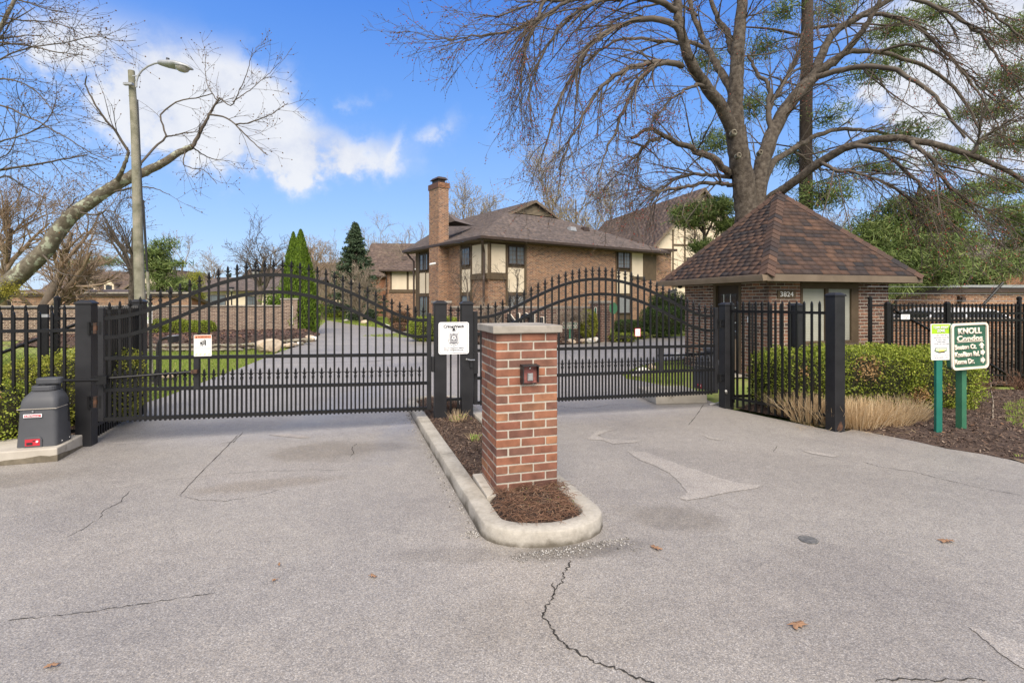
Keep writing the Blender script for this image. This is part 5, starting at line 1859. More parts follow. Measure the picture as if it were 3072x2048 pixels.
# house behind on the right: cream gable with brown timbers
rx0 = (1965 - CX) * 36 / FPX
gable_house('timbered_house', 'cream timbered gable house with steep brown roof behind the gatehouse', (rx0, 36, 0), radians(15.5), 7.4, 15, 5.3, 9.6, 'y', 'stucco', 'shingle_dark', .4, .17,
      [(.0, .14, 0, 5.4), (1.35, 1.45, 0, 6.6), (2.3, 2.4, 2.7, 7.8), (3.1, 3.2, 5.6, 8.7), (3.95, 4.05, 5.6, 9.0), (4.9, 5.0, 2.7, 8.0), (6.0, 6.1, 0, 6.7), (1.45, 6.0, 5.5, 5.62), (.14, 7.3, 2.6, 2.74)],
      [(2.5, 4.1, 3.2, 4.7), (2.5, 4.1, .6, 2.2)], brick_base=0)
t = thing('brick_house', 'narrow brick house wing between the main house and the timbered gable', 'house', ((1925 - CX) * 34 / FPX, 34, 0), radians(15.5))
facade(t, 2.2, 4.9, [(.8, 1.3, .9, 2.0)], 'brick_house', (0, 0, 0), 0, r9, thick=4)
win(t, .8, 1.3, .9, 2.0, (0, 0, 0), 0, 2, 3)
part('roof', MB().prism([(-.3, 4.9), (2.4, 4.9), (2.4, 5.05), (-.3, 5.05)], -.4, 4, 'y'), M['gutter_dark'], t)
part('downpipe', MB().tube([(.06, -.08, 4.9), (.06, -.08, 0)], .05, 6), M['gutter_dark'], t)
# second house to the left, farther up the drive
lx = (1158 - CX) * 50 / FPX
h2 = thing('brick_house', 'farther brick house with a long brown roof beside the blue spruce', 'house', (lx, 50, 0), radians(8))
facade(h2, 9.0, 4.55, [(.45, 2.9, 2.5, 4.5)], 'brick_house', (0, 0, 0), 0, r9, thick=.2)
facade(h2, 9.0, 4.55, [(6.7, 7.6, 0, 4.5)], 'brick_house', (0, 9, 0), -pi / 2, r9, thick=.2)
part('stucco_panel', MB().box(.55, 1.95, -.03, .1, 2.75, 4.5), M['stucco'], h2)
part('stucco_panel', MB().box(2.15, 2.85, -.03, .1, 2.75, 4.5), M['stucco'], h2)
part('timber_frame', MB().box(.40, 2.95, -.012, .12, 2.5, 4.52), M['trim'], h2)
part('band_board', MB().box(.3, 3.0, -.08, .02, 2.45, 2.72), M['trim'], h2)
part('stucco_panel', MB().box(6.8, 7.5, -.03, .1, 1.5, 3.0), M['stucco'], h2, (0, 9, 0), (0, 0, -pi / 2))
part('timber_frame', MB().box(6.7, 7.6, -.012, .12, 0, 4.5), M['trim'], h2, (0, 9, 0), (0, 0, -pi / 2))
win(h2, 6.8, 7.5, 3.2, 4.4, (-.06, 9, 0), -pi / 2, 0, 0)
win(h2, 6.8, 7.5, .6, 1.4, (-.06, 9, 0), -pi / 2, 0, 0)
slope(h2, [(-.5, -.5, 4.6), (9.5, -.5, 4.6), (9.5, 4.5, 7.0), (4.5, 4.5, 7.0)], r9, 'shingle_dark', .18, .4, .6, .018)
slope(h2, [(-.5, 9.5, 4.6), (-.5, -.5, 4.6), (4.5, 4.5, 7.0)], r9, 'shingle_dark', .18, .4, .6, .018)
slope(h2, [(9.5, 9.5, 4.6), (-.5, 9.5, 4.6), (4.5, 4.5, 7.0), (9.5, 4.5, 7.0)], r9, None)
part('gutter', MB().box(-.6, 9.5, -.62, -.5, 4.46, 4.6).box(-.6, -.5, -.5, 9.5, 4.46, 4.6), M['gutter_dark'], h2)
part('gutter', MB().box(2.6, 9.5, -.72, -.63, 4.62, 4.74), M['white_trim'], h2)
part('downpipe', MB().tube([(-.3, -.5, 4.5), (.06, -.1, 4.1), (.06, -.1, 2.4), (-.05, -.1, 2.2), (-.05, -.1, 0)], .06, 6), M['gutter_dark'], h2)
for x in (1.6, 2.7):
  part('roof_vent', MB().frus(x - .3, x + .3, 2.0, 2.5, 5.75, 6.15, .05), M['gutter_dark'], h2)
gable_house('long_roofed_house', 'house block with a big plain brown roof rising behind the spruce', ((1092 - CX) * 57 / FPX, 57, 0), radians(2), 13, 10, 4.4, 8.5, 'x', 'brick_house', 'shingle_dark', .4, .2)
# tudor gables up the drive
for k, (px, Z, w, rg, lab) in enumerate(((1004, 74, 3.6, 7.9, 'white timbered gable house far up the drive'), (1030, 66, 4.0, 8.6, 'second timbered gable just left of the spruce'))):
  gable_house('timbered_house', lab, ((px - CX) * Z / FPX, Z, 0), radians(20), w, 12, 5.2, rg, 'y', 'stucco', 'shingle_dark', .3, .3,
        [(.2 + i * .8, .3 + i * .8, 2.6, 5.6) for i in range(int(w / .8))] + [(0, w, 2.5, 2.65)], [(w * .35, w * .65, .8, 2.1)])
gable_house('brick_house', 'far brick house with a flat brown roofline behind the bare trees', ((905 - CX) * 84 / FPX, 84, 0), 0, 11, 9, 4.2, 8.2, 'x', 'brick_house', 'shingle_dark', .4, .3)
# far left: dormered house, timbered gable, dark-roofed house
gable_house('dormered_house', 'far house with three small white dormers behind the garage', ((118 - CX) * 72 / FPX, 72, 0), radians(3), 14.2, 10, 2.55, 6.0, 'x', 'stucco', 'shingle_dark', .4, .24, (), (), [(3.9, 3.2, 1.3), (6.4, 3.2, 1.3), (8.9, 3.2, 1.3)])
gable_house('timbered_house', 'cream timbered gable beyond the utility pole', ((345 - CX) * 66 / FPX, 66, 0), radians(3), 9.4, 12, 2.0, 5.8, 'y', 'stucco', 'shingle_dark', .4, .24, [(1.0 + i * 1.05, 1.12 + i * 1.05, 0, 2.2 + min(i + 1, 8 - i) * .72) for i in range(8)])
gable_house('dark_roofed_house', 'low house with dark roof and black windows beyond the entrance wall', ((600 - CX) * 56 / FPX, 56, 0), radians(4), 11.5, 9, 2.8, 4.4, 'x', 'stucco', 'shingle_house', .5, .2, [(0, .3, 0, 2.8), (2.9, 3.0, 0, 2.8), (6.0, 6.2, 0, 2.8)], [(.4, 2.7, .4, 2.3), (4.9, 5.8, .8, 2.2)])
gable_house('brick_house', 'brick house with a high brown roof behind the lamp posts', ((704 - CX) * 60 / FPX, 60, 0), radians(4), 6.0, 9, 3.2, 5.6, 'x', 'brick_house', 'shingle_dark', .3, .22, (), ())
# right: hipped house beyond the garage
gable_house('brick_house', 'house with brown roof and cream bay glimpsed through the pines at right', ((2838 - CX) * 44 / FPX, 44, 0), radians(2), 11, 9, 4.4, 7.4, 'x', 'brick_house', 'shingle_house', .4, .2, [(3.2, 3.4, 2, 4.4), (4.4, 4.55, 2, 4.4)], [])
part('stucco_panel', MB().box(2.0, 4.4, -.04, .02, 2.2, 4.2), M['stucco'], [o for o in COL.objects if o.get('label', '').startswith('house with brown roof and cream')][0])
gable_house('dark_roofed_house', 'brown roof just showing past the right of the gatehouse roof', ((2480 - CX) * 56 / FPX, 56, 0), 0, 8, 9, 4.6, 9.2, 'x', 'brick_house', 'shingle_dark', .4, .25)

# garages
t = thing('garage_block', 'long brick garage with a flat pale coping behind the left fence', 'garage', (-35.5, 33, 0), radians(1.0))
gl = 14.9
facade(t, gl, 1.93, [], 'brick_house', (0, 0, 0), 0, r9, thick=.2)
part('fascia', MB().box(-.1, gl + .1, -.14, .1, 1.932, 2.09), M['gutter_dark'], t)
part('coping', MB().box(-.1, gl + .1, -.2, .12, 2.092, 2.19), M['concrete_cap'], t)
part('roof', MB().add([(-.1, .12, 2.14), (gl + .1, .12, 2.14), (gl + .1, 6, 2.5), (-.1, 6, 2.5)], [(0, 1, 2, 3)]), M['shingle_dark'], t)
part('wall', MB().prism([(.2, 0), (3.5, 0), (3.5, 1.2), (.2, 1.93)], gl - .2, gl, 'x'), M['brick_house'], t)
part('bargeboard', MB().prism([(.0, 2.02), (3.6, 1.22), (3.6, 1.02), (.0, 1.84)], gl, gl + .12, 'x'), M['trim'], t)
part('wall_light', MB().box(12.1, 12.28, -.12, 0, 1.5, 1.72), M['steel'], t)
t = thing('garage_block', 'dark brick garage with a white coping behind the right fence', 'garage', (11.6, 17.2, 0), radians(-4))
facade(t, 9.0, 1.88, [], 'brick_house', (0, 0, 0), 0, r9, thick=.2)
part('fascia', MB().box(-.1, 9, -.12, .1, 1.882, 2.05), M['gutter_dark'], t)
part('coping', MB().box(-.1, 9, -.16, .12, 2.052, 2.13), M['steel'], t)
part('roof', MB().box(-.1, 9, .12, 7, 1.9, 2.08), M['shingle_dark'], t)
part('wall_light', MB().box(2.95, 3.1, -.12, 0, 1.58, 1.78).box(2.97, 3.08, -.2, -.12, 1.6, 1.72), M['gutter_dark'], t)
garden_wall('retaining_wall', 'low brick wall in front of the parked car behind the right fence', 8.6, 13.2, radians(-1), 7.5, 1.18, 'brick_house')
# ------------------------------------------------------------------ trees
def tubes_np(P_, R_, k):
  """P_ (B,n,3), R_ (B,n): tapered tubes with k sides"""
  B, n, _ = P_.shape
  T = np.gradient(P_, axis=1)
  T /= np.linalg.norm(T, axis=2, keepdims=True) + 1e-9
  ref = np.where(np.abs(T[:, :1, 2:3]) > .85, np.array([1., 0, 0]), np.array([0, 0, 1.]))
  A = np.cross(T, np.broadcast_to(ref, T.shape))
  A /= np.linalg.norm(A, axis=2, keepdims=True) + 1e-9
  C = np.cross(T, A)
  q = 2 * pi * np.arange(k) / k
  ring = A[:, :, None, :] * np.cos(q)[None, None, :, None] + C[:, :, None, :] * np.sin(q)[None, None, :, None]
  v = P_[:, :, None, :] + ring * R_[:, :, None, None]
  idx = np.arange(B * n * k).reshape(B, n, k)
  a = idx[:, :-1]
  b = idx[:, 1:]
  f = np.stack([a, np.roll(a, -1, 2), np.roll(b, -1, 2), b], -1).reshape(-1, 4)
  return v.reshape(-1, 3), f


class Wood:
  def __init__(s):
    s.v, s.f, s.n = [], [], 0

  def add(s, P_, R_, k):
    v, f = tubes_np(P_, R_, k)
    s.v.append(v)
    s.f.append(f + s.n)
    s.n += len(v)

  def mesh(s, name, smooth=True):
    return mesh_np(name, np.concatenate(s.v), np.concatenate(s.f), smooth)


def norm(a):
  return a / (np.linalg.norm(a, axis=-1, keepdims=True) + 1e-9)


def grow(start, d, L, n, wig, trop, r, curl=0.0):
  B = len(start)
  P_ = np.zeros((B, n, 3))
  P_[:, 0] = start
  d = norm(d)
  st = (L / (n - 1))[:, None]
  bend = r.normal(0, curl, (B, 3))
  for i in range(1, n):
    d = norm(d + r.normal(0, wig, (B, 3)) + np.asarray(trop) * (i / n) + bend)
    P_[:, i] = P_[:, i - 1] + d * st
  return P_


def children(P_, R_, cnt, t0, t1, ang, r, rr=(.35, .6), bias=None):
  """cnt branches per parent: starts, directions and base radii"""
  B, n, _ = P_.shape
  pi_ = np.repeat(np.arange(B), cnt)
  N = len(pi_)
  t = r.uniform(t0, t1, N) * (n - 1)
  i0 = np.clip(t.astype(int), 0, n - 2)
  fr = (t - i0)[:, None]
  s = P_[pi_, i0] * (1 - fr) + P_[pi_, i0 + 1] * fr
  tan = norm(P_[pi_, i0 + 1] - P_[pi_, i0])
  rad = R_[pi_, i0] * (1 - fr[:, 0]) + R_[pi_, i0 + 1] * fr[:, 0]
  ax = norm(np.cross(tan, r.normal(size=(N, 3))))
  a = r.uniform(ang[0], ang[1], N)[:, None]
  d = tan * np.cos(a) + ax * np.sin(a)
  if bias is not None:
    d = norm(d + np.asarray(bias))
  return s, d, rad * r.uniform(rr[0], rr[1], N), t / (n - 1)


def taper(r0, n, end=.35):
  return r0[:, None] * (1 - (1 - end) * np.linspace(0, 1, n)[None] ** 1.1)


def resample(pts, n):
  p = np.array(pts, float)
  m = len(p)
  # Catmull-Rom then equal steps
  q = []
  ext = np.vstack([2 * p[0] - p[1], p, 2 * p[-1] - p[-2]])
  for i in range(m - 1):
    a, b, c, d = ext[i:i + 4]
    for t in np.linspace(0, 1, 8, endpoint=False):
      q.append(.5 * ((2 * b) + (c - a) * t + (2 * a - 5 * b + 4 * c - d) * t * t + (3 * b - a - 3 * c + d) * t ** 3))
  q.append(p[-1])
  q = np.array(q)
  s = np.concatenate([[0], np.cumsum(np.linalg.norm(np.diff(q, axis=0), axis=1))])
  u = np.linspace(0, s[-1], n)
  return np.stack([np.interp(u, s, q[:, i]) for i in range(3)], 1)


OCT_V = np.array([(1, 0, 0), (-.5, .87, 0), (-.5, -.87, 0), (0, 0, 1.5), (0, 0, -1.2)]) * .5
OCT_F = np.array([(0, 1, 3), (1, 2, 3), (2, 0, 3), (1, 0, 4), (2, 1, 4), (0, 2, 4)])


def buds(name, pos, size, r, m, parent):
  v, f = instances(OCT_V, OCT_F, pos, rand_rot(len(pos), r), size)
  return part(name, mesh_np(name, v, f), m, parent, kind='stuff')


# --- the big maple behind the gatehouse: main limbs follow the photograph, the rest grows from them
rm = np.random.default_rng(101)
MZ = 15.6
maple = thing('maple_tree', 'huge bare maple with spreading limbs and red buds behind the gatehouse', 'tree', (0, 0, 0))
cx8 = lambda x, y, dz: P(1200 + x / 1.2564, y / 1.2564, MZ + dz)
LIMBS = [   # (start radius, end radius, sway in depth, points of (x, y, depth))
  (.37, .285, [(1318, 960, 0), (1312, 840, 0), (1296, 700, 0), (1276, 580, -.1), (1266, 480, -.15)]),
  (.275, .13, [(1266, 480, -.15), (1264, 350, -.2), (1272, 220, -.2), (1283, 90, -.1), (1292, -40, 0), (1300, -160, .2)]),
  (.23, .10, [(1272, 540, -.1), (1222, 420, -.5), (1150, 320, -1.0), (1100, 240, -1.4), (1062, 130, -1.6), (1045, 10, -1.6), (1030, -120, -1.4)]),
  (.15, .07, [(1266, 390, -.18), (1244, 330, -.1), (1190, 235, .4), (1135, 130, .9), (1100, 40, 1.1), (1085, -60, 1.2)]),
  (.14, .06, [(1270, 250, -.2), (1235, 130, .5), (1190, 50, .9), (1150, -60, 1.2)]),
  (.25, .18, [(1345, 880, .1), (1350, 720, .2), (1372, 590, .4), (1430, 450, .7), (1500, 350, .9), (1560, 290, 1.0)]),
  (.17, .07, [(1560, 290, 1.0), (1592, 200, 1.2), (1640, 120, 1.3), (1740, 60, 1.2), (1860, -10, 1.0), (1960, -80, .8)]),
  (.14, .06, [(1560, 290, 1.0), (1640, 230, .6), (1720, 150, .3), (1790, 40, 0), (1830, -60, -.2)]),
  (.12, .04, [(1560, 280, 1.0), (1680, 200, 1.6), (1800, 195, 2.0), (1930, 230, 2.2), (2030, 280, 2.2), (2120, 370, 2.1), (2190, 500, 2.0)]),
  (.11, .035, [(1540, 300, 1.0), (1700, 255, .2), (1850, 260, -.6), (1960, 320, -1.2), (2060, 420, -1.6), (2130, 520, -1.8)]),
  (.165, .05, [(1352, 800, .12), (1398, 745, 0), (1470, 695, -.5), (1590, 610, -1.2), (1700, 548, -1.8), (1850, 520, -2.4), (1980, 538, -2.8), (2150, 582, -3.2), (2280, 640, -3.4), (2400, 715, -3.5)]),
  (.13, .05, [(1372, 690, .3), (1400, 620, .8), (1480, 560, 1.4), (1600, 500, 2.0), (1740, 490, 2.4), (1880, 520, 2.6)]),
  (.11, .05, [(1404, 520, .52), (1388, 420, .6), (1392, 330, 1.0), (1350, 280, 1.3), (1310, 210, 1.5)]),
  (.09, .04, [(1389, 425, .6), (1405, 380, .8), (1450, 310, 1.2), (1490, 230, 1.6), (1520, 120, 1.8)]),
  (.13, .045, [(1240, 655, 0), (1190, 605, -.4), (1100, 560, -1.0), (1020, 525, -1.5), (950, 488, -1.9), (870, 522, -2.2)]),
  (.08, .03, [(1250, 668, 0), (1180, 660, .6), (1080, 662, 1.1), (1000, 700, 1.4), (940, 770, 1.6)]),
  (.08, .03, [(1252, 698, .1), (1170, 690, -.6), (1060, 705, -1.2), (970, 720, -1.5), (900, 705, -1.7)]),
  # long arching boughs on the left
  (.095, .02, [(1062, 250, -1.4), (1000, 235, -1.9), (920, 240, -2.3), (830, 275, -2.7), (750, 340, -3.0), (690, 430, -3.2), (640, 530, -3.3), (600, 640, -3.3)]),
  (.10, .018, [(1062, 135, -1.6), (1020, 85, -1.8), (900, 75, -2.3), (800, 110, -2.7), (720, 175, -3.0), (655, 270, -3.2), (600, 380, -3.3), (560, 500, -3.3), (530, 620, -3.3)]),
  (.10, .016, [(1048, 40, -1.6), (960, 5, -2.2), (850, -10, -2.7), (740, 10, -3.1), (640, 70, -3.4), (560, 160, -3.6), (510, 270, -3.7), (480, 380, -3.7)]),
  (.085, .016, [(1002, 235, -1.9), (950, 255, -2.4), (890, 320, -2.9), (850, 400, -3.2), (815, 480, -3.4), (780, 570, -3.5), (740, 660, -3.5)]),
  (.075, .014, [(1166, 190, .64), (1100, 160, .4), (1030, 160, .2), (940, 150, .4), (840, 150, .9), (740, 200, 1.2), (660, 290, 1.4), (620, 400, 1.5), (590, 500, 1.5)]),
  (.08, .014, [(1060, -60, -1.5), (900, -90, -2.2), (740, -80, -2.8), (600, -40, -3.2), (480, 20, -3.5), (380, 60, -3.7), (280, 70, -3.8)]),
  (.07, .012, [(900, -40, -2.2), (760, -20, -2.6), (620, 0, -3.0), (480, 10, -3.2), (400, -5, -3.4)]),
  (.055, .010, [(640, 0, -3.0), (540, 60, -3.2), (440, 110, -3.4), (330, 130, -3.5), (230, 145, -3.6), (120, 150, -3.6)]),
  (.055, .010, [(560, -30, -3.2), (520, 60, -3.4), (480, 170, -3.6), (460, 280, -3.7), (440, 380, -3.7)]),
  (.06, .012, [(980, 520, -1.6), (930, 540, -1.9), (880, 600, -2.2), (830, 660, -2.4)]),
  # right-hand drooping boughs
  (.075, .014, [(1700, 548, -1.8), (1790, 560, -2.3), (1880, 620, -2.8), (1960, 700, -3.1), (2040, 800, -3.3), (2110, 880, -3.4)]),
  (.07, .012, [(1930, 535, -2.7), (2000, 600, -3.1), (2060, 690, -3.3), (2150, 760, -3.4), (2260, 810, -3.5)]),
  (.08, .014, [(1740, 60, 1.2), (1850, 60, .8), (1960, 110, .4), (2060, 200, .1), (2150, 310, -.1), (2230, 430, -.3), (2300, 560, -.4)]),
  (.08, .014, [(1860, -10, 1.0), (1980, 10, .6), (2090, 60, .2), (2200, 150, -.2), (2290, 270, -.4), (2370, 400, -.6)]),
  (.09, .02, [(1960, -80, .8), (2080, -60, .4), (2190, 10, 0), (2280, 90, -.4), (2380, 170, -.7)]),
  (.06, .012, [(1800, 195, 2.0), (1900, 170, 1.4), (2010, 190, .9), (2120, 260, .5), (2220, 360, .2), (2320, 440, 0)]),
  (.06, .012, [(1590, 610, -1.2), (1640, 640, -1.8), (1720, 650, -2.2), (1830, 690, -2.6), (1920, 760, -2.8), (1980, 860, -2.9)]),
  (.06, .012, [(2150, 582, -3.2), (2200, 520, -3.4), (2270, 470, -3.6), (2350, 440, -3.7)]),
  (.05, .012, [(1480, 560, 1.4), (1530, 600, 1.8), (1600, 640, 2.0), (1700, 640, 2.2), (1760, 700, 2.2)]),
  (.06, .012, [(1120, 60, 1.0), (1040, 20, 1.6), (940, 20, 2.0), (830, 70, 2.3), (740, 140, 2.5), (690, 230, 2.5)]),
  (.06, .012, [(1150, 320, -1.0), (1090, 330, -1.6), (1020, 380, -2.1), (960, 450, -2.4), (930, 540, -2.5)]),
]
trunkw, crownw = Wood(), Wood()
allP, allR = [], []
for i, (ra, rb, pts) in enumerate(LIMBS):
  p = resample([cx8(*q) for q in pts], 24)
  p[1:-1] += rm.normal(0, .012 if ra > .15 else .02, (22, 3))
  R_ = np.linspace(ra, rb, 24)
  if i in (0, 5):
    R_ = R_ * (1 + .38 * np.exp(-np.linspace(0, 5, 24) * 1.6))
  if i not in (0, 5):
    R_ = R_ * .88
  (trunkw if ra > .125 else crownw).add(p[None], R_[None], 14 if ra > .2 else 9 if ra > .1 else 6)
  allP.append(p)
  allR.append(R_)
AP, AR = np.array(allP), np.array(allR)
arch = np.array([i for i, l in enumerate(LIMBS) if l[0] <= .10])
big = np.array([i for i, l in enumerate(LIMBS) if 0.10 < l[0] and i not in (0,)])
tips = []


def twigs(P_, R_, cnt, t0, L, n, trop, wig, r, ang=(.35, 1.0), rmin=.0055, k=3, rr=(.35, .6), curl=.05):
  s, d, rad, t = children(P_, R_, cnt, t0, .99, ang, r, rr)
  rad = np.clip(rad, rmin, .026)
  Ln = r.uniform(L[0], L[1], len(s)) * (1.1 - .4 * t)
  Q = grow(s, d, Ln, n, wig, trop, r, curl)
  return Q, taper(rad, n, .4)


lim = np.concatenate([arch])
Q1, W1 = twigs(AP[arch], AR[arch], 17, .10, (.9, 2.7), 8, (0, 0, -.13), .055, rm, (.12, .6), .0085, 4, (.3, .55), .03)
crownw.add(Q1, W1, 4)
Qb, Wb = twigs(AP[big], AR[big], 9, .25, (1.0, 2.6), 8, (0, 0, .02), .12, rm, (.5, 1.2), .010, 4, (.18, .38))
crownw.add(Qb, Wb, 4)
Q1 = np.concatenate([Q1, Qb])
W1 = np.concatenate([W1, Wb])
Q2, W2 = twigs(Q1, W1, 6, .12, (.35, 1.2), 6, (0, 0, -.07), .08, rm, (.2, .8), .0058, 3, (.35, .6), .03)
crownw.add(Q2, W2, 3)
Q3, W3 = twigs(Q2, W2, 3, .2, (.12, .5), 4, (0, 0, .03), .16, rm, (.4, 1.1), .0046, 3)
crownw.add(Q3, W3, 3)
Q0, W0 = twigs(AP[arch], AR[arch], 16, .3, (.2, .7), 5, (0, 0, -.03), .14, rm, (.4, 1.1), .005, 3)
crownw.add(Q0, W0, 3)
part('trunk', trunkw.mesh('trunk'), M['bark'], maple)
part('crown', crownw.mesh('crown'), M['twig'], maple, kind='stuff')
bp = np.concatenate([Q3[:, -1], Q3[:, 2], Q2[:, -1], Q2[:, 3], Q0[:, -1], Q0[:, 2], Q1[:, -1]])
keep = rm.uniform(size=len(bp)) < .62
bp = bp[keep]
hv = rm.uniform(size=len(bp))
buds('buds', bp[hv < .34], rm.uniform(.018, .038, int((hv < .34).sum())), rm, M['bud_red'], maple)
buds('buds', bp[hv >= .34], rm.uniform(.018, .04, int((hv >= .34).sum())), rm, M['bud_brown'], maple)
for (x, y, dz, s_) in ((1258, 500, -.52, .085), (1276, 586, -.52, .075), (1357, 575, -.05, .07)):
  p = cx8(x, y, dz)
  part('branch_scar', MB().lathe([(0, .03), (s_ * .45, .02), (s_ * .5, .06), (s_, .05), (s_ * 1.1, 0), (s_, -.12)], 12), M['bark_lichen'], maple, p, (pi / 2 - .1, 0, 0))

# --- leaning tree on the left
rl_ = np.random.default_rng(111)
LZ = 12.6
lean = thing('leaning_tree', 'lichen-spotted bare tree leaning in from the left across the utility pole', 'tree', (0, 0, 0))
c1 = lambda x, y, dz=0: P(x / 1.568, y / 1.568, LZ + dz)
LL_ = [
  (.25, .115, [(-260, 1560, 0), (-80, 1430, 0), (60, 1320, 0), (200, 1190, 0), (290, 1065, 0), (400, 965, 0), (520, 885, 0), (640, 825, 0)]),
  (.112, .065, [(640, 825, 0), (760, 770, 0), (830, 725, 0), (905, 688, 0)]),
  (.075, .03, [(905, 688, 0), (950, 610, 0), (990, 530, 0), (1032, 460, 0)]),
  (.11, .05, [(470, 915, 0), (560, 845, .4), (610, 820, .5), (660, 770, .7)]),
  (.09, .05, [(550, 850, -.2), (580, 790, -.4), (606, 715, -.5)]),
  (.05, .02, [(606, 715, -.5), (545, 620, -.7), (480, 540, -.9), (405, 410, -1.1), (408, 360, -1.2)]),
  (.05, .02, [(660, 770, .7), (730, 690, 1.0), (780, 645, 1.2), (770, 600, 1.3), (755, 545, 1.4), (800, 500, 1.5), (860, 470, 1.6), (930, 460, 1.6), (1000, 440, 1.5)]),
  (.035, .015, [(780, 645, 1.2), (850, 630, 1.3), (930, 620, 1.3)]),
  (.04, .014, [(985, 540, 0), (1050, 550, -.3), (1110, 590, -.5), (1180, 660, -.6), (1258, 730, -.7)]),
  (.028, .010, [(1110, 585, -.5), (1180, 575, -.7), (1260, 545, -.8), (1355, 485, -.9)]),
  (.025, .010, [(1032, 460, 0), (1088, 495, -.1), (1130, 420, -.3), (1165, 330, -.4), (1190, 225, -.5)]),
  (.022, .009, [(1095, 480, -.1), (1180, 420, .2), (1250, 360, .4), (1298, 312, .5)]),
  (.022, .009, [(1020, 470, 0), (975, 400, .3), (965, 320, .4), (972, 240, .5)]),
  (.03, .010, [(900, 690, 0), (960, 730, .3), (1010, 750, .4), (1080, 757, .5)]),
  (.025, .010, [(870, 700, 0), (865, 770, -.3), (900, 790, -.4), (960, 800, -.4), (1020, 865, -.5)]),
  (.05, .02, [(280, 1075, 0), (300, 1010, .3), (360, 930, .5)]),
  (.04, .012, [(380, 1000, -.2), (450, 1010, -.5), (520, 990, -.7), (600, 1050, -.8)]),
  (.045, .012, [(540, 900, -.1), (640, 880, -.4), (720, 885, -.6), (800, 915, -.7)]),
  (.04, .012, [(200, 1195, -.1), (260, 1260, -.3), (300, 1290, -.4), (420, 1300, -.5)]),
]
# boughs of its crown reaching in from beyond the left edge
LL_ += [
  (.10, .06, [(-160, 380, .5), (-40, 210, .5), (10, 120, .5), (60, 20, .5), (110, -60, .6)]),
  (.045, .014, [(-120, 170, 0), (0, 198, -.2), (130, 215, -.4), (260, 245, -.6), (405, 262, -.7)]),
  (.04, .012, [(-100, 400, .2), (0, 372, 0), (90, 385, -.2), (170, 430, -.4), (230, 500, -.6), (280, 580, -.8)]),
  (.055, .022, [(-120, 810, .3), (0, 800, .2), (150, 775, 0), (280, 752, -.2), (410, 728, -.4)]),
  (.04, .012, [(-100, 470, -.4), (30, 505, -.6), (150, 560, -.8), (230, 600, -1.0), (330, 660, -1.1), (430, 720, -1.2), (520, 760, -1.2)]),
  (.04, .014, [(-100, 900, .6), (20, 830, .4), (100, 870, .2), (190, 920, 0), (260, 950, -.2)]),
  (.032, .009, [(-60, 60, .2), (60, 90, 0), (180, 100, -.2), (300, 120, -.4), (400, 170, -.5), (500, 215, -.6)]),
  (.032, .009, [(-40, 300, .4), (80, 240, .2), (200, 215, 0), (320, 200, -.2), (440, 170, -.4), (560, 195, -.5), (640, 190, -.5)]),
  (.038, .012, [(-80, 700, 1.0), (20, 660, 1.0), (130, 630, 1.0), (220, 570, 1.0), (260, 480, 1.0), (265, 380, 1.0)]),
  (.03, .010, [(-60, 760, 1.4), (40, 720, 1.4), (80, 610, 1.4), (110, 480, 1.4)]),
  (.045, .010, [(-40, -40, -.2), (90, 0, -.4), (210, 40, -.6), (320, 60, -.7)]),
]
tw, cw = Wood(), Wood()
LP, LR = [], []
for ra, rb, pts in LL_:
  p = resample([c1(*q) for q in pts], 20)
  p[1:-1] += rl_.normal(0, .006, (18, 3))
  R_ = np.linspace(ra, rb, 20) * (1 if ra > .1 else .62)
  (tw if ra > .08 else cw).add(p[None], R_[None], 14 if ra > .2 else 9 if ra > .08 else 6)
  LP.append(p)
  LR.append(R_)
LP, LR = np.array(LP), np.array(LR)
thin = np.array([i for i in range(len(LL_)) if LL_[i][0] < .08])
Q1, W1 = twigs(LP[thin], LR[thin], 6, .2, (.4, 1.3), 7, (0, 0, .0), .09, rl_, (.3, .9), .0045, 4, (.25, .45))
cw.add(Q1, W1, 4)
Q2, W2 = twigs(Q1, W1, 4, .15, (.2, .6), 5, (0, 0, .02), .16, rl_, (.4, 1.1), .0042, 3)
cw.add(Q2, W2, 3)
crown_idx = np.array([i for i in range(19, len(LL_))])
Q4, W4 = twigs(LP[crown_idx], LR[crown_idx], 10, .0, (.7, 2.0), 8, (0, 0, -.02), .12, rl_, (.3, 1.0), .005, 4)
cw.add(Q4, W4, 4)
Q5, W5 = twigs(Q4, W4, 5, .1, (.25, .8), 5, (0, 0, .0), .16, rl_, (.4, 1.1), .0042, 3)
cw.add(Q5, W5, 3)
part('trunk', tw.mesh('trunk'), M['bark_lichen'], lean)
part('crown', cw.mesh('crown'), M['twig'], lean, kind='stuff')
bp = np.concatenate([Q2[:, -1], Q2[:, 2], Q1[:, -1], Q5[:, -1], Q5[:, 2], Q5[:, 3], Q4[:, -1]])
bp = bp[rl_.uniform(size=len(bp)) < .6]
buds('buds', bp, rl_.uniform(.02, .04, len(bp)), rl_, M['bud_brown'], lean)
mo = P(20, 868, LZ - .3)
q = rl_.normal(0, 1, (1600, 3)) * np.array([.22, .06, .10]) + np.array(mo)
part('moss', leaf_mesh('moss', np.array([p for p in q]), rl_.uniform(.02, .04, len(q)), rl_), mat('moss', [(.16, .15, .02), (.28, .25, .04)], 6, .95, None, 'island', .2), lean, kind='stuff')


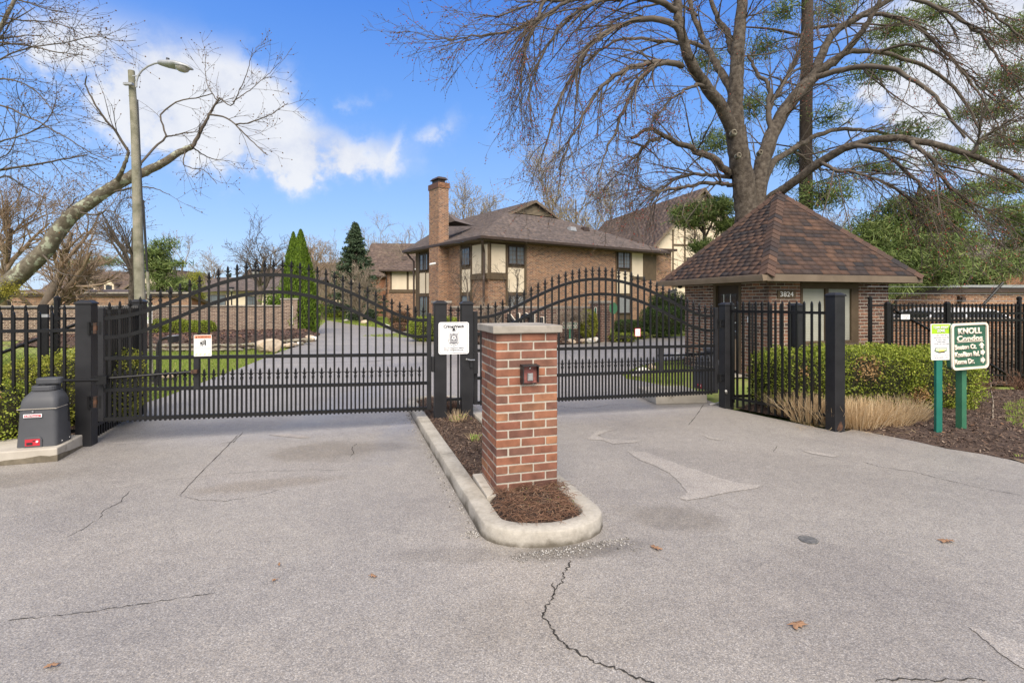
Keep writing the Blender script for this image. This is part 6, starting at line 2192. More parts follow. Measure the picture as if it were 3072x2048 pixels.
def bare_tree(h, r0, spread, seed, dens=1.0, k=(7, 5, 6), twig_r=.012, fork=.32, up=.05):
  """generic bare tree about its own foot: returns trunk mesh, crown mesh, bud points"""
  r = np.random.default_rng(seed)
  t, c = Wood(), Wood()
  tr = grow(np.zeros((1, 3)), np.array([[r.normal(0, .06), r.normal(0, .06), 1.0]]), np.array([h * .62]), 12, .06, (0, 0, .06), r)
  trR = taper(np.array([r0]), 12, .28)
  trR[:, 0] *= 1.35
  t.add(tr, trR, 8)
  s, d, rad, q = children(tr, trR, k[0], fork, .98, (.35, .95), r, (.45, .75))
  b1 = grow(s, d, h * spread * r.uniform(.5, 1.0, len(s)) * (1.15 - .5 * q), 9, .10, (0, 0, up), r)
  R1 = taper(rad, 9, .3)
  c.add(b1, R1, 5)
  s, d, rad, q = children(b1, R1, k[1], .2, .98, (.3, .9), r, (.4, .7))
  rad = np.maximum(rad, twig_r * 1.2)
  b2 = grow(s, d, h * spread * .5 * r.uniform(.5, 1.0, len(s)), 7, .12, (0, 0, up), r)
  R2 = taper(rad, 7, .35)
  c.add(b2, R2, 4)
  s, d, rad, q = children(b2, R2, k[2], .1, .98, (.3, .9), r, (.4, .7))
  rad = np.maximum(rad, twig_r)
  b3 = grow(s, d, h * spread * .26 * r.uniform(.4, 1.0, len(s)), 5, .13, (0, 0, up * .6), r)
  R3 = taper(rad, 5, .5)
  c.add(b3, R3, 3)
  s, d, rad, q = children(b3, R3, 3, .2, .98, (.3, .9), r, (.5, .8))
  b4 = grow(s, d, h * spread * .13 * r.uniform(.4, 1.0, len(s)), 3, .1, (0, 0, up * .4), r)
  c.add(b4, taper(np.maximum(rad, twig_r * .8), 3, .6), 3)
  return t.mesh('trunk'), c.mesh('crown'), np.concatenate([b4[:, -1], b4[:, 1], b3[:, -1]])


def plant_tree(name, label, x, y, h, r0, spread, seed, twig='twig_pale', bark='bark_far', bud=None, bsize=.05, bfrac=.5, group='bare trees beyond the estate', **kw):
  t = thing(name, label, 'tree', (x, y, -.03), 0, group)
  a, b, p = bare_tree(h, r0, spread, seed, **kw)
  part('trunk', a, M[bark], t)
  part('crown', b, M[twig], t, kind='stuff')
  if bud:
    r = np.random.default_rng(seed + 1)
    p = p[r.uniform(size=len(p)) < bfrac]
    buds('buds', p, r.uniform(bsize * .6, bsize * 1.2, len(p)), r, M[bud], t)
  return t


def px_x(px, Z):
  return (px - CX) * Z / FPX


T = []
T.append(plant_tree('bare_tree', 'slim bare tree right beside the utility pole, forked halfway', px_x(378, 20), 20, 7.2, .17, .42, 201, 'twig', 'bark', 'bud_brown', .035, .5, k=(6, 5, 5), twig_r=.007))
T.append(plant_tree('bare_tree', 'dense rusty-twigged tree at the far left edge behind the leaning trunk', px_x(110, 24), 24, 8.2, .26, .50, 202, 'twig_rusty', 'bark_far', 'bud_brown', .05, .6, k=(11, 7, 6), twig_r=.008, fork=.15))
T.append(plant_tree('bare_tree', 'second rusty-twigged tree with two dark stems at the left edge', px_x(10, 26), 26, 8.6, .30, .50, 203, 'twig_rusty', 'bark_far', 'bud_brown', .05, .6, k=(11, 7, 6), twig_r=.008, fork=.15))
T.append(plant_tree('bare_tree', 'low rusty thicket tree between the leaning trunk and the pole', px_x(230, 34), 34, 6.4, .2, .6, 204, 'twig_rusty', 'bark_far', None, k=(10, 7, 6), twig_r=.010, fork=.1))
T.append(plant_tree('bare_tree', 'bare tree just right of the utility pole behind the green pine', px_x(520, 46), 46, 8.8, .2, .42, 205, 'twig_pale', 'bark_far', 'bud_brown', .06, .3, k=(7, 6, 5), twig_r=.013))
T.append(plant_tree('bare_tree', 'thin pale tree left of the post lamp', px_x(625, 62), 62, 9.2, .18, .38, 206, 'twig_pale', 'bark_far', None, k=(7, 6, 6), twig_r=.016, up=.1))
T.append(plant_tree('bare_tree', 'broad open-crowned bare tree above the dark lamp post', px_x(775, 48), 48, 9.4, .28, .5, 207, 'twig', 'bark_far', 'bud_brown', .07, .35, k=(9, 6, 6), twig_r=.014))
T.append(plant_tree('bare_tree', 'hazy pale tree left of the arborvitae', px_x(830, 66), 66, 9.8, .2, .4, 208, 'twig_pale', 'bark_far', 'bud_yellow', .08, .3, k=(8, 7, 6), twig_r=.016))
T.append(plant_tree('bare_tree', 'reddish-barked bare tree right of the arborvitae', px_x(968, 44), 44, 8.4, .22, .46, 209, 'twig_rusty', 'bark_far', None, k=(9, 6, 6), twig_r=.012, fork=.2))
T.append(plant_tree('bare_tree', 'tall bare tree between the arborvitae and the spruce', px_x(935, 78), 78, 12.5, .25, .42, 210, 'twig_pale', 'bark_far', 'bud_yellow', .09, .3, k=(9, 6, 6), twig_r=.018, up=.1))
T.append(plant_tree('bare_tree', 'bare tree peeping out left of the spruce', px_x(1010, 58), 58, 10.0, .22, .45, 211, 'twig_pale', 'bark_far', None, k=(8, 6, 6), twig_r=.015))
T.append(plant_tree('bare_tree', 'upright twiggy tree behind the long brown roof', px_x(1150, 80), 80, 17.5, .25, .36, 212, 'twig_pale', 'bark_far', 'bud_yellow', .1, .3, k=(10, 6, 5), twig_r=.018, up=.16))
T.append(plant_tree('bare_tree', 'bare tree touching the left side of the chimney', px_x(1262, 56), 56, 12.6, .2, .36, 213, 'twig_pale', 'bark_far', None, k=(8, 6, 5), twig_r=.013, up=.1))
for k, (px, Z, h, s_, lab) in enumerate(((1365, 58, 15.2, 214, 'yellow-budded tree right behind the chimney'), (1430, 62, 16.4, 215, 'yellow-budded tree left of the gablet peak'), (1500, 60, 15.6, 216, 'yellow-budded tree above the left roof slope'),
                    (1660, 58, 18.6, 217, 'tall pale-limbed tree behind the gablet'), (1755, 60, 17.5, 218, 'tall pale tree over the right roof slope'), (1850, 64, 18.0, 219, 'bare tree above the valley between the two roofs'))):
  T.append(plant_tree('bare_tree', lab, px_x(px, Z), Z, h * 1.22, .24, .34, s_, 'twig_pale', 'bark_far', 'bud_yellow', .10, .55, k=(10, 6, 6), twig_r=.015, up=.14, fork=.25))
T.append(plant_tree('bare_tree', 'rust-orange twiggy tree over the right garage roof', px_x(3030, 30), 30, 4.6, .12, .5, 220, 'twig_rusty', 'bark_far', 'bud_brown', .05, .4, k=(11, 8, 7), twig_r=.008, fork=.1))
T.append(plant_tree('bare_tree', 'bare tree behind the pines right of the gatehouse roof', px_x(2560, 48), 48, 12.0, .22, .4, 221, 'twig_pale', 'bark_far', 'bud_yellow', .07, .4, k=(9, 6, 6), twig_r=.012))
T.append(plant_tree('bare_tree', 'bare tree in the gap at the far right edge', px_x(2980, 52), 52, 11.0, .22, .45, 222, 'twig_pale', 'bark_far', 'bud_yellow', .08, .4, k=(9, 6, 6), twig_r=.013))
T.append(plant_tree('bare_tree', 'pale many-stemmed shrub tree in front of the spruce', px_x(1085, 38), 38, 4.3, .10, .6, 223, 'twig_pale', 'bark_far', None, k=(14, 8, 6), twig_r=.011, fork=.05, group='small trees near the main house'))
for k, (px, Z, h, s_, lab) in enumerate(((1405, 23.2, 4.3, 224, 'thin bare redbud before the house window left of the corner'), (1530, 23.0, 4.6, 225, 'thin spreading bare redbud right of the house corner pipe'))):
  T.append(plant_tree('bare_tree', lab, px_x(px, Z), Z, h, .06, .5, s_, 'twig', 'bark_far', None, k=(7, 4, 3), twig_r=.006, fork=.1, group='small trees near the main house'))
T.append(plant_tree('bare_tree', 'small crooked bare tree before the cream gable beside the gatehouse roof', px_x(2095, 24), 24, 6.8, .14, .44, 226, 'twig', 'bark_dark', 'bud_yellow', .05, .5, k=(9, 6, 5), twig_r=.009, fork=.2, group='small trees near the main house'))
for k, (px, Z, s_, lab) in enumerate(((1458, 20.6, 231, 'pale weeping twiggy shrub at the left of the letter wall'), (1712, 20.0, 232, 'pale weeping twiggy shrub behind the club house sign'))):
  r = np.random.default_rng(s_)
  t = thing('weeping_shrub', lab, 'shrub', (px_x(px, Z), Z, 0), 0, 'weeping shrubs by the letter wall')
  a = grow(np.zeros((60, 3)) + r.normal(0, .05, (60, 3)) * [1, 1, 0] + [0, 0, .9], np.column_stack([r.normal(0, .8, 60), r.normal(0, .8, 60), r.uniform(.2, .9, 60)]), r.uniform(.5, 1.0, 60), 8, .16, (0, 0, -.32), r)
  w = Wood()
  w.add(a, taper(np.full(60, .011), 8, .5), 3)
  s, d, rad, q = children(a, taper(np.full(60, .011), 8, .5), 5, .2, .95, (.3, 1.0), r, (.6, .9))
  b = grow(s, d, r.uniform(.15, .5, len(s)), 5, .18, (0, 0, -.25), r)
  w.add(b, taper(np.full(len(s), .007), 5, .6), 3)
  part('stem', MB().tube([(0, 0, 0), (.02, 0, .5), (0, .02, .95)], [.04, .035, .03], 7), M['bark_far'], t)
  part('branches', w.mesh('branches'), M['twig_pale'], t, kind='stuff')

# ------------------------------------------------------------------ evergreens
def arborvitae(name, label, x, y, h, rad, seed, n):
  r = np.random.default_rng(seed)
  t = thing(name, label, 'tree', (x, y, 0), 0, 'arborvitae by the entrance pier')
  part('trunk', MB().tube([(0, 0, 0), (0, 0, h * .9)], [.12, .02], 7), M['bark_dark'], t)
  prof = lambda q: rad * np.where(q < .18, .80 + .2 * (q / .18), (1 - ((q - .18) / .82)) ** .78 + 0.0)
  # inner dark mass: shade in the gaps put into its colour
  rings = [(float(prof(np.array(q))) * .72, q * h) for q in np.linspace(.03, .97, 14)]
  part('shade_cone', MB().lathe(rings, 14), M['core'], t, kind='stuff')
  q = r.uniform(.01, 1, n) ** .85
  q = 1 - (1 - q) * 1.0
  ang = r.uniform(0, 2 * pi, n)
  # flame-like lobes up the cone
  lob = 1 + .10 * np.sin(ang * 5 + q * 16 + 2) + .07 * np.sin(ang * 9 - q * 23)
  rr_2 = prof(q) * lob * r.uniform(.72, 1.06, n)
  pos = np.column_stack([np.cos(ang) * rr_2, np.sin(ang) * rr_2, q * h])
  # sprays: upright, turned outward
  out_ = np.column_stack([np.cos(ang), np.sin(ang), np.full(n, .0)])
  upv = norm(np.column_stack([np.cos(ang) * .45, np.sin(ang) * .45, np.ones(n)]) + r.normal(0, .28, (n, 3)))
  side = norm(np.cross(upv, out_) + r.normal(0, .45, (n, 3)))
  nr = np.cross(upv, side)
  rot = np.stack([upv, side, nr], 2)
  v, f = instances(np.array([(-.45, 0, 0), (-.05, -.2, .05), (.6, 0, 0), (-.05, .2, .05)]), LEAF_F, pos, rot, r.uniform(.07, .19, n) * (h / 6) ** .5)
  part('foliage', mesh_np('foliage', v, f), M['thuja'], t, kind='stuff')
  return t


az_ = 25.6
arborvitae('arborvitae', 'tall cone-shaped green arborvitae right behind the entrance pier', px_x(902, az_), az_, 5.1, .98, 301, 22000)
arborvitae('arborvitae', 'narrower arborvitae tip peeping out behind the left of the tall one', px_x(880, 27.2), 27.2, 5.2, .85, 302, 12000)
part('foliage', leaf_mesh('foliage', np.random.default_rng(5).normal(0, 1, (2200, 3)) * [.32, .3, .28] + [-1.15, .1, 1.5], np.random.default_rng(6).uniform(.06, .14, 2200), np.random.default_rng(7)), M['thuja'], [o for o in COL.objects if o.name.startswith('arborvitae')][0], kind='stuff')


def conifer(name, label, x, y, h, rad, seed, nb, m, nsp, group=None, droop=-.12, start=.06, L=.28):
  r = np.random.default_rng(seed)
  t = thing(name, label, 'tree', (x, y, 0), 0, group)
  part('trunk', MB().tube([(0, 0, 0), (0, 0, h)], [h * .018, .01], 7), M['bark_dark'], t)
  q = r.uniform(start, .985, nb)
  a = r.uniform(0, 2 * pi, nb)
  Lb = rad * (1 - q) ** .85 * r.uniform(.65, 1.08, nb) + .06
  b = grow(np.column_stack([np.zeros(nb), np.zeros(nb), q * h]), np.column_stack([np.cos(a), np.sin(a), r.uniform(-.05, .45, nb)]), Lb, 7, .05, (0, 0, droop), r)
  w = Wood()
  w.add(b, taper(np.full(nb, .02), 7, .3), 3)
  part('branches', w.mesh('branches'), M['bark_dark'], t, kind='stuff')
  pi_ = r.integers(0, nb, nsp)
  tt = r.uniform(.15, 1, nsp) ** .8 * 6
  i0 = np.clip(tt.astype(int), 0, 5)
  fr = (tt - i0)[:, None]
  pos = b[pi_, i0] * (1 - fr) + b[pi_, i0 + 1] * fr + r.normal(0, .05, (nsp, 3)) * (h / 8)
  d = norm(b[pi_, i0 + 1] - b[pi_, i0] + r.normal(0, .55, (nsp, 3)))
  sd_ = norm(np.cross(d, r.normal(size=(nsp, 3))))
  rot = np.stack([d, sd_, np.cross(d, sd_)], 2)
  v, f = instances(np.array([(-.4, 0, 0), (0, -.16, .04), (.6, 0, 0), (0, .16, .04)]), LEAF_F, pos, rot, r.uniform(L * .5, L, nsp))
  part('foliage', mesh_np('foliage', v, f), m, t, kind='stuff')
  return t


conifer('spruce_tree', 'dark blue-green spruce in front of the farther brick house', px_x(1066, 44), 44, 8.3, 3.0, 311, 520, M['spruce'], 26000, None, -.06, .04, .32)
conifer('spruce_tree', 'small far spruce tip above the entrance wall', px_x(690, 70), 70, 5.4, 1.7, 312, 200, M['spruce'], 4000, None, -.05, .05, .4)


def pine(name, label, segs, trunk, seed, ncl, m, tuftn=34, nl=.16, group='pines behind the fence', cl=.34, br=.03, barkm='bark_dark', nw=1.0):
  """clumped needles round given masses: segs = [(centre, radii, share)], trunk = list of (pts, radii)"""
  r = np.random.default_rng(seed)
  t = thing(name, label, 'tree', (0, 0, 0), 0, group)
  w = Wood()
  for pts, rad in trunk:
    p = resample(pts, 16)
    w.add(p[None], np.linspace(rad[0], rad[1], 16)[None], 10)
  part('trunk', w.mesh('trunk'), M[barkm], t)
  tot = sum(s[2] for s in segs)
  tp = resample(trunk[0][0], 40)
  w = Wood()
  C, B0 = [], []
  for c, rd, sh in segs:
    j = int(np.argmin(np.abs(tp[:, 2] - (c[2] - .15 * np.linalg.norm(tp[:, :2].mean(0) - np.array(c)[:2])))))
    mid = (tp[j] + np.array(c)) / 2 + np.array([0, 0, .12])
    w.add(resample([tp[j], mid, np.array(c), np.array(c) * 1.3 - tp[j] * .3], 10)[None], np.linspace(br * 1.6, br * .4, 10)[None], 5)
    k = max(2, int(ncl * sh / tot))
    u = norm(r.normal(size=(k, 3))) * (r.uniform(.25, 1, (k, 1)) ** .6)
    C.append(np.array(c) + u * np.array(rd))
    B0.append(np.repeat(np.array([c]), k, 0) - np.array([0, 0, rd[2] * .2]))
  C, B0 = np.concatenate(C), np.concatenate(B0)
  k = len(C)
  part('limbs', w.mesh('limbs'), M[barkm], t)
  tw_ = np.stack([B0 + (C - B0) * q + r.normal(0, .03, (k, 3)) for q in np.linspace(0, 1, 5)], 1)
  w = Wood()
  w.add(tw_, taper(np.full(k, br * .6), 5, .3), 3)
  part('branches', w.mesh('branches'), M[barkm], t, kind='stuff')
  N = k * tuftn
  ci = np.repeat(np.arange(k), tuftn)
  d = norm(r.normal(size=(N, 3)) + np.array([0, 0, .55]))
  pos = C[ci] + r.normal(0, 1, (N, 3)) * np.array([cl, cl, cl * .42]) * .5 + d * nl * .4
  sd_ = norm(np.cross(d, r.normal(size=(N, 3))))
  rot = np.stack([d, sd_, np.cross(d, sd_)], 2)
  v, f = instances(np.array([(-.5, -.035, 0), (.5, -.012, 0), (.5, .012, 0), (-.5, .035, 0)]) * [1, 1.5 * nw, 1], LEAF_F, pos, rot, r.uniform(nl * .7, nl * 1.35, N))
  part('needles', mesh_np('needles', v, f), m, t, kind='stuff')
  return t


# tall pine: bare trunk behind the maple, tufts scattered high up and to the right
PZ = 19.0
c8 = lambda x, y, Z: P(1200 + x / 1.2564, y / 1.2564, Z)
segs = []
for (x, y, rx, ry, sh) in [(1450, 40, .5, .35, 1), (1640, 30, .7, .4, 1.2), (1850, 110, .9, .35, 2), (1900, 190, .8, .3, 1.2), (1320, 400, .45, .5, 1.3), (1200, 540, .5, .6, 1.5), (1150, 230, .5, .3, .8), (1370, 180, .5, .35, 1), (1600, 730, .9, .5, 2), (1500, 600, .6, .6, 1.2), (1790, 270, .8, .35, 1.3), (1890, 510, 1.1, .3, 1.4), (1620, 440, .5, .3, .7), (2010, 60, .7, .5, 1), (1800, 640, .8, .3, .8)]:
  segs.append((c8(x, y, PZ + rm.uniform(-1.2, 1.4)), (rx, .8, ry), sh))
pine('pine_tree', 'tall straight pine trunk rising right behind the maple fork', segs, [([c8(1532, 900, PZ), c8(1530, 700, PZ), c8(1530, 450, PZ), c8(1534, 200, PZ), c8(1536, -60, PZ), c8(1536, -200, PZ)], (.235, .19)),
   ([c8(1532, 720, PZ), c8(1600, 735, PZ), c8(1700, 740, PZ)], (.05, .02)), ([c8(1534, 140, PZ), c8(1400, 110, PZ), c8(1250, 100, PZ)], (.06, .02)), ([c8(1534, 110, PZ), c8(1700, 90, PZ), c8(1900, 100, PZ)], (.06, .02))], 321, 420, M['pine'], 34, .18, 'pines behind the fence', .62, .02, nw=1.6)
# dense pines right of the gatehouse
seg2 = []
for (px, py, Z, rx, rz, sh) in [(2640, 720, 18, 1.6, .8, 3), (2760, 640, 18, 1.4, .8, 2.5), (2720, 780, 17, 1.2, .9, 3), (2840, 700, 18, 1.0, .9, 2.2), (2600, 800, 17, .9, .5, 1.5), (2700, 690, 18.5, 1.6, .9, 3), (2880, 600, 18.5, .9, .5, 1.2), (2790, 820, 16.6, .7, .5, 1.5), (2830, 780, 16.8, .7, .8, 1.5)]:
  seg2.append((P(px, py, Z), (rx, .9, rz), sh))
pine('pine_tree', 'dense dark green pine filling the gap right of the gatehouse roof', seg2, [([P(2740, 930, 17.5), P(2740, 800, 17.5), P(2745, 640, 17.8), P(2760, 560, 18)], (.16, .06)), ([P(2742, 800, 17.5), P(2640, 740, 17.8), P(2560, 700, 18)], (.06, .02)), ([P(2742, 760, 17.5), P(2860, 700, 17.8)], (.05, .02))], 322, 480, M['pine'], 64, .18, 'pines behind the fence', .46, .018, nw=1.6)
seg3 = [(P(2640, 872, 12.6), (.55, .3, .20), 2), (P(2700, 858, 12.8), (.4, .3, .18), 1), (P(2600, 880, 12.4), (.4, .3, .2), 1)]
pine('pine_tree', 'low pine bough with twisted brown stems tucked under the gatehouse eave', seg3, [([P(2662, 960, 12.6), P(2655, 920, 12.6), P(2640, 880, 12.6)], (.05, .02)), ([P(2668, 960, 12.7), P(2690, 900, 12.7), P(2720, 870, 12.8)], (.045, .02)), ([P(2660, 950, 12.6), P(2645, 910, 12.5), P(2615, 880, 12.5)], (.04, .015))], 323, 70, M['pine'], 60, .15, 'pines behind the fence', .3, .012)
seg4 = []
for (px, py, Z, rx, rz, sh) in [(3000, 800, 20, 1.4, .5, 2), (2920, 840, 20, .8, .3, 1), (3060, 700, 21, 1.4, .9, 2), (2990, 560, 22, 1.2, .5, 1.2), (3060, 420, 22, 1.6, .5, 1.4), (2960, 330, 22, 1.2, .4, 1), (3050, 230, 22, 1.4, .5, 1.4), (2870, 470, 22, 1.3, .3, .9), (3060, 90, 22, 1.2, .5, 1), (3030, 640, 21, 1.2, .5, 1.4)]:
  seg4.append((P(px, py, Z), (rx, .9, rz), sh))
pine('pine_tree', 'loose pale green pine at the right edge of the view', seg4, [([P(3120, 980, 21), P(3115, 600, 21.5), P(3110, 200, 22), P(3105, -60, 22)], (.2, .1)), ([P(3115, 640, 21.5), P(3000, 620, 21.5)], (.05, .02)), ([P(3112, 420, 22), P(2980, 440, 22), P(2860, 480, 22)], (.05, .02)), ([P(3112, 240, 22), P(2960, 330, 22)], (.05, .02)), ([P(3115, 800, 21), P(2940, 830, 20)], (.05, .02))], 324, 480, M['pine'], 40, .2, 'pines behind the fence', .62, .018, nw=1.6)
# bright pine boughs between the cream gable and the maple
seg5 = [(P(2085, 640, 21), (.75, .5, .34), 2.4), (P(2150, 620, 21), (.6, .5, .3), 1.4), (P(2060, 665, 21), (.55, .4, .22), 1), (P(2120, 740, 21), (.42, .4, .14), .8), (P(2190, 680, 21), (.45, .4, .3), 1)]
pine('pine_tree', 'small bright green pine in front of the cream timbered gable', seg5, [([P(2120, 960, 21), P(2118, 760, 21), P(2105, 660, 21), P(2100, 610, 21)], (.10, .04)), ([P(2112, 720, 21), P(2150, 640, 21)], (.05, .02)), ([P(2112, 700, 21), P(2070, 650, 21)], (.05, .02))], 325, 150, M['pine'], 80, .2, 'pines behind the fence', .42, .018, nw=1.6)
seg6 = [(P(480, 745, 34), (.9, .6, .7), 1), (P(470, 800, 34), (1.1, .7, .8), 1.6), (P(490, 850, 34), (1.2, .7, .5), 1.4), (P(450, 770, 34), (.8, .6, .5), 1), (P(540, 860, 34), (.8, .5, .3), .6), (P(500, 800, 34), (1.0, .6, .4), .8)]
pine('pine_tree', 'open-branched green pine beside the utility pole', seg6, [([P(474, 930, 34), P(474, 800, 34), P(482, 730, 34)], (.14, .05))], 326, 120, M['pine'], 46, .30, 'pines behind the fence', .55, .03, nw=1.6)
seg7 = [(P(575, 860, 40), (.8, .5, .5), 1), (P(575, 895, 40), (.9, .5, .4), 1), (P(580, 830, 40), (.5, .4, .4), .6)]
pine('pine_tree', 'small yellowish young pine over the garage end', seg7, [([P(577, 930, 40), P(577, 830, 40)], (.08, .03))], 327, 60, M['hedge_yellow'], 40, .3, 'pines behind the fence', .5, .02)
seg8 = [(P(260, 790, 80), (3, 1, .6), 1), (P(320, 785, 80), (2.6, 1, .6), 1), (P(210, 800, 80), (2, 1, .4), .6)]
pine('pine_tree', 'far green treetops just above the dormered roof', seg8, [([P(270, 930, 80), P(270, 790, 80)], (.2, .08))], 328, 60, M['pine'], 40, .6, 'pines behind the fence', 1.2, .04)


# ------------------------------------------------------------------ hedges and shrubs
def blob_hedge(name, label, cat, lobes, n, size, m, seed, group=None, dead=None, corem='core', flat=None):
  """clipped shrub: leaves in the outer shell of several lobes; lobes = [(x,y,z, rx,ry,rz, power)]"""
  r = np.random.default_rng(seed)
  x0, y0 = lobes[0][0], lobes[0][1]
  t = thing(name, label, cat, (x0, y0, 0), 0, group)
  vol = np.array([l[3] * l[4] + l[4] * l[5] + l[3] * l[5] for l in lobes])
  pos = []
  cm = MB()
  for l, q in zip(lobes, vol / vol.sum()):
    k = int(n * q)
    pw = l[6]
    ar = np.array([l[4] * l[5], l[3] * l[5], l[3] * l[4]])
    fc = r.choice(3, k, p=ar / ar.sum())
    u = r.uniform(-1, 1, (k, 3))
    u[np.arange(k), fc] = r.choice([-1.0, 1.0], k)
    u /= (np.abs(u) ** pw).sum(1, keepdims=True) ** (1 / pw)
    # superellipsoid radius
    rad = r.uniform(.80, 1.05, (k, 1))
    bump = 1 + .05 * np.sin(u[:, :1] * 9 + l[0]) * np.sin(u[:, 1:2] * 8) + .04 * np.sin(u[:, 2:3] * 11 + u[:, :1] * 7)
    p = u * rad * bump * np.array(l[3:6]) + np.array(l[:3])
    pos.append(p)
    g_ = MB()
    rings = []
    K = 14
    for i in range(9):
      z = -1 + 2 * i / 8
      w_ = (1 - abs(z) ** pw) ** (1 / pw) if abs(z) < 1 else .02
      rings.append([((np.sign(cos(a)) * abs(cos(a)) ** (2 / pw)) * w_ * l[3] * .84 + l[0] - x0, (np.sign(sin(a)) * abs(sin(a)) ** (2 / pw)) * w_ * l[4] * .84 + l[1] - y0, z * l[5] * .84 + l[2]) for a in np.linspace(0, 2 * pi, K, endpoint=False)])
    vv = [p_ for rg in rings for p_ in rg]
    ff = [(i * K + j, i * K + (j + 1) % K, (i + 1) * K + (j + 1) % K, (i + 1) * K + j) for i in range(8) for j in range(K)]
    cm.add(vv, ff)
  pos = np.concatenate(pos)
  pos = pos[pos[:, 2] > .02]
  part('shade_core', cm, M[corem], t, kind='stuff')  # dark solid behind the leaves, its colour stands in for shade
  loc = pos - np.array([x0, y0, 0])
  if dead:
    dm = np.zeros(len(pos), bool)
    for (dx, dy, dz, dr) in dead:
      dm |= np.linalg.norm((pos - np.array([dx, dy, dz])) * [1, .6, 1], axis=1) < dr * r.uniform(.5, 1.2, len(pos))
    part('browned_leaves', leaf_mesh('browned_leaves', loc[dm], r.uniform(size * .7, size * 1.3, int(dm.sum())), r), M['hedge_dead'], t, kind='stuff')
    loc = loc[~dm]
  part('leaves', leaf_mesh('leaves', loc, r.uniform(size * .6, size * 1.35, len(loc)), r), m, t, kind='stuff')
  return t


dd = P(2582, 1105, 7.45)
blob_hedge('clipped_hedge', 'long clipped boxwood hedge with a browned patch beside the gatehouse', 'hedge',
      [(4.25, 7.75, .44, .62, .5, .47, 3.2), (5.1, 7.75, .46, .85, .52, .48, 3.6), (6.05, 7.82, .45, .80, .52, .46, 3.4)], 62000, .030, M['hedge'], 401,
      dead=[(dd[0], dd[1] - .25, dd[2], .20), (4.1, 7.25, .62, .10), (5.75, 7.3, .25, .16), (6.2, 7.35, .35, .10)])
blob_hedge('yellow_shrub', 'yellow-green clipped shrub behind the left fence', 'shrub', [(-5.45, 6.75, .52, .62, .45, .48, 2.8), (-6.1, 6.75, .45, .5, .4, .42, 2.6)], 16000, .030, M['hedge_yellow'], 402)
blob_hedge('green_shrub', 'green and bronze shrub beside the left gate opener', 'shrub', [(-5.62, 5.65, .36, .38, .32, .40, 2.4), (-6.1, 5.5, .3, .4, .3, .32, 2.4)], 9000, .026, M['hedge'], 403, dead=[(-5.5, 5.4, .62, .12)])
for k, (px, lab) in enumerate(((485, 'left'), (535, 'second'), (577, 'third'), (618, 'right'))):
  blob_hedge('round_box_shrub', f'{lab} rounded box shrub of the row under the entrance wall', 'shrub', [(px_x(px, 21.5), 21.5, .46, .42 if k < 2 else .36, .4, .44 if k < 2 else .36, 2.3)], 5200, .05, M['hedge'], 410 + k, 'box shrubs under the entrance wall')
blob_hedge('round_topiary', 'rounded upright topiary beside the dark brick pier', 'shrub', [(px_x(1764, 20.3), 20.3, .72, .37, .36, .56, 2.3)], 9000, .045, M['hedge_yellow'], 420)
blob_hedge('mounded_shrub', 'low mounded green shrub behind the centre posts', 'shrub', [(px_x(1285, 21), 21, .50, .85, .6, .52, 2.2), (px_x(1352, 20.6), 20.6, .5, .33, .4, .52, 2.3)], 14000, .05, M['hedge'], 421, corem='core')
blob_hedge('dark_hedge', 'dark green clipped hedge left of the gatehouse, front row', 'hedge', [(px_x(1985, 23), 23, .75, .95, .6, .62, 3.0)], 13000, .05, M['hedge_dark'], 422, 'dark hedges left of the gatehouse')
blob_hedge('dark_hedge', 'taller dark green hedge behind the front one, left of the gatehouse', 'hedge', [(px_x(2010, 26), 26, 1.05, 1.1, .7, 1.0, 3.0)], 13000, .055, M['hedge_dark'], 423, 'dark hedges left of the gatehouse')
blob_hedge('low_shrub', 'low dull green shrub under the house window', 'shrub', [(px_x(1875, 22.5), 22.5, .48, .50, .4, .34, 2.6), (px_x(1905, 23), 23, .45, .42, .4, .34, 2.6)], 6000, .05, M['hedge_dark'], 424)
blob_hedge('low_shrub', 'dark spreading shrub at the foot of the spruce', 'shrub', [(px_x(1085, 42), 42, .5, 1.3, .7, .6, 2.2)], 6000, .09, M['spruce'], 425)
blob_hedge('low_shrub', 'round green shrub between the two bollard lights', 'shrub', [(px_x(985, 50), 50, .6, .8, .6, .6, 2.2), (px_x(1015, 49), 49, .45, .7, .5, .45, 2.2)], 6000, .09, M['hedge'], 426)
blob_hedge('low_shrub', 'dull red-brown bare shrub near the walking person', 'shrub', [(px_x(1200, 34), 34, .5, .8, .5, .5, 2.2)], 3500, .06, M['stems'], 427)
blob_hedge('low_shrub', 'tawny dead shrub in front of the mounded green one', 'shrub', [(px_x(1200, 28), 28, .22, .5, .4, .25, 2.0)], 2500, .05, M['stems'], 428)
blob_hedge('ground_cover', 'low green ground cover beside the rock edging near the pier', 'plant', [(px_x(1862, 21), 21, .16, .75, .9, .18, 2.0), (px_x(1900, 22.4), 22.4, .14, .8, .6, .18, 2.0)], 4500, .05, M['hedge'], 429)


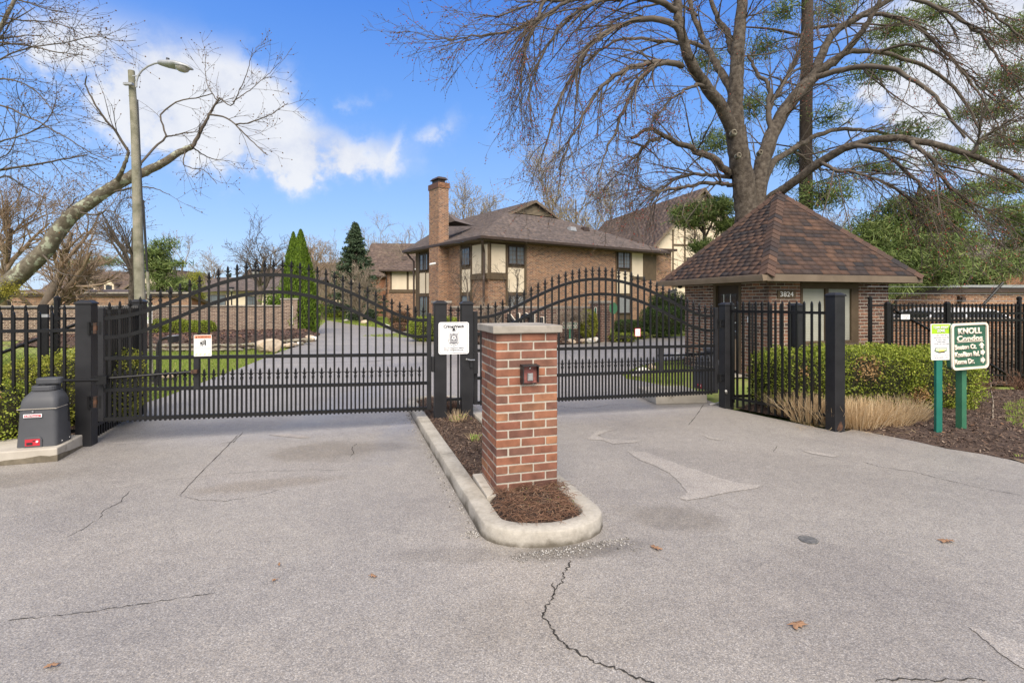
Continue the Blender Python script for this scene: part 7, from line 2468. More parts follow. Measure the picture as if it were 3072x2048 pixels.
def stem_bush(label, x, y, n, h, spread, m, seed, group=None):
  r = np.random.default_rng(seed)
  t = thing('bare_shrub', label, 'shrub', (x, y, 0), 0, group)
  a = grow(np.column_stack([r.normal(0, .05, (n, 2)), np.zeros(n)]), np.column_stack([r.normal(0, spread, n), r.normal(0, spread, n), np.ones(n)]), r.uniform(.5, 1, n) * h, 6, .12, (0, 0, .0), r)
  w = Wood()
  w.add(a, taper(np.full(n, .004), 6, .4), 3)
  s, d, rad, q = children(a, taper(np.full(n, .004), 6, .5), 3, .3, .95, (.3, .9), r, (.5, .8))
  b = grow(s, d, r.uniform(.1, .3, len(s)) * h, 4, .14, (0, 0, .02), r)
  w.add(b, taper(np.full(len(s), .0028), 4, .6), 3)
  part('stems', w.mesh('stems'), m, t, kind='stuff')
  return t


b = G(2930, 1180)
stem_bush('low reddish bare shrub right of the green sign post', b[0], b[1], 90, .42, .7, M['stems'], 431, 'reddish bare shrubs by the right fence')
b = G(3060, 1175)
stem_bush('reddish bare shrub at the right edge by the fence', b[0], b[1], 80, .42, .7, M['stems'], 432, 'reddish bare shrubs by the right fence')
# cut ornamental grass
for k, (px, py, n, sp_) in enumerate(((2395, 1240, 650, .24), (2455, 1258, 700, .25), (2530, 1268, 850, .27), (2605, 1274, 850, .27), (2680, 1272, 900, .26), (2745, 1262, 600, .20))):
  x, y, _ = G(px, py + 14)
  lab = ('left-most clump behind the pickets', 'clump right behind the corner post', 'clump just right of the corner post', 'middle clump of the open row', 'clump below the browned hedge patch', 'smaller clump nearest the sign posts')[k]
  tuft('straw_grass_clump', 'cut straw-coloured ornamental grass, ' + lab, 'grass clump', x, y + .18, .0, n, .36, sp_, M['straw'], .0042, 440 + k, 'cut straw grass clumps along the hedge', .12)
# ------------------------------------------------------------------ beds, lawns
def flat_z(x, y, d):
  return .012 + .05 * min(1, d / .5) + .012 * sin(x * 11 + y * 7)


rb = [(3.30, 7.75), (4.06, 6.50), G(2560, 1288)[:2], G(2636, 1302)[:2], G(2739, 1322)[:2], G(2841, 1345)[:2], G(2943, 1361)[:2], G(3019, 1376)[:2], (6.4, 4.75), (7.6, 5.6), (9.2, 7.6), (9.8, 9.3), (7.0, 9.5), (6.8, 8.6), (4.4, 8.5)]
struct('mulch_bed', poly_mesh(rb, .10, flat_z, 'mulch_bed', .012, 5), M['mulch'])
shards('mulch_chips', rb, 17000, .02, .07, .004, .014, flat_z, M['chips'], 6, .35)
shards('straw_litter', [G(2380, 1290)[:2], G(2560, 1300)[:2], G(2800, 1325)[:2], G(2830, 1290)[:2], G(2700, 1255)[:2], G(2400, 1250)[:2]], 420, .05, .2, .002, .004, flat_z, M['straw'], 7, .12)
shards('leaf_litter', rb, 90, .03, .06, .02, .04, flat_z, M['dead_leaf'], 8, .4)
lb = [(-4.84, 5.86), (-4.93, 5.68), (-5.4, 5.55), (-7.5, 5.0), (-7.5, 7.6), (-5.42, 7.4)]
struct('mulch_bed', poly_mesh(lb, .12, flat_z, 'mulch_bed', .012, 9), M['mulch'])
shards('mulch_chips', lb, 3000, .02, .07, .004, .014, flat_z, M['chips'], 10, .35)
# bed under the entrance wall, above a dry stone edging
eb = [G(430, 1046)[:2], G(560, 1048)[:2], G(700, 1046)[:2], G(790, 1040)[:2], G(860, 1034)[:2], G(915, 1027)[:2], G(948, 1014)[:2], (-9.3, 25.2), (-10.9, 24.3), (-18, 21.9), (-18, 18.5)]
ebz = lambda x, y, d: .02 + .30 * min(1, d / .6) + .02 * sin(x * 6 + y * 5)
struct('mulch_bed', poly_mesh(eb, .22, ebz, 'mulch_bed', .03, 11), M['mulch'])
shards('mulch_chips', eb, 6000, .05, .16, .02, .05, ebz, mat('reddish_mulch', [(.07, .035, .03), (.13, .075, .06), (.18, .11, .09), (.05, .03, .027)], 9, .95, None, 'island', .2), 12, .4)
shards('leaf_litter', eb, 420, .08, .15, .05, .09, ebz, M['dead_leaf'], 13, .5)
# bed in front of the letter wall
wb = [G(1440, 1034)[:2], G(1590, 1036)[:2], G(1676, 1033)[:2], G(1779, 1029)[:2], G(1812, 1025)[:2], (3.6, 20.9), (sw0 - .6, SWZ - .05), (-3.4, 22.0)]
wbz = lambda x, y, d: .02 + .16 * min(1, d / .5) + .02 * sin(x * 6 + y * 5)
struct('mulch_bed', poly_mesh(wb, .2, wbz, 'mulch_bed', .03, 14), M['mulch'])
shards('mulch_chips', wb, 3500, .05, .14, .02, .045, wbz, M['chips'], 15, .4)
shards('leaf_litter', wb, 260, .08, .14, .05, .08, wbz, M['dead_leaf'], 16, .5)
# leafy bank behind the right fence
bank = [(9.2, 9.9), (15, 9.4), (16, 13.1), (9.4, 13.15)]
bz = lambda x, y, d: max(0.0, (y - 10.2) / 2.9) * .72 * min(1, max(0, (x - 9.2) / 2.2)) + .01
struct('bank', poly_mesh(bank, .3, bz, 'bank', .02, 17), M['dirt'])
shards('leaf_litter', bank, 2600, .05, .11, .04, .07, bz, M['dead_leaf'], 18, .5)
yard = [(6.6, 10.0), (9.6, 10.0), (9.6, 13.1), (6.6, 13.1)]
struct('bank', poly_mesh(yard, .5, lambda x, y, d: .005, 'bank', .01, 19), M['dirt'])
# dirt shoulder below the far right lawn
rs = [G(2990, 1362)[:2], G(3072, 1390)[:2], (7.8, 3.9), (9.6, 6.6), (9.2, 7.4), (7.4, 5.6), (6.5, 4.8)]
struct('dirt_shoulder', poly_mesh(rs, .2, lambda x, y, d: .008 + .04 * min(1, d / .4), 'dirt_shoulder', .012, 20), M['dirt'])


def lawn(poly, n, h, zf, seed, m='blade', name='grass'):
  r = np.random.default_rng(seed)
  p = scatter(poly, n, r)
  d = rim_dist(p, poly)
  z = np.array([zf(a, b, c) for (a, b), c in zip(p, d)])
  k = len(p)
  a = r.uniform(0, 2 * pi, k)
  w = h * .12
  L = r.uniform(.5, 1.15, k) * h
  lean = r.normal(0, .35, (k, 2)) * L[:, None]
  v = np.zeros((k, 3, 3))
  v[:, 0] = np.column_stack([p[:, 0] - np.cos(a) * w, p[:, 1] - np.sin(a) * w, z])
  v[:, 1] = np.column_stack([p[:, 0] + np.cos(a) * w, p[:, 1] + np.sin(a) * w, z])
  v[:, 2] = np.column_stack([p + lean, z + L])
  return part(name, mesh_np(name, v.reshape(-1, 3), np.arange(k * 3).reshape(-1, 3)), M[m], None, kind='stuff')


zero = lambda x, y, d: -.03
lawn([G(444, 1206)[:2], G(505, 1187)[:2], G(600, 1149)[:2], G(690, 1114)[:2], G(830, 1058)[:2], G(860, 1040)[:2], G(700, 1050)[:2], G(430, 1056)[:2], (-14, 14.5), (-11, 9.0), (-6.2, 8.4)], 42000, .075, zero, 501)
lawn([G(955, 985)[:2], G(980, 961)[:2], G(1050, 973)[:2], G(1180, 988)[:2], G(1240, 997)[:2], G(1230, 985)[:2], G(1240, 955)[:2], G(950, 948)[:2]], 20000, .16, zero, 502)
lawn([G(1240, 997)[:2], G(1300, 1010)[:2], G(1420, 1029)[:2], (-3.5, 22.4), (-7, 24)], 4000, .10, zero, 503)
lawn([G(1835, 1023)[:2], G(1932, 1014)[:2], G(2054, 1007)[:2], G(2200, 1000)[:2], (9.5, 26), (4.0, 21.6)], 9000, .10, zero, 504)
lawn([G(1868, 1124)[:2], G(1906, 1102)[:2], G(1983, 1083)[:2], G(2054, 1077)[:2], G(2054, 1150)[:2], G(1932, 1143)[:2], G(1880, 1136)[:2]], 9000, .055, zero, 505)
lawn([G(3010, 1225)[:2], G(3072, 1210)[:2], (9.4, 7.3), (8.6, 6.3), G(3072, 1300)[:2], G(3020, 1285)[:2]], 4200, .06, lambda x, y, d: .05, 506)
lawn([G(3040, 1378)[:2], G(3100, 1392)[:2], (7.6, 4.4), (7.2, 4.9)], 900, .04, lambda x, y, d: .04, 507)
lawn([(-13, 8.6), (-6.2, 8.2), (-9, 13.5), (-17, 17)], 12000, .08, zero, 508)

# ------------------------------------------------------------------ rocks
def rock_mesh(seed, flat=.6):
  bm = bmesh.new()
  bmesh.ops.create_icosphere(bm, subdivisions=3, radius=1.0)
  r = np.random.default_rng(seed)
  pl = norm(r.normal(size=(11, 3)))
  dd_ = r.uniform(.55, .95, 11)
  for v in bm.verts:
    p = np.array(v.co)
    for n_, q in zip(pl, dd_):
      s_ = p @ n_ - q
      if s_ > 0:
        p = p - n_ * s_ * .92
    p *= 1 + .03 * sin(p[0] * 9 + p[1] * 7) + .02 * sin(p[2] * 13)
    p[2] *= flat
    v.co = p
  me = bpy.data.meshes.new('rock')
  bm.to_mesh(me)
  bm.free()
  return me


RK = {}


def rock(name, label, cat, px, py, wpx, hk, m, seed, group=None, z=-.02, asp=.8):
  x, y, _ = G(px, py)
  w = wpx * y / FPX / 2
  key = (seed, m)
  if key not in RK:
    RK[key] = rock_mesh(seed)
    RK[key].materials.append(M[m])
  o = bpy.data.objects.new(name, RK[key])
  link(o)
  o.location = (x, y + w * asp, z + w * hk * .5)
  o.scale = (w * 1.05, w * asp, w * hk)
  o.rotation_euler = (0, 0, seed * .9)
  return tag(o, label, cat, group)


o = rock('boulder', 'big tan faceted boulder on the grass by the left drive', 'boulder', 785, 1060, 86, 1.0, 'stone', 3)
o.rotation_euler = (0, 0, .4)
rock('boulder', 'pale round boulder behind the keypad post', 'boulder', 497, 1136, 44, .75, 'stone', 4)
rock('boulder', 'white boulder on the lawn left of the gatehouse', 'boulder', 1954, 1012, 32, .8, 'stone_white', 5)
rock('boulder', 'pale pinkish boulder standing behind the group of rocks at the grass tip', 'boulder', 1958, 1108, 26, 1.4, 'stone', 6)
rock('boulder', 'light boulder in front of the tall pinkish one', 'boulder', 1930, 1122, 44, .9, 'stone_white', 7)
rock('boulder', 'low blue-grey boulder nearest the road at the grass tip', 'boulder', 1915, 1130, 42, .7, 'stone_grey', 8)
rock('boulder', 'pale boulder behind the opener arm near the gatehouse wall', 'boulder', 2036, 1074, 30, 1.2, 'stone_white', 9)
for k, (px, py, w, m, lab) in enumerate(((1037, 964.5, 18, 'stone_grey', 'grey rock at the lawn edge left of the street sign'), (1092, 972, 30, 'stone', 'tan rock at the lawn edge right of the hydrant'), (1156, 980, 22, 'stone_white', 'pale rock at the lawn edge below the walking person'),
                    (1005, 958, 9, 'stone_white', 'small pale rock below the nearer bollard'), (958, 952, 12, 'stone_white', 'white rock at the far bend of the drive'), (976, 955, 8, 'stone', 'tiny tan rock beside the far bend'))):
  rock('boulder', lab, 'boulder', px, py, w, .8, m, 12 + k, 'rocks along the far lawn edge')
# stone edging of the entrance bed (stacked flat stones, each its own object)
re_ = np.random.default_rng(601)
for lvl in range(2):
  px = 432
  k = 0
  while px < 905:
    w = float(re_.uniform(17, 34))
    q = (px - 432) / 480
    py = 1056 - 2 * q if px < 700 else 1054 - (px - 700) * .10
    if 738 < px < 835 and lvl == 0:
      pass
    x, y, _ = G(px + w / 2, py)
    wd = w * y / FPX
    key = ('edge', k % 5)
    if key not in RK:
      RK[key] = rock_mesh(30 + k % 5, .9)
      RK[key].materials.append(M['stone_moss'])
    o = bpy.data.objects.new('edging_stone', RK[key])
    link(o)
    o.location = (x, y + .16 + lvl * .10, .06 + lvl * .125)
    o.scale = (wd * .53, .17, .068)
    o.rotation_euler = (float(re_.normal(0, .05)), float(re_.normal(0, .04)), float(re_.normal(.2, .06)))
    tag(o, f'flat mossy stone in the {"lower" if lvl == 0 else "upper"} course of the dry edging under the entrance wall', 'stone', 'stones edging the entrance bed')
    px += w * 1.02
    k += 1
for k in range(34):
  px = float(re_.uniform(1672, 1800))
  py = 1034 - (px - 1676) * .045 - float(re_.uniform(0, 11)) + 0
  x, y, _ = G(px, py)
  w = float(re_.uniform(.10, .24))
  key = ('wall', k % 6)
  if key not in RK:
    RK[key] = rock_mesh(40 + k % 6, .8)
    RK[key].materials.append(M[('stone', 'stone_grey', 'stone_white')[k % 3]])
  o = bpy.data.objects.new('edging_stone', RK[key])
  link(o)
  o.location = (x, y, .04 + w * .2)
  o.scale = (w, w * .8, w * .75)
  o.rotation_euler = (0, 0, k * 1.3)
  tag(o, 'loose pale stone heaped along the bed before the letter wall', 'stone', 'stones heaped before the letter wall')
for k in range(16):
  px = float(re_.uniform(850, 945))
  py = 1046 - (px - 850) * .26 + float(re_.uniform(-8, 2))
  x, y, _ = G(px, py)
  w = float(re_.uniform(.10, .26))
  o = bpy.data.objects.new('edging_stone', RK[('wall', k % 6)])
  link(o)
  o.location = (x, y, .03 + w * .2)
  o.scale = (w, w * .8, w * .7)
  o.rotation_euler = (0, 0, k * 1.7)
  tag(o, 'loose stone round the bed corner beside the arborvitae', 'stone', 'stones round the arborvitae bed')

# ------------------------------------------------------------------ utility pole with street lamp
PZ_ = 10.2
ut = thing('utility_pole', 'weathered wooden utility pole with a grey street lamp arm, left of the gate', 'utility pole', (P(420, 904, PZ_)[0], PZ_, 0))
bx = P(420, 904, PZ_)[0]
pp = [P(424, 1150, PZ_), P(420, 900, PZ_), P(414, 700, PZ_), P(405, 400, PZ_), P(394, 213, PZ_)]
rel = lambda p: (p[0] - bx, p[1] - PZ_, p[2])
pr = [30 / 2, 28.5 / 2, 26 / 2, 21 / 2, 17.5 / 2]
part('pole', MB().tube([rel(p) for p in pp], [q * PZ_ / FPX * 1.0 for q in pr], 18), M['pole_wood'], ut, smooth=False)
la = part('lamp_arm', MB().tube([rel(P(x, y, PZ_ - .12)) for x, y in ((409, 262), (409, 246), (414, 228), (426, 212), (444, 199), (464, 191), (484, 187.5))], .018, 10), M['alu'], ut)
part('clamp', MB().box(-.10, .07, -.15, -.09, -.022, .022), M['steel'], ut, rel(P(401, 260, PZ_)))
lp = part('lamp_head', MB().add(*(lambda rg: ([p for r_ in rg for p in r_], [(i * 12 + j, i * 12 + (j + 1) % 12, (i + 1) * 12 + (j + 1) % 12, (i + 1) * 12 + j) for i in range(len(rg) - 1) for j in range(12)] + [tuple(range(12))[::-1], tuple(range((len(rg) - 1) * 12, len(rg) * 12))]))(
  [[(x, cos(2 * pi * j / 12) * w, zc + sin(2 * pi * j / 12) * (h if sin(2 * pi * j / 12) > 0 else h2)) for j in range(12)] for x, w, zc, h, h2 in ((-.02, .05, 0, .04, .04), (.02, .075, .0, .055, .05), (.15, .10, .0, .068, .075), (.3, .135, .0, .07, .085), (.45, .135, -.012, .06, .03), (.58, .10, -.03, .045, .02), (.645, .03, -.05, .02, .01))])), M['alu'], ut, rel(P(480, 189, PZ_ - .12)), (0, radians(7), 0), smooth=True)
part('lens', MB().lathe([(0, -.105), (.06, -.098), (.105, -.07), (.125, -.03), (.128, 0)], 18), M['lens'], lp, (.44, 0, -.02), smooth=True)
part('lens_rim', MB().lathe([(.13, -.012), (.142, -.012), (.142, .008), (.13, .008)], 18), M['alu'], lp, (.44, 0, -.02))
part('photocell', MB().lathe([(0, .0), (.03, 0), (.03, .04), (0, .045)], 12), M['plastic'], lp, (.14, 0, .07))
cabs = [P(413, 300, PZ_ - .1), P(418, 400, PZ_ - .13), P(424, 540, PZ_ - .17), P(430, 660, PZ_ - .18), P(441, 812, PZ_ - .18)]
part('cable', MB().tube([rel(p) for p in cabs], .011, 6), M['cable'], ut)
part('cable', MB().tube([rel(P(430, 600, PZ_ - .16)), rel(P(436, 700, PZ_ - .17)), rel(P(443, 815, PZ_ - .17))], .015, 6), M['cable'], ut)
part('conduit', MB().tube([rel(P(442, 815, PZ_ - .16)), rel(P(450, 960, PZ_ - .16)), rel(P(457, 1150, PZ_ - .16))], .026, 8), M['pole_wood'], ut)
part('bracket', MB().box(0, .13, -.01, .01, -.01, .01), M['steel'], ut, rel(P(398, 228, PZ_ - .1)))
ps = thing('tow_sign', 'narrow white and lime tow notice on the utility pole', 'sign', (*P(446, 0, PZ_ - .16)[:2], 0), radians(8), 'lime and white tow notices')
z0, z1 = P(0, 970, PZ_ - .16)[2], P(0, 911, PZ_ - .16)[2]
w = 20 * PZ_ / FPX
part('panel', MB().prism(rrect(w, z1 - z0, .01, 3, 0, (z0 + z1) / 2), -.004, 0, 'y'), M['sign_white'], ps)
part('band', MB().box(-w * .46, w * .46, -.006, -.0041, z1 - (z1 - z0) * .28, z1 - .012), M['lime'], ps)
part('lettering', text_mesh('TOW AWAY\nZONE', w * .8, (z1 - z0) * .16, .001, .02), M['sign_white'], ps, (0, -.0062, z1 - (z1 - z0) * .15))
part('lettering', text_mesh('ILLEGALLY PARKED AND\nUNAUTHORIZED VEHICLES WILL\nBE TOWED AT VEHICLE\nOWNERS EXPENSE', w * .84, (z1 - z0) * .24, .0008), M['ink_grey'], ps, (0, -.0042, z1 - (z1 - z0) * .45))
part('emblem', MB().prism([(-w * .34, z0 + .12), (w * .34, z0 + .14), (w * .30, z0 + .075), (-w * .30, z0 + .07)], -.0052, -.0041, 'y'), M['lime_pale'], ps)
tag(part('pole_tag', MB().box(-.04, .04, -.004, 0, -.014, .014), M['alu'], None, P(440, 907, PZ_ - .15), (0, radians(6), 0)), 'small metal tag nailed to the utility pole above the tow notice', 'tag')

# ------------------------------------------------------------------ signs
# crime watch sign between the centre posts
so = uv((xc1, yc1), 0, -.095)
SL = Line(so[0], so[1], TH)
a, b, z0, z1 = SL.rect(1315.5, 966, 1406.5, 1062)
sw_, sh = b - a, z1 - z0
cs = thing('crime_watch_sign', 'white CrimeWatch sign with a police badge fixed across the two centre posts', 'sign', (*SL.at((a + b) / 2), (z0 + z1) / 2), TH)
part('panel', MB().prism(rrect(sw_, sh, .03, 6), -.003, 0, 'y'), M['sign_white'], cs)
X_ = lambda x: (x - 423) / 473 * sw_
Z_ = lambda z: (384.5 - z) / 495 * sh


def ring(w, h, r, t, y0, y1):
  o, i = rrect(w, h, r, 6), rrect(w - 2 * t, h - 2 * t, max(.001, r - t), 6)
  n = len(o)
  m = MB()
  m.add([(x, y0, z) for x, z in o] + [(x, y0, z) for x, z in i], [(j, (j + 1) % n, n + (j + 1) % n, n + j) for j in range(n)])
  return m


part('border', ring(sw_ * .935, sh * .945, .024, .0045, -.0042, -.003), M['ink'], cs)
part('lettering', text_mesh('CrimeWatch', sw_ * .68, sh * .10, .0006, .045), M['ink'], cs, (0, -.0036, Z_(203)))
part('lettering', text_mesh('Good Neighbors Make', sw_ * .655, sh * .05, .0006, .03), M['ink'], cs, (0, -.0036, Z_(541)))
part('lettering', text_mesh('Great Neighborhoods', sw_ * .64, sh * .05, .0006, .03), M['ink'], cs, (0, -.0036, Z_(571)))
half = [(423, 512), (395, 497), (362, 480), (345, 455), (337, 425), (341, 395), (353, 365), (351, 335), (340, 312), (352, 285), (372, 262), (368, 243), (390, 231), (423, 228)]
sh_pts = [(X_(x), Z_(z)) for x, z in half] + [(-X_(x), Z_(z)) for x, z in half[-2:0:-1]]
sc = lambda k: [(x * k, (z - Z_(370)) * (1 - (1 - k) * .8) + Z_(370)) for x, z in sh_pts]
bdg = part('badge', MB().prism(sh_pts, -.0038, -.003, 'y'), M['ink'], cs)
part('badge_face', MB().prism(sc(.93), -.0042, -.0038, 'y'), M['sign_white'], bdg)
part('badge_shade', MB().prism(sc(.80), -.0045, -.0042, 'y'), M['ink_pale'], bdg)
star = []
for i in range(10):
  r_ = (62 if i % 2 == 0 else 27) / 473 * sw_
  star.append((r_ * sin(i * pi / 5), r_ * cos(i * pi / 5) + Z_(378)))
part('star', MB().prism(star, -.0050, -.0045, 'y'), M['ink_grey'], bdg)
circ = lambda r_, zc: [(r_ / 473 * sw_ * cos(q * pi / 10), r_ / 473 * sw_ * sin(q * pi / 10) + Z_(zc)) for q in range(20)]
part('seal', MB().prism(circ(30, 378), -.0054, -.0050, 'y'), M['sign_white'], bdg)
part('seal_mark', MB().prism(circ(17, 378), -.0058, -.0054, 'y'), M['ink_pale'], bdg)
part('seal_mark', MB().prism([(X_(419), Z_(393)), (X_(429), Z_(393)), (X_(424), Z_(366))], -.0061, -.0058, 'y'), M['ink'], bdg)
wing = []
for sg in (-1, 1):
  part('eagle', MB().prism([(X_(423), Z_(290)), (X_(423 + sg * 60), Z_(262)), (X_(423 + sg * 70), Z_(285)), (X_(423 + sg * 40), Z_(318)), (X_(423 + sg * 12), Z_(312))], -.0052, -.0045, 'y'), M['sign_white'], bdg)
part('eagle', MB().prism([(X_(408), Z_(232)), (X_(438), Z_(232)), (X_(442), Z_(262)), (X_(423), Z_(276)), (X_(404), Z_(262))], -.0052, -.0045, 'y'), M['ink'], bdg)
part('lettering', text_mesh('METROPOLITAN', sw_ * .26, sh * .034, .0006, .01), M['ink'], bdg, (0, -.0047, Z_(460)))
for z in (.465, -.465):
  part('bolt', MB().lathe([(0, 0), (.006, 0), (.005, .003), (0, .004)], 8), M['steel'], cs, (0, -.003, z * sh), (pi / 2, 0, 0))

# warning sign on the left gate
a, b, z0, z1 = LG.rect(583.5, 1004, 637, 1067.5)
ws = thing('warning_sign', 'sun-bleached WARNING sign with crushed hand symbol on the left gate', 'sign', (*LG.at((a + b) / 2, .022), (z0 + z1) / 2), LG.a)
w, h = b - a, z1 - z0
X_ = lambda x: (x - 452) / 688 * w
Z_ = lambda z: (455 - z) / 810 * h
part('panel', MB().prism(rrect(w, h, .008, 3), -.003, 0, 'y'), mat('bleached_sign_white', [(.60, .60, .57), (.68, .68, .66)], 9, .55), ws)
part('band', MB().box(X_(130), X_(775), -.004, -.003, Z_(183), Z_(70)), M['orange'], ws)
part('lettering', text_mesh('WARNING', X_(745) - X_(255), h * .092, .0006, .012), M['ink'], ws, ((X_(745) + X_(255)) / 2, -.0042, Z_(125)))
part('triangle', MB().prism([(X_(172), Z_(163)), (X_(240), Z_(163)), (X_(206), Z_(92))], -.0046, -.004, 'y'), M['ink'], ws)
hd = MB()
for pts in ([(350, 320), (430, 320), (430, 400), (350, 400)], [(430, 320), (490, 312), (490, 345), (430, 345)], [(430, 375), (480, 380), (480, 400), (430, 400)], [(370, 258), (380, 250), (478, 300), (470, 312)], [(330, 455), (430, 408), (440, 425), (338, 468)], [(408, 480), (465, 400), (482, 412), (425, 487)], [(498, 205), (515, 205), (515, 400), (498, 415)], [(528, 243), (572, 243), (572, 450), (528, 450)], [(465, 262), (490, 255), (490, 280), (470, 282)], [(484, 330), (498, 320), (498, 412), (484, 410)]):
  hd.prism([(X_(x), Z_(z)) for x, z in pts], -.0042, -.003, 'y')
part('hand_symbol', hd, M['ink'], ws)
part('lettering', text_mesh('Moving Gate Can Cause', X_(755) - X_(140), h * .038, .0005), M['ink_pale'], ws, (0, -.0034, Z_(545)))
part('lettering', text_mesh('Serious Injury or Death', X_(720) - X_(140), h * .038, .0005), M['ink_pale'], ws, (X_(432), -.0034, Z_(597)))
for z in (650, 685, 722, 752):
  part('fine_print', MB().box(X_(150), X_(735 if z in (650, 722) else 440), -.0033, -.003, Z_(z + 7), Z_(z - 7)), mat('faint_print', [(.48, .48, .47)], 5, .6) if 'fp' not in M else M['fp'], ws)
st = MB()
for x in (150, 300, 470, 640):
  st.prism([(X_(x), Z_(820)), (X_(x + 60), Z_(820)), (X_(x + 110), Z_(765)), (X_(x + 50), Z_(765))], -.0035, -.003, 'y')
part('hazard_stripe', st, mat('faded_yellow_print', [(.70, .62, .25)], 5, .6), ws)
# small red-bordered sign on the right gate
a, b, z0, z1 = RG.rect(1902, 984.5, 1919.5, 1008.5)
w, h = b - a, z1 - z0
rsg = thing('warning_sign', 'small red-bordered white warning sign on the right gate', 'sign', (*RG.at((a + b) / 2, .022), (z0 + z1) / 2), RG.a)
part('panel', MB().prism(rrect(w, h, .008, 3), -.003, 0, 'y'), M['red_print'], rsg)
part('face', MB().prism(rrect(w * .80, h * .87, .004, 3), -.004, -.003, 'y'), M['sign_white'], rsg)
part('lettering', text_mesh('WARNING', w * .66, h * .06, .0005, .02), M['red_print'], rsg, (0, -.0042, h * .18))
part('symbol', MB().prism([(-w * .27, -h * .17), (-w * .12, -h * .17), (-w * .12, -h * .08), (-w * .18, -h * .07)], -.0048, -.004, 'y').prism([(w * .05, -h * .17), (w * .12, -h * .17), (w * .14, -h * .02), (w * .07, h * .08), (w * .01, h * .05), (w * .07, -h * .04)], -.0048, -.004, 'y'), M['ink'], rsg)
part('lettering', text_mesh('STAY CLEAR', w * .66, h * .05, .0005, .02), M['red_print'], rsg, (0, -.0042, -h * .30))

# green estate sign
gx, gy, _ = G(2883, 1300)
es = thing('estate_sign', 'green KNOLL Condos direction sign with cream letters on a green post', 'sign', (gx, gy, 0), TH)
part('post', MB().box(-.038, .038, -.038, .038, -.05, 1.32), M['post_green'], es, bevel=.004)
es_b = bpy.data.objects.new('board', None)
bw_, bh_ = .600, .552
cz = 1.068
GLN = Line(gx, gy - .075, TH)
xc_ = GLN.s(2899.5)
tilt = radians(-1.2)
XB = lambda x: (x - 1125) / 1030 * bw_
ZB = lambda z, x=1125: (818 + (1125 - x) * .035 - z) / 1265 * bh_
bo = part('board', MB().prism(rrect(bw_ * .995, bh_ * .995, .055, 7), -.020, .03, 'y'), M['sign_green'], es, (xc_, -.07, cz), (0, tilt, 0))
fr_o, fr_i = rrect(bw_, bh_, .058, 7), rrect(bw_ - .060, bh_ - .052, .032, 7)
n = len(fr_o)
fm = MB().add([(x, -.036, z) for x, z in fr_o] + [(x, -.036, z) for x, z in fr_i] + [(x, -.018, z) for x, z in fr_o] + [(x, -.018, z) for x, z in fr_i],
        [(j, (j + 1) % n, n + (j + 1) % n, n + j) for j in range(n)] + [(j, 2 * n + j, 2 * n + (j + 1) % n, (j + 1) % n) for j in range(n)] + [(n + j, n + (j + 1) % n, 3 * n + (j + 1) % n, 3 * n + j) for j in range(n)])
part('border', fm, M['cream'], bo)
for body, x0, x1, y0, y1, bd in (('KNOLL', 800, 1460, 318, 492, .035), ('Condos', 765, 1485, 525, 690, .03), ('Boston Ct.', 700, 1308, 768, 905, .035), ('Knollton Rd.', 700, 1395, 965, 1108, .035), ('Rome Dr.', 700, 1245, 1160, 1305, .035)):
  part('lettering', text_mesh(body, XB(x1) - XB(x0), (y1 - y0) / 1265 * bh_, .010, bd), M['cream'], bo, ((XB(x0) + XB(x1)) / 2, -.0202, ZB((y0 + y1) / 2)))
part('underline', MB().box(XB(770), XB(1510), -.03, -.0202, ZB(706), ZB(692)), M['cream'], bo)
up_a = [(0, .036), (.042, -.004), (.020, -.004), (.020, -.036), (-.020, -.036), (-.020, -.004), (-.042, -.004)]
rt_a = [(.036, 0), (-.004, .042), (-.004, .022), (-.034, .022), (-.034, -.022), (-.004, -.022), (-.004, -.042)]
for pts, x, z in ((up_a, 1460, 812), (rt_a, 1485, 1008), (rt_a, 1485, 1222)):
  part('arrow', MB().prism([(XB(x) + a_, ZB(z) + b_) for a_, b_ in pts], -.030, -.0202, 'y'), M['cream'], bo)
for x, z in ((1135, 268), (1110, 905), (1100, 1320), (1122, 708)):
  part('screw', MB().lathe([(0, 0), (.007, 0), (.006, .003), (0, .004)], 8), M['post_green'], bo, (XB(x), -.0202, ZB(z)), (pi / 2, 0, 0))
# tow sign
tx, ty, _ = G(2817, 1309)
tsn = thing('tow_sign', 'white and lime TOW AWAY ZONE sign on a teal channel post', 'sign', (tx, ty, 0), radians(2), 'lime and white tow notices')
part('post', MB().box(-.036, .036, -.006, .006, -.03, 1.3).box(-.036, -.028, .006, .03, -.03, 1.3).box(.028, .036, .006, .03, -.03, 1.3), M['post_teal'], tsn)
rv = MB()
for i in range(13):
  rv.lathe([(0, 0), (.006, 0), (.004, .004), (0, .004)], 6, (.036, .0, .08 + i * .07))
part('rivet', rv, M['post_teal'], tsn, kind='stuff')
w, h = .245, .428
cz = 1.122
X_ = lambda x: (x - 402) / 575 * w
Z_ = lambda z: (690 - z) / 990 * h
tb = part('panel', MB().prism(rrect(w, h, .014, 5), -.004, 0, 'y'), M['sign_white'], tsn, (.012, -.01, cz), (0, radians(-1.0), 0))
part('border', ring(w * .95, h * .965, .012, .004, -.0048, -.004), M['lime_pale'], tb)
part('band', MB().prism([(X_(145), Z_(468)), (X_(658), Z_(468)), (X_(658), Z_(235)), (X_(645), Z_(212)), (X_(160), Z_(212)), (X_(145), Z_(235))], -.005, -.004, 'y'), M['lime'], tb)
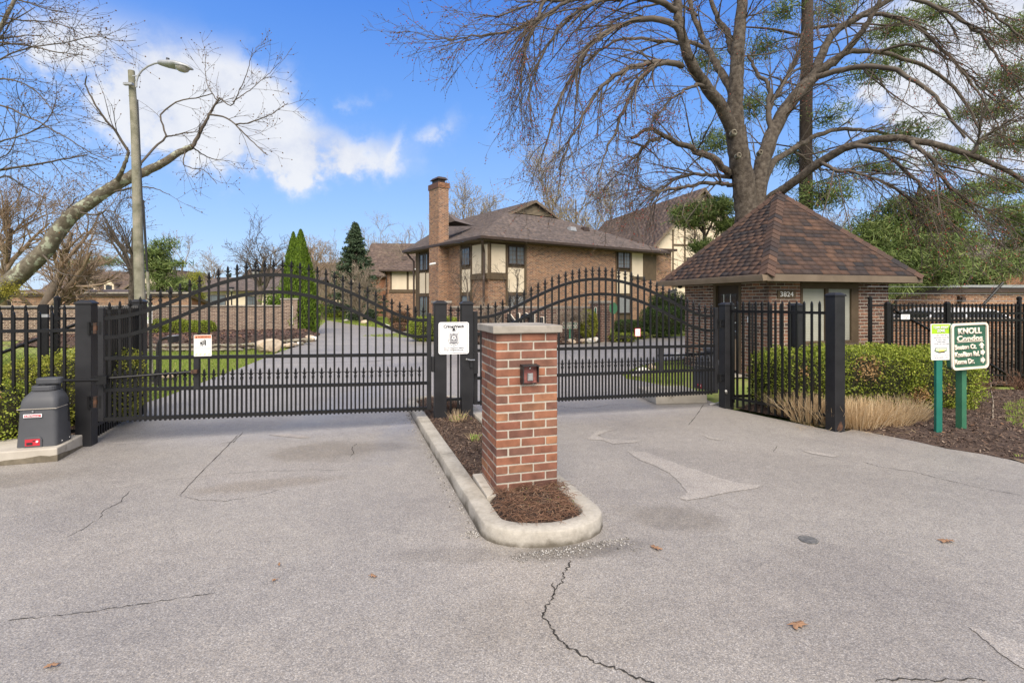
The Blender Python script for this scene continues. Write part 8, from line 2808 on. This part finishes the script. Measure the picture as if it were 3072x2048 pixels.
for body, x0, x1, y0, y1 in (('TOW AWAY', 180, 622, 255, 340), ('ZONE', 285, 520, 345, 430)):
  part('letter_shadow', text_mesh(body, X_(x1) - X_(x0), (y1 - y0) / 990 * h, .0006, .03), M['ink'], tb, ((X_(x0) + X_(x1)) / 2 + .0025, -.0052, Z_((y0 + y1) / 2 + 7)))
  part('lettering', text_mesh(body, X_(x1) - X_(x0), (y1 - y0) / 990 * h, .0006, .03), M['sign_white'], tb, ((X_(x0) + X_(x1)) / 2, -.0062, Z_((y0 + y1) / 2)))
for body, x0, x1, yc in (('ILLEGALLY PARKED AND', 250, 572, 508), ('UNAUTHORIZED VEHICLES WILL', 200, 628, 570), ('BE TOWED AT VEHICLE', 258, 562, 630), ("OWNER'S EXPENSE", 278, 535, 690), ('24 HOURS A DAY-7 DAYS A WEEK.', 188, 632, 746), ('TIRE CHANGES - UNLOCKS - JUMPSTARTS', 175, 615, 1065), ('1256 ROOSEVELT AVE.', 190, 592, 1118)):
  part('lettering', text_mesh(body, X_(x1) - X_(x0), .0165 if yc != 1065 else .013, .0006, .006), M['ink_grey'], tb, ((X_(x0) + X_(x1)) / 2, -.0044, Z_(yc)))
em = part('emblem', MB().prism([(X_(205), Z_(945)), (X_(225), Z_(850)), (X_(585), Z_(850)), (X_(565), Z_(935)), (X_(480), Z_(985)), (X_(330), Z_(995))], -.0048, -.004, 'y'), M['ink'], tb)
part('emblem_field', MB().prism([(X_(232), Z_(930)), (X_(245), Z_(862)), (X_(572), Z_(862)), (X_(552), Z_(925)), (X_(470), Z_(950)), (X_(340), Z_(960))], -.0054, -.0048, 'y'), M['lime_pale'], em)
part('emblem_bar', MB().prism([(X_(330), Z_(955)), (X_(345), Z_(925)), (X_(500), Z_(915)), (X_(480), Z_(948))], -.0058, -.0054, 'y'), M['yellow'], em)
part('lettering', text_mesh('LAST CHANCE', X_(575) - X_(240), .020, .0006, .02), M['sign_white'], em, (X_(408), -.006, Z_(882)))
fl = MB()
for (x, z, dx, dz) in ((240, 815, 60, 22), (320, 805, 40, 30), (430, 800, 60, 20), (540, 815, 60, -20), (210, 985, 50, -26), (350, 1005, 40, -14), (470, 1000, 60, -16), (560, 960, 40, -40)):
  fl.prism([(X_(x), Z_(z)), (X_(x + dx), Z_(z + dz)), (X_(x + dx * .5), Z_(z + 24))], -.0046, -.004, 'y')
part('emblem_splash', fl, M['lime_pale'], tb)
# street direction boards by the letter wall
dz_ = 19.9
dx_ = px_x(1709.5, dz_)
ds = thing('direction_sign', 'pair of green and cream boards for ROME DR. and CLUB HOUSE on a green stake', 'sign', (dx_, dz_, 0), 0)
part('stake', MB().box(-.035, .035, -.02, .02, 0, .62), M['post_green'], ds)
for body, y0, y1, x1 in (('ROME DR.', 966, 975, 232), ('CLUB HOUSE', 976.5, 985, 250)):
  z0, z1 = EYE + (CY - y1) * dz_ / FPX, EYE + (CY - y0) * dz_ / FPX
  w = 45 * dz_ / FPX
  o = part('board', MB().prism(rrect(w, z1 - z0, .04, 4, 0, (z0 + z1) / 2), -.05, -.02, 'y'), M['cream'], ds)
  part('field', MB().prism(rrect(w * .92, (z1 - z0) * .68, .03, 4, 0, (z0 + z1) / 2), -.056, -.0501, 'y'), M['sign_green'], o)
  part('lettering', text_mesh(body, w * .60, (z1 - z0) * .42, .004, .02), M['cream'], o, (-w * .08, -.0562, (z0 + z1) / 2))
  part('arrow', MB().prism([(w * .29, (z0 + z1) / 2 - .012), (w * .34, (z0 + z1) / 2 - .012), (w * .34, (z0 + z1) / 2 - .03), (w * .41, (z0 + z1) / 2), (w * .34, (z0 + z1) / 2 + .03), (w * .34, (z0 + z1) / 2 + .012), (w * .29, (z0 + z1) / 2 + .012)], -.060, -.0562, 'y'), M['cream'], o)
ppn = pier_t.location
street_plate('vertical green and cream name board on the dark brick pier', Line(ppn[0] - .30, ppn[1] - .02, radians(-52) + pi / 2 - pi / 2), 1785, 922, 1790, 957, 'ROME DRIVE', .05) if False else None
nb = thing('street_name_sign', 'narrow vertical street name board on the side of the dark brick pier', 'sign', (*P(1787, 0, 20.3)[:2], EYE + (CY - 940) * 20.3 / FPX), radians(-30), 'vertical street name boards')
part('border', MB().prism(rrect(.10, .50, .02, 3), -.012, 0, 'y'), M['cream'], nb)
part('board', MB().prism(rrect(.07, .46, .015, 3), -.016, -.0121, 'y'), M['sign_green'], nb)
# green octagon: back of a stop sign
oz_ = 20.2
t = thing('octagon_sign', 'green-painted back of an octagonal stop sign on a dark post', 'sign', (px_x(1840, oz_), oz_, 0))
zc = EYE + (CY - 924.5) * oz_ / FPX
R_ = 18.5 * oz_ / FPX
part('panel', MB().prism([(R_ * .70 * cos(pi / 8 + i * pi / 4), zc + R_ * cos(0) * sin(pi / 8 + i * pi / 4)) for i in range(8)], 0, .006, 'y'), M['green_metal'], t)
part('post', MB().box(-.03, .03, .008, .05, 0, zc + R_ * .5), M['gutter_dark'], t)

# keypad pedestal by the drive, inside the left gate
kz = G(473, 1160)[1]
kx = px_x(473, kz)
kp = thing('keypad_pedestal', 'black gooseneck keypad post inside the left gate', 'keypad', (kx, kz, 0))
q = lambda px, py: (px_x(px, kz) - kx, 0, EYE + (CY - py) * kz / FPX)
part('post', MB().tube([q(473, 1165), q(473, 1050), q(474, 1035), q(479, 1023), q(487, 1016.5), q(500, 1013.5), q(514, 1013)], .028, 10), M['black_post'], kp)
kb = q(520, 1018)
part('housing', MB().add([(-.05, -.08, -.05), (.04, -.08, -.06), (.04, .08, -.06), (-.05, .08, -.05), (-.055, -.10, .06), (.075, -.11, .07), (.075, .11, .07), (-.055, .10, .06)], [(3, 2, 1, 0), (4, 5, 6, 7), (0, 1, 5, 4), (1, 2, 6, 5), (2, 3, 7, 6), (3, 0, 4, 7)]), M['plastic_dark'], kp, kb, bevel=.006)
part('hood_rim', MB().box(-.05, .085, -.115, .115, .066, .076), M['steel'], kp, kb)
kb2 = q(470, 1137)
part('junction_box', MB().box(-.10, .0, -.05, .05, -.05, .10), M['plastic_dark'], kp, kb2, bevel=.01)

# ------------------------------------------------------------------ far furniture
def lantern(label, px, py_top, Z, k=1.0):
  x = px_x(px, Z)
  zt = EYE + (CY - py_top) * Z / FPX
  t = thing('lamp_post', label, 'lamp post', (x, Z, 0), 0, 'black lantern posts along the drive')
  part('post', MB().tube([(0, 0, 0), (0, 0, zt - .42 * k)], .055 * k, 10), M['black'], t)
  part('collar', MB().lathe([(.05 * k, zt - .46 * k), (.10 * k, zt - .42 * k), (.10 * k, zt - .39 * k)], 12), M['black'], t)
  part('globe', MB().lathe([(.09 * k, zt - .39 * k), (.17 * k, zt - .22 * k), (.16 * k, zt - .12 * k)], 14), M['lens'], t, smooth=True)
  part('hood', MB().lathe([(.22 * k, zt - .13 * k), (.24 * k, zt - .10 * k), (.16 * k, zt - .02 * k), (.03 * k, zt), (0, zt)], 14), M['black'], t)
  return t


lantern('black post lamp directly behind the left gate arch, near the arborvitae', 767, 806, 27)
lantern('smaller lamp post before the dark-roofed house', 695, 861, 44, 1.0)
for k, (px, py, h, Z, lab) in enumerate(((1013, 952, 30, 52, 'nearer dark bollard light on the lawn by the drive'), (983, 937, 22, 62, 'farther dark bollard light among the shrubs'))):
  x = px_x(px, Z)
  t = thing('bollard_light', lab, 'bollard', (x, Z, 0), 0, 'bollard lights on the far lawn')
  hh = h * Z / FPX
  part('column', MB().lathe([(0, 0), (.10, 0), (.10, hh * .82), (.085, hh * .83), (.085, hh * .90), (.11, hh * .91), (.10, hh * .97), (0, hh)], 12), M['plastic_dark'], t)
  part('louvre', MB().lathe([(.09, hh * .83), (.095, hh * .865), (.09, hh * .9)], 12), M['lens'], t)
# hydrant
hz_ = 51
t = thing('fire_hydrant', 'red fire hydrant on the far lawn', 'hydrant', (px_x(1079, hz_), hz_, 0))
part('barrel', MB().lathe([(0, 0), (.17, 0), (.17, .05), (.12, .06), (.12, .50), (.15, .51), (.15, .55), (.13, .56), (.12, .66), (.06, .74), (.03, .76), (.03, .80), (0, .80)], 14), M['hydrant'], t)
for a in (0, pi, -pi / 2):
  part('nozzle', MB().lathe([(0, 0), (.06, 0), (.06, .10), (.075, .10), (.075, .15), (0, .16)], 10), M['hydrant'], t, (.10 * cos(a), .10 * sin(a), .42), (0, pi / 2, a))
# street sign stake on the far lawn
sz2 = 47
t = thing('lawn_sign', 'small white sign on a green stake by the far drive', 'sign', (px_x(1053, sz2), sz2, 0))
part('stake', MB().box(-.06, .06, -.03, .03, 0, 1.25), M['post_green'], t)
part('plate', MB().prism(rrect(.38, .36, .06, 4, 0, 1.42), -.06, -.03, 'y'), M['lime_pale'], t)
part('symbol', MB().prism([(-.08, 1.36), (.02, 1.36), (.02, 1.30), (.11, 1.42), (.02, 1.54), (.02, 1.48), (-.08, 1.48)], -.068, -.0601, 'y'), M['sign_green'], t)

# ------------------------------------------------------------------ walking person (far lawn)
pz_ = 50.5
pers = thing('person', 'person in dark jacket and shorts walking away left on the far lawn', 'person', (px_x(1157.5, pz_), pz_, -.03), radians(-110))


def skin_mesh(name, joints, edges, radii, m, parent, lvl=2):
  me = bpy.data.meshes.new(name)
  me.from_pydata(joints, edges, [])
  o = bpy.data.objects.new(name, me)
  link(o)
  sm_ = o.modifiers.new('skin', 'SKIN')
  sm_.use_smooth_shade = True
  for v, r_ in zip(me.skin_vertices[0].data, radii):
    v.radius = r_ if hasattr(r_, '__len__') else (r_, r_)
  me.skin_vertices[0].data[0].use_root = True
  ss = o.modifiers.new('sub', 'SUBSURF')
  ss.levels = ss.render_levels = lvl
  bpy.context.view_layer.update()
  dg = bpy.context.evaluated_depsgraph_get()
  new = bpy.data.meshes.new_from_object(o.evaluated_get(dg))
  bpy.data.objects.remove(o)
  new.name = name
  new.materials.clear()
  new.materials.append(m)
  new.polygons.foreach_set('use_smooth', np.ones(len(new.polygons), dtype=bool))
  return part(name, new, None, parent)


# facing local -y (towards the left of the view after the turn)
J = [(0, 0, .93), (0, .0, 1.12), (0, .01, 1.36), (0, -.01, 1.49), (0, -.02, 1.56), (0, -.03, 1.66), (0, -.03, 1.74),
   (-.17, .01, 1.40), (-.23, .06, 1.14), (-.21, -.02, .92), (.17, .01, 1.40), (.24, .03, 1.14), (.22, -.10, .93),
   (-.09, 0, .88), (-.10, -.10, .50), (-.10, .02, .09), (.09, 0, .88), (.10, .08, .50), (.10, .20, .11), (-.10, -.12, .04), (.10, .07, .05)]
Ed = [(0, 1), (1, 2), (2, 3), (3, 4), (4, 5), (5, 6), (2, 7), (7, 8), (8, 9), (2, 10), (10, 11), (11, 12), (0, 13), (13, 14), (14, 15), (0, 16), (16, 17), (17, 18), (15, 19), (18, 20)]
Rd = [(.14, .10), (.14, .10), (.155, .105), .055, .075, .095, .06, .062, .046, .034, .062, .046, .034, .088, .060, .036, .088, .060, .036, .034, .034]
skin_mesh('body', J, Ed, Rd, M['skin'], pers)
skin_mesh('jacket', [(0, 0, .88), (0, 0, 1.10), (0, .01, 1.37), (0, 0, 1.46), (-.18, .01, 1.39), (-.235, .06, 1.14), (-.215, -.02, .95), (.18, .01, 1.39), (.245, .03, 1.14), (.225, -.09, .96)],
      [(0, 1), (1, 2), (2, 3), (2, 4), (4, 5), (5, 6), (2, 7), (7, 8), (8, 9)], [(.185, .14), (.175, .135), (.185, .135), .085, .082, .068, .056, .082, .068, .056], M['cloth_dark'], pers)
skin_mesh('shorts', [(0, 0, .92), (0, 0, .84), (-.10, -.02, .76), (-.105, -.08, .56), (.10, .02, .76), (.105, .06, .56)], [(0, 1), (1, 2), (2, 3), (1, 4), (4, 5)], [(.165, .12), (.16, .12), .105, .10, .105, .10], M['cloth_shorts'], pers)
hb = MB()
hb.lathe([(0, 1.79), (.07, 1.775), (.105, 1.73), (.108, 1.68), (.09, 1.62)], 12, (0, .0, 0))
part('hair', hb, M['hair'], pers, (0, .015, -.005), smooth=True)
for x in (-.035, .035):
  part('eye', MB().lathe([(0, -.008), (.01, 0), (0, .008)], 8), M['ink'], pers, (x, -.115, 1.665))
part('nose', MB().add([(-.014, -.112, 1.63), (.014, -.112, 1.63), (0, -.145, 1.632), (0, -.115, 1.675)], [(0, 1, 2), (1, 3, 2), (0, 2, 3)]), M['skin'], pers)
part('mouth', MB().box(-.025, .025, -.121, -.112, 1.598, 1.606), M['hydrant'], pers)
for sx_ in (-1, 1):
  part('ear', MB().lathe([(0, -.03), (.014, 0), (0, .03)], 8), M['skin'], pers, (sx_ * .098, -.02, 1.655))
for (x, y, z) in ((-.10, -.08, .0), (.10, .12, .01)):
  part('shoe', MB().add([(x - .045, y + .10, z), (x + .045, y + .10, z), (x + .05, y - .12, z), (x - .05, y - .12, z), (x - .04, y + .09, z + .11), (x + .04, y + .09, z + .11), (x + .035, y - .10, z + .05), (x - .035, y - .10, z + .05)], [(3, 2, 1, 0), (4, 5, 6, 7), (0, 1, 5, 4), (1, 2, 6, 5), (2, 3, 7, 6), (3, 0, 4, 7)]), M['sign_white'], pers, bevel=.015)
for sx_, (hx, hy, hz2) in ((-1, (-.21, -.03, .90)), (1, (.22, -.11, .91))):
  hm = MB().box(hx - .016, hx + .016, hy - .042, hy + .042, hz2 - .085, hz2)
  for i in range(4):
    yy = hy - .032 + i * .021
    hm.tube([(hx, yy, hz2 - .08), (hx - sx_ * .004, yy - .004, hz2 - .125), (hx - sx_ * .012, yy - .012, hz2 - .155 + abs(i - 1.5) * .006)], [.0095, .0085, .006], 6)
  hm.tube([(hx, hy - .04, hz2 - .02), (hx - sx_ * .01, hy - .065, hz2 - .055), (hx - sx_ * .012, hy - .07, hz2 - .085)], [.011, .010, .007], 6)
  part('hand', hm, M['skin'], pers)

# ------------------------------------------------------------------ parked car behind the low wall
carx, cary = 12.9, 15.0
car = thing('parked_car', 'silver saloon car whose roof shows over the low wall at right', 'car', (carx, cary, 0), radians(2))
prof = [(-2.3, .35), (-2.32, .62), (-2.25, .86), (-1.75, .96), (-1.15, 1.33), (-.7, 1.42), (.0, 1.43), (.45, 1.36), (1.2, .98), (1.95, .88), (2.28, .70), (2.32, .42), (2.25, .28), (-2.2, .28)]


def car_half(sc_y):
  return prof


secs = []
lower = [(-2.3, .30), (-2.33, .62), (-2.25, .88), (-1.7, .95), (1.15, .97), (1.95, .88), (2.28, .70), (2.33, .42), (2.22, .26)]
bm_ = MB()
ys = [-.84, -.80, -.70, .70, .80, .84]
ins = [.12, .04, .0, .0, .04, .12]
n = len(lower)
vv, ff = [], []
for y, i_ in zip(ys, ins):
  for (x, z) in lower:
    vv.append((x * (1 - i_ * .12), y, .6 + (z - .6) * (1 - i_ * .5)))
for s_ in range(len(ys) - 1):
  for j in range(n):
    ff.append((s_ * n + j, s_ * n + (j + 1) % n, (s_ + 1) * n + (j + 1) % n, (s_ + 1) * n + j))
ff += [tuple(range(n)), tuple(range((len(ys) - 1) * n, len(ys) * n))[::-1]]
part('body', MB().add(vv, ff), M['car'], car, smooth=False, bevel=.03)
part('roof', MB().add([(-1.2, -.60, 1.33), (-.75, -.56, 1.42), (.05, -.55, 1.43), (.5, -.58, 1.36), (-1.2, .60, 1.33), (-.75, .56, 1.42), (.05, .55, 1.43), (.5, .58, 1.36), (-1.2, -.60, 1.29), (.5, -.58, 1.32), (-1.2, .60, 1.29), (.5, .58, 1.32)],
   [(0, 1, 5, 4), (1, 2, 6, 5), (2, 3, 7, 6), (0, 8, 9, 3, 2, 1), (4, 5, 6, 7, 11, 10), (0, 4, 10, 8), (3, 9, 11, 7), (8, 10, 11, 9)]), M['car'], car)
part('windows', MB().add([(-1.78, -.74, .94), (1.2, -.74, .96), (.5, -.575, 1.34), (-1.2, -.595, 1.31), (-1.78, .74, .94), (1.2, .74, .96), (.5, .575, 1.34), (-1.2, .595, 1.31)],
   [(0, 1, 2, 3), (7, 6, 5, 4), (1, 5, 6, 2), (0, 3, 7, 4), (2, 6, 7, 3)]), M['glass'], car)
for y in (-1, 1):
  pl = MB()
  for (x0, x1) in ((-1.80, -1.2), (-.36, -.42), (1.22, .5)):
    pl.add([(x0 - .04, y * .75, .95), (x0 + .04, y * .75, .95), (x1 + .04, y * .60, 1.34), (x1 - .04, y * .60, 1.34), (x0 - .04, y * .72, .95), (x0 + .04, y * .72, .95), (x1 + .04, y * .57, 1.34), (x1 - .04, y * .57, 1.34)],
        [(0, 1, 2, 3), (7, 6, 5, 4), (0, 4, 5, 1), (1, 5, 6, 2), (2, 6, 7, 3), (3, 7, 4, 0)])
  part('pillar', pl, M['car'], car)
  for x in (-1.4, 1.45):
    wh = part('wheel', MB().lathe([(.0, -.09), (.30, -.09), (.325, -.06), (.325, .06), (.30, .09), (0, .09)], 20), M['tyre'], car, (x, y * .78, .325), (pi / 2, 0, 0))
    part('rim', MB().lathe([(0, -.095), (.19, -.10), (.20, -.09), (.20, .09), (.19, .10), (0, .095)], 16), M['alu'], wh)
  part('headlight', MB().box(2.12, 2.27, y * .62 - .14, y * .62 + .14, .66, .76), M['lens'], car, bevel=.02)
  part('mirror', MB().box(.78, .92, y * .86 - .08, y * .86 + .08, .98, 1.10), M['car'], car, bevel=.02)
# ------------------------------------------------------------------ right-hand fences
fa, fb = (6.95, 9.62), (12.6, 9.95)
rf = fence('long black picket fence behind the estate sign at right', fa, fb, 1.565, .10, (.22, 1.25, 1.38), .078)
fence_a = atan2(fb[1] - fa[1], fb[0] - fa[0])
for k, (x, lab) in enumerate(((.0, 'black square fence post right of the gatehouse'), (1.16, 'black square fence post above the tow sign'), (4.2, 'black square fence post at the right edge'))):
  px_, py_ = fa[0] + cos(fence_a) * x, fa[1] + sin(fence_a) * x
  t = thing('fence_post', lab, 'post', (px_, py_, 0), fence_a, 'posts of the right fence')
  part('shaft', MB().box(-.04, .04, -.04, .04, 0, 1.56), M['black'], t, bevel=.004)
  part('cap', MB().frus(-.045, .045, -.045, .045, 1.56, 1.60, .03), M['black'], t)
part('brace', MB().tube([(.1, -.03, 1.45), (2.3, -.03, .25)], .022, 8), M['black'], rf)


def chain_link(label, a, b, h, gap, posts, seed, arm=None, z0=.05):
  L = math.dist(a, b)
  t = thing('chain_link_fence', label, 'fence', (*a, 0), atan2(b[1] - a[1], b[0] - a[0]), 'chain link fences behind the picket fences')
  H_ = h - z0
  nw = int((L + H_) / gap)
  segs_ = []
  for i in range(nw):
    for sg in (1, -1):
      x0 = -H_ + i * gap if sg == 1 else i * gap
      p0, p1 = np.array([x0, 0, z0]), np.array([x0 + sg * H_, .004 * sg, h])
      lo, hi = (0, 1)
      for bnd in (0, L):
        pass
      t0, t1 = 0.0, 1.0
      dx = p1[0] - p0[0]
      for lim_, s__ in ((0, 1), (L, -1)):
        q0 = (lim_ - p0[0]) / dx
        if (dx > 0) == (s__ > 0):
          t0 = max(t0, q0)
        else:
          t1 = min(t1, q0)
      if t1 - t0 > .02:
        segs_.append([p0 + (p1 - p0) * t0, p0 + (p1 - p0) * t1])
  w = Wood()
  S_ = np.array(segs_)
  w.add(S_, np.full((len(S_), 2), .0019), 3)
  part('mesh', w.mesh('mesh'), M['gutter_dark'], t, kind='stuff')
  for x in posts:
    part('post', MB().tube([(x, .03, 0), (x, .03, h + .12)], .04, 10).lathe([(.045, h + .12), (.045, h + .16), (0, h + .19)], 10, (x, .03, 0)), M['black'], t)
  part('top_rail', MB().tube([(0, .03, h), (L, .03, h)], .02, 8), M['black'], t)
  if arm:
    part('barb_arm', MB().tube([(arm, .03, h), (arm + .42, .03, h + .46)], .024, 6), M['black'], t)
    for k in range(3):
      q = .12 + k * .15
      part('barbed_wire', MB().tube([(0, .03, h + q * .9), (L * .5, .03, h + q * .9 - .02), (L, .03, h + q * .9)], .004, 4), M['steel'], t)
  return t


chain_link('chain link fence with an angled barbed wire arm at the far right', (7.1, 10.35), (13.2, 10.5), 1.52, .085, (.05, 3.1), 71, 2.35)
chain_link('chain link fence with a capped black pipe post behind the left fence', uv((-5.3, 8.3), -6.0, 0), uv((-5.3, 8.3), -.3, 0), 1.5, .085, (4.35,), 72)
gs = thing('fence_plate', 'little white GLIDDEN plate on the right picket fence', 'sign', (fa[0] + .30, fa[1] - .035, 1.315), fence_a)
part('panel', MB().box(-.085, .085, -.003, 0, -.045, .045), M['sign_white'], gs)
part('lettering', text_mesh('GLIDDEN', .13, .018, .0006, .01), M['ink_grey'], gs, (0, -.0036, .024))
part('lettering', text_mesh('864 5857', .085, .020, .0006, .01), M['ink_grey'], gs, (0, -.0036, -.024))
# curling white twig in the mulch and red-budded low branch
tw1 = [G(2972, 1152), P(2974, 1180, 8.9), P(2980, 1215, 7.9), P(2978, 1240, 7.2), P(2979, 1266, 6.8)]
tag(part('fallen_twig', MB().tube([(x, y, max(z, .07)) for x, y, z in tw1], .008, 6), M['twig_pale'], None), 'pale thin twig lying in the mulch near the right edge', 'twig')

# ------------------------------------------------------------------ dead leaves and grit on the road
def oak_leaf(label, px, py, s, rot, seed):
  r = random.Random(seed)
  x, y, _ = G(px, py)
  pts = []
  n = 22
  for i in range(n):
    a = 2 * pi * i / n
    rr_3 = s * (.55 + .35 * (i % 4 in (0, 1)) + r.uniform(-.12, .12)) * (1.35 if abs(cos(a)) > .7 else .75)
    pts.append((rr_3 * cos(a), rr_3 * sin(a), .006 + r.uniform(0, .010)))
  v = [(0, 0, .016)] + pts
  f = [(0, i + 1, (i + 1) % n + 1) for i in range(n)]
  m = MB().add(v, f).tube([(s * .9, 0, .008), (s * 1.5, s * .1, .012)], .0012, 4)
  o = part('dead_leaf', m, M['dead_leaf'], None, (x, y, 0), (0, 0, rot))
  return tag(o, label, 'leaf', 'dead leaves on the asphalt')


oak_leaf('curled orange-brown leaf on the asphalt at lower right', 2392, 1878, .040, .5, 1)
oak_leaf('orange leaf lying on the asphalt at far right', 2836, 1625, .040, .1, 2)
oak_leaf('dark reddish leaf on the asphalt right of the kerb nose', 1968, 1646, .032, 2.2, 3)
oak_leaf('small brown leaf on the left lane of the asphalt', 824, 1743, .014, .8, 4)
oak_leaf('tiny dark leaf higher on the left lane', 838, 1696, .012, 1.8, 5)
oak_leaf('faint brown leaf at the lower left corner', 155, 2000, .022, .3, 6)
oak_leaf('reddish leaf flat on the lane left of the kerb', 1118, 1730, .022, -.4, 7)
oak_leaf('tan leaf resting on the mulch in front of the pillar', 1578, 1464, .022, 1.0, 8).location.z = .15
rg_ = np.random.default_rng(777)
gp_ = []
for _ in range(620):                                # grit gathered along the foot of the kerb
  b = rg_.uniform(-.35, .12) if rg_.uniform() < .6 else rg_.uniform(-.3, 4.2)
  a = -abs(rg_.normal(0, .05)) - .005 if b > 0 else rg_.uniform(-.05, 1.05)
  x, y = iuv(a, b) if b > 0 else iuv(rg_.uniform(.1, .95), -.30 - abs(rg_.normal(0, .07)))
  gp_.append((x, y, .004))
gp_ = np.array(gp_)
v, f = instances(OCT_V, OCT_F, gp_, rand_rot(len(gp_), rg_), rg_.uniform(.006, .016, len(gp_)))
part('grit', mesh_np('grit', v, f), mat('grit_stone', [(.10, .095, .09), (.32, .30, .27), (.5, .48, .45), (.2, .19, .18)], 9, .9, None, 'island', .1), None, kind='stuff')
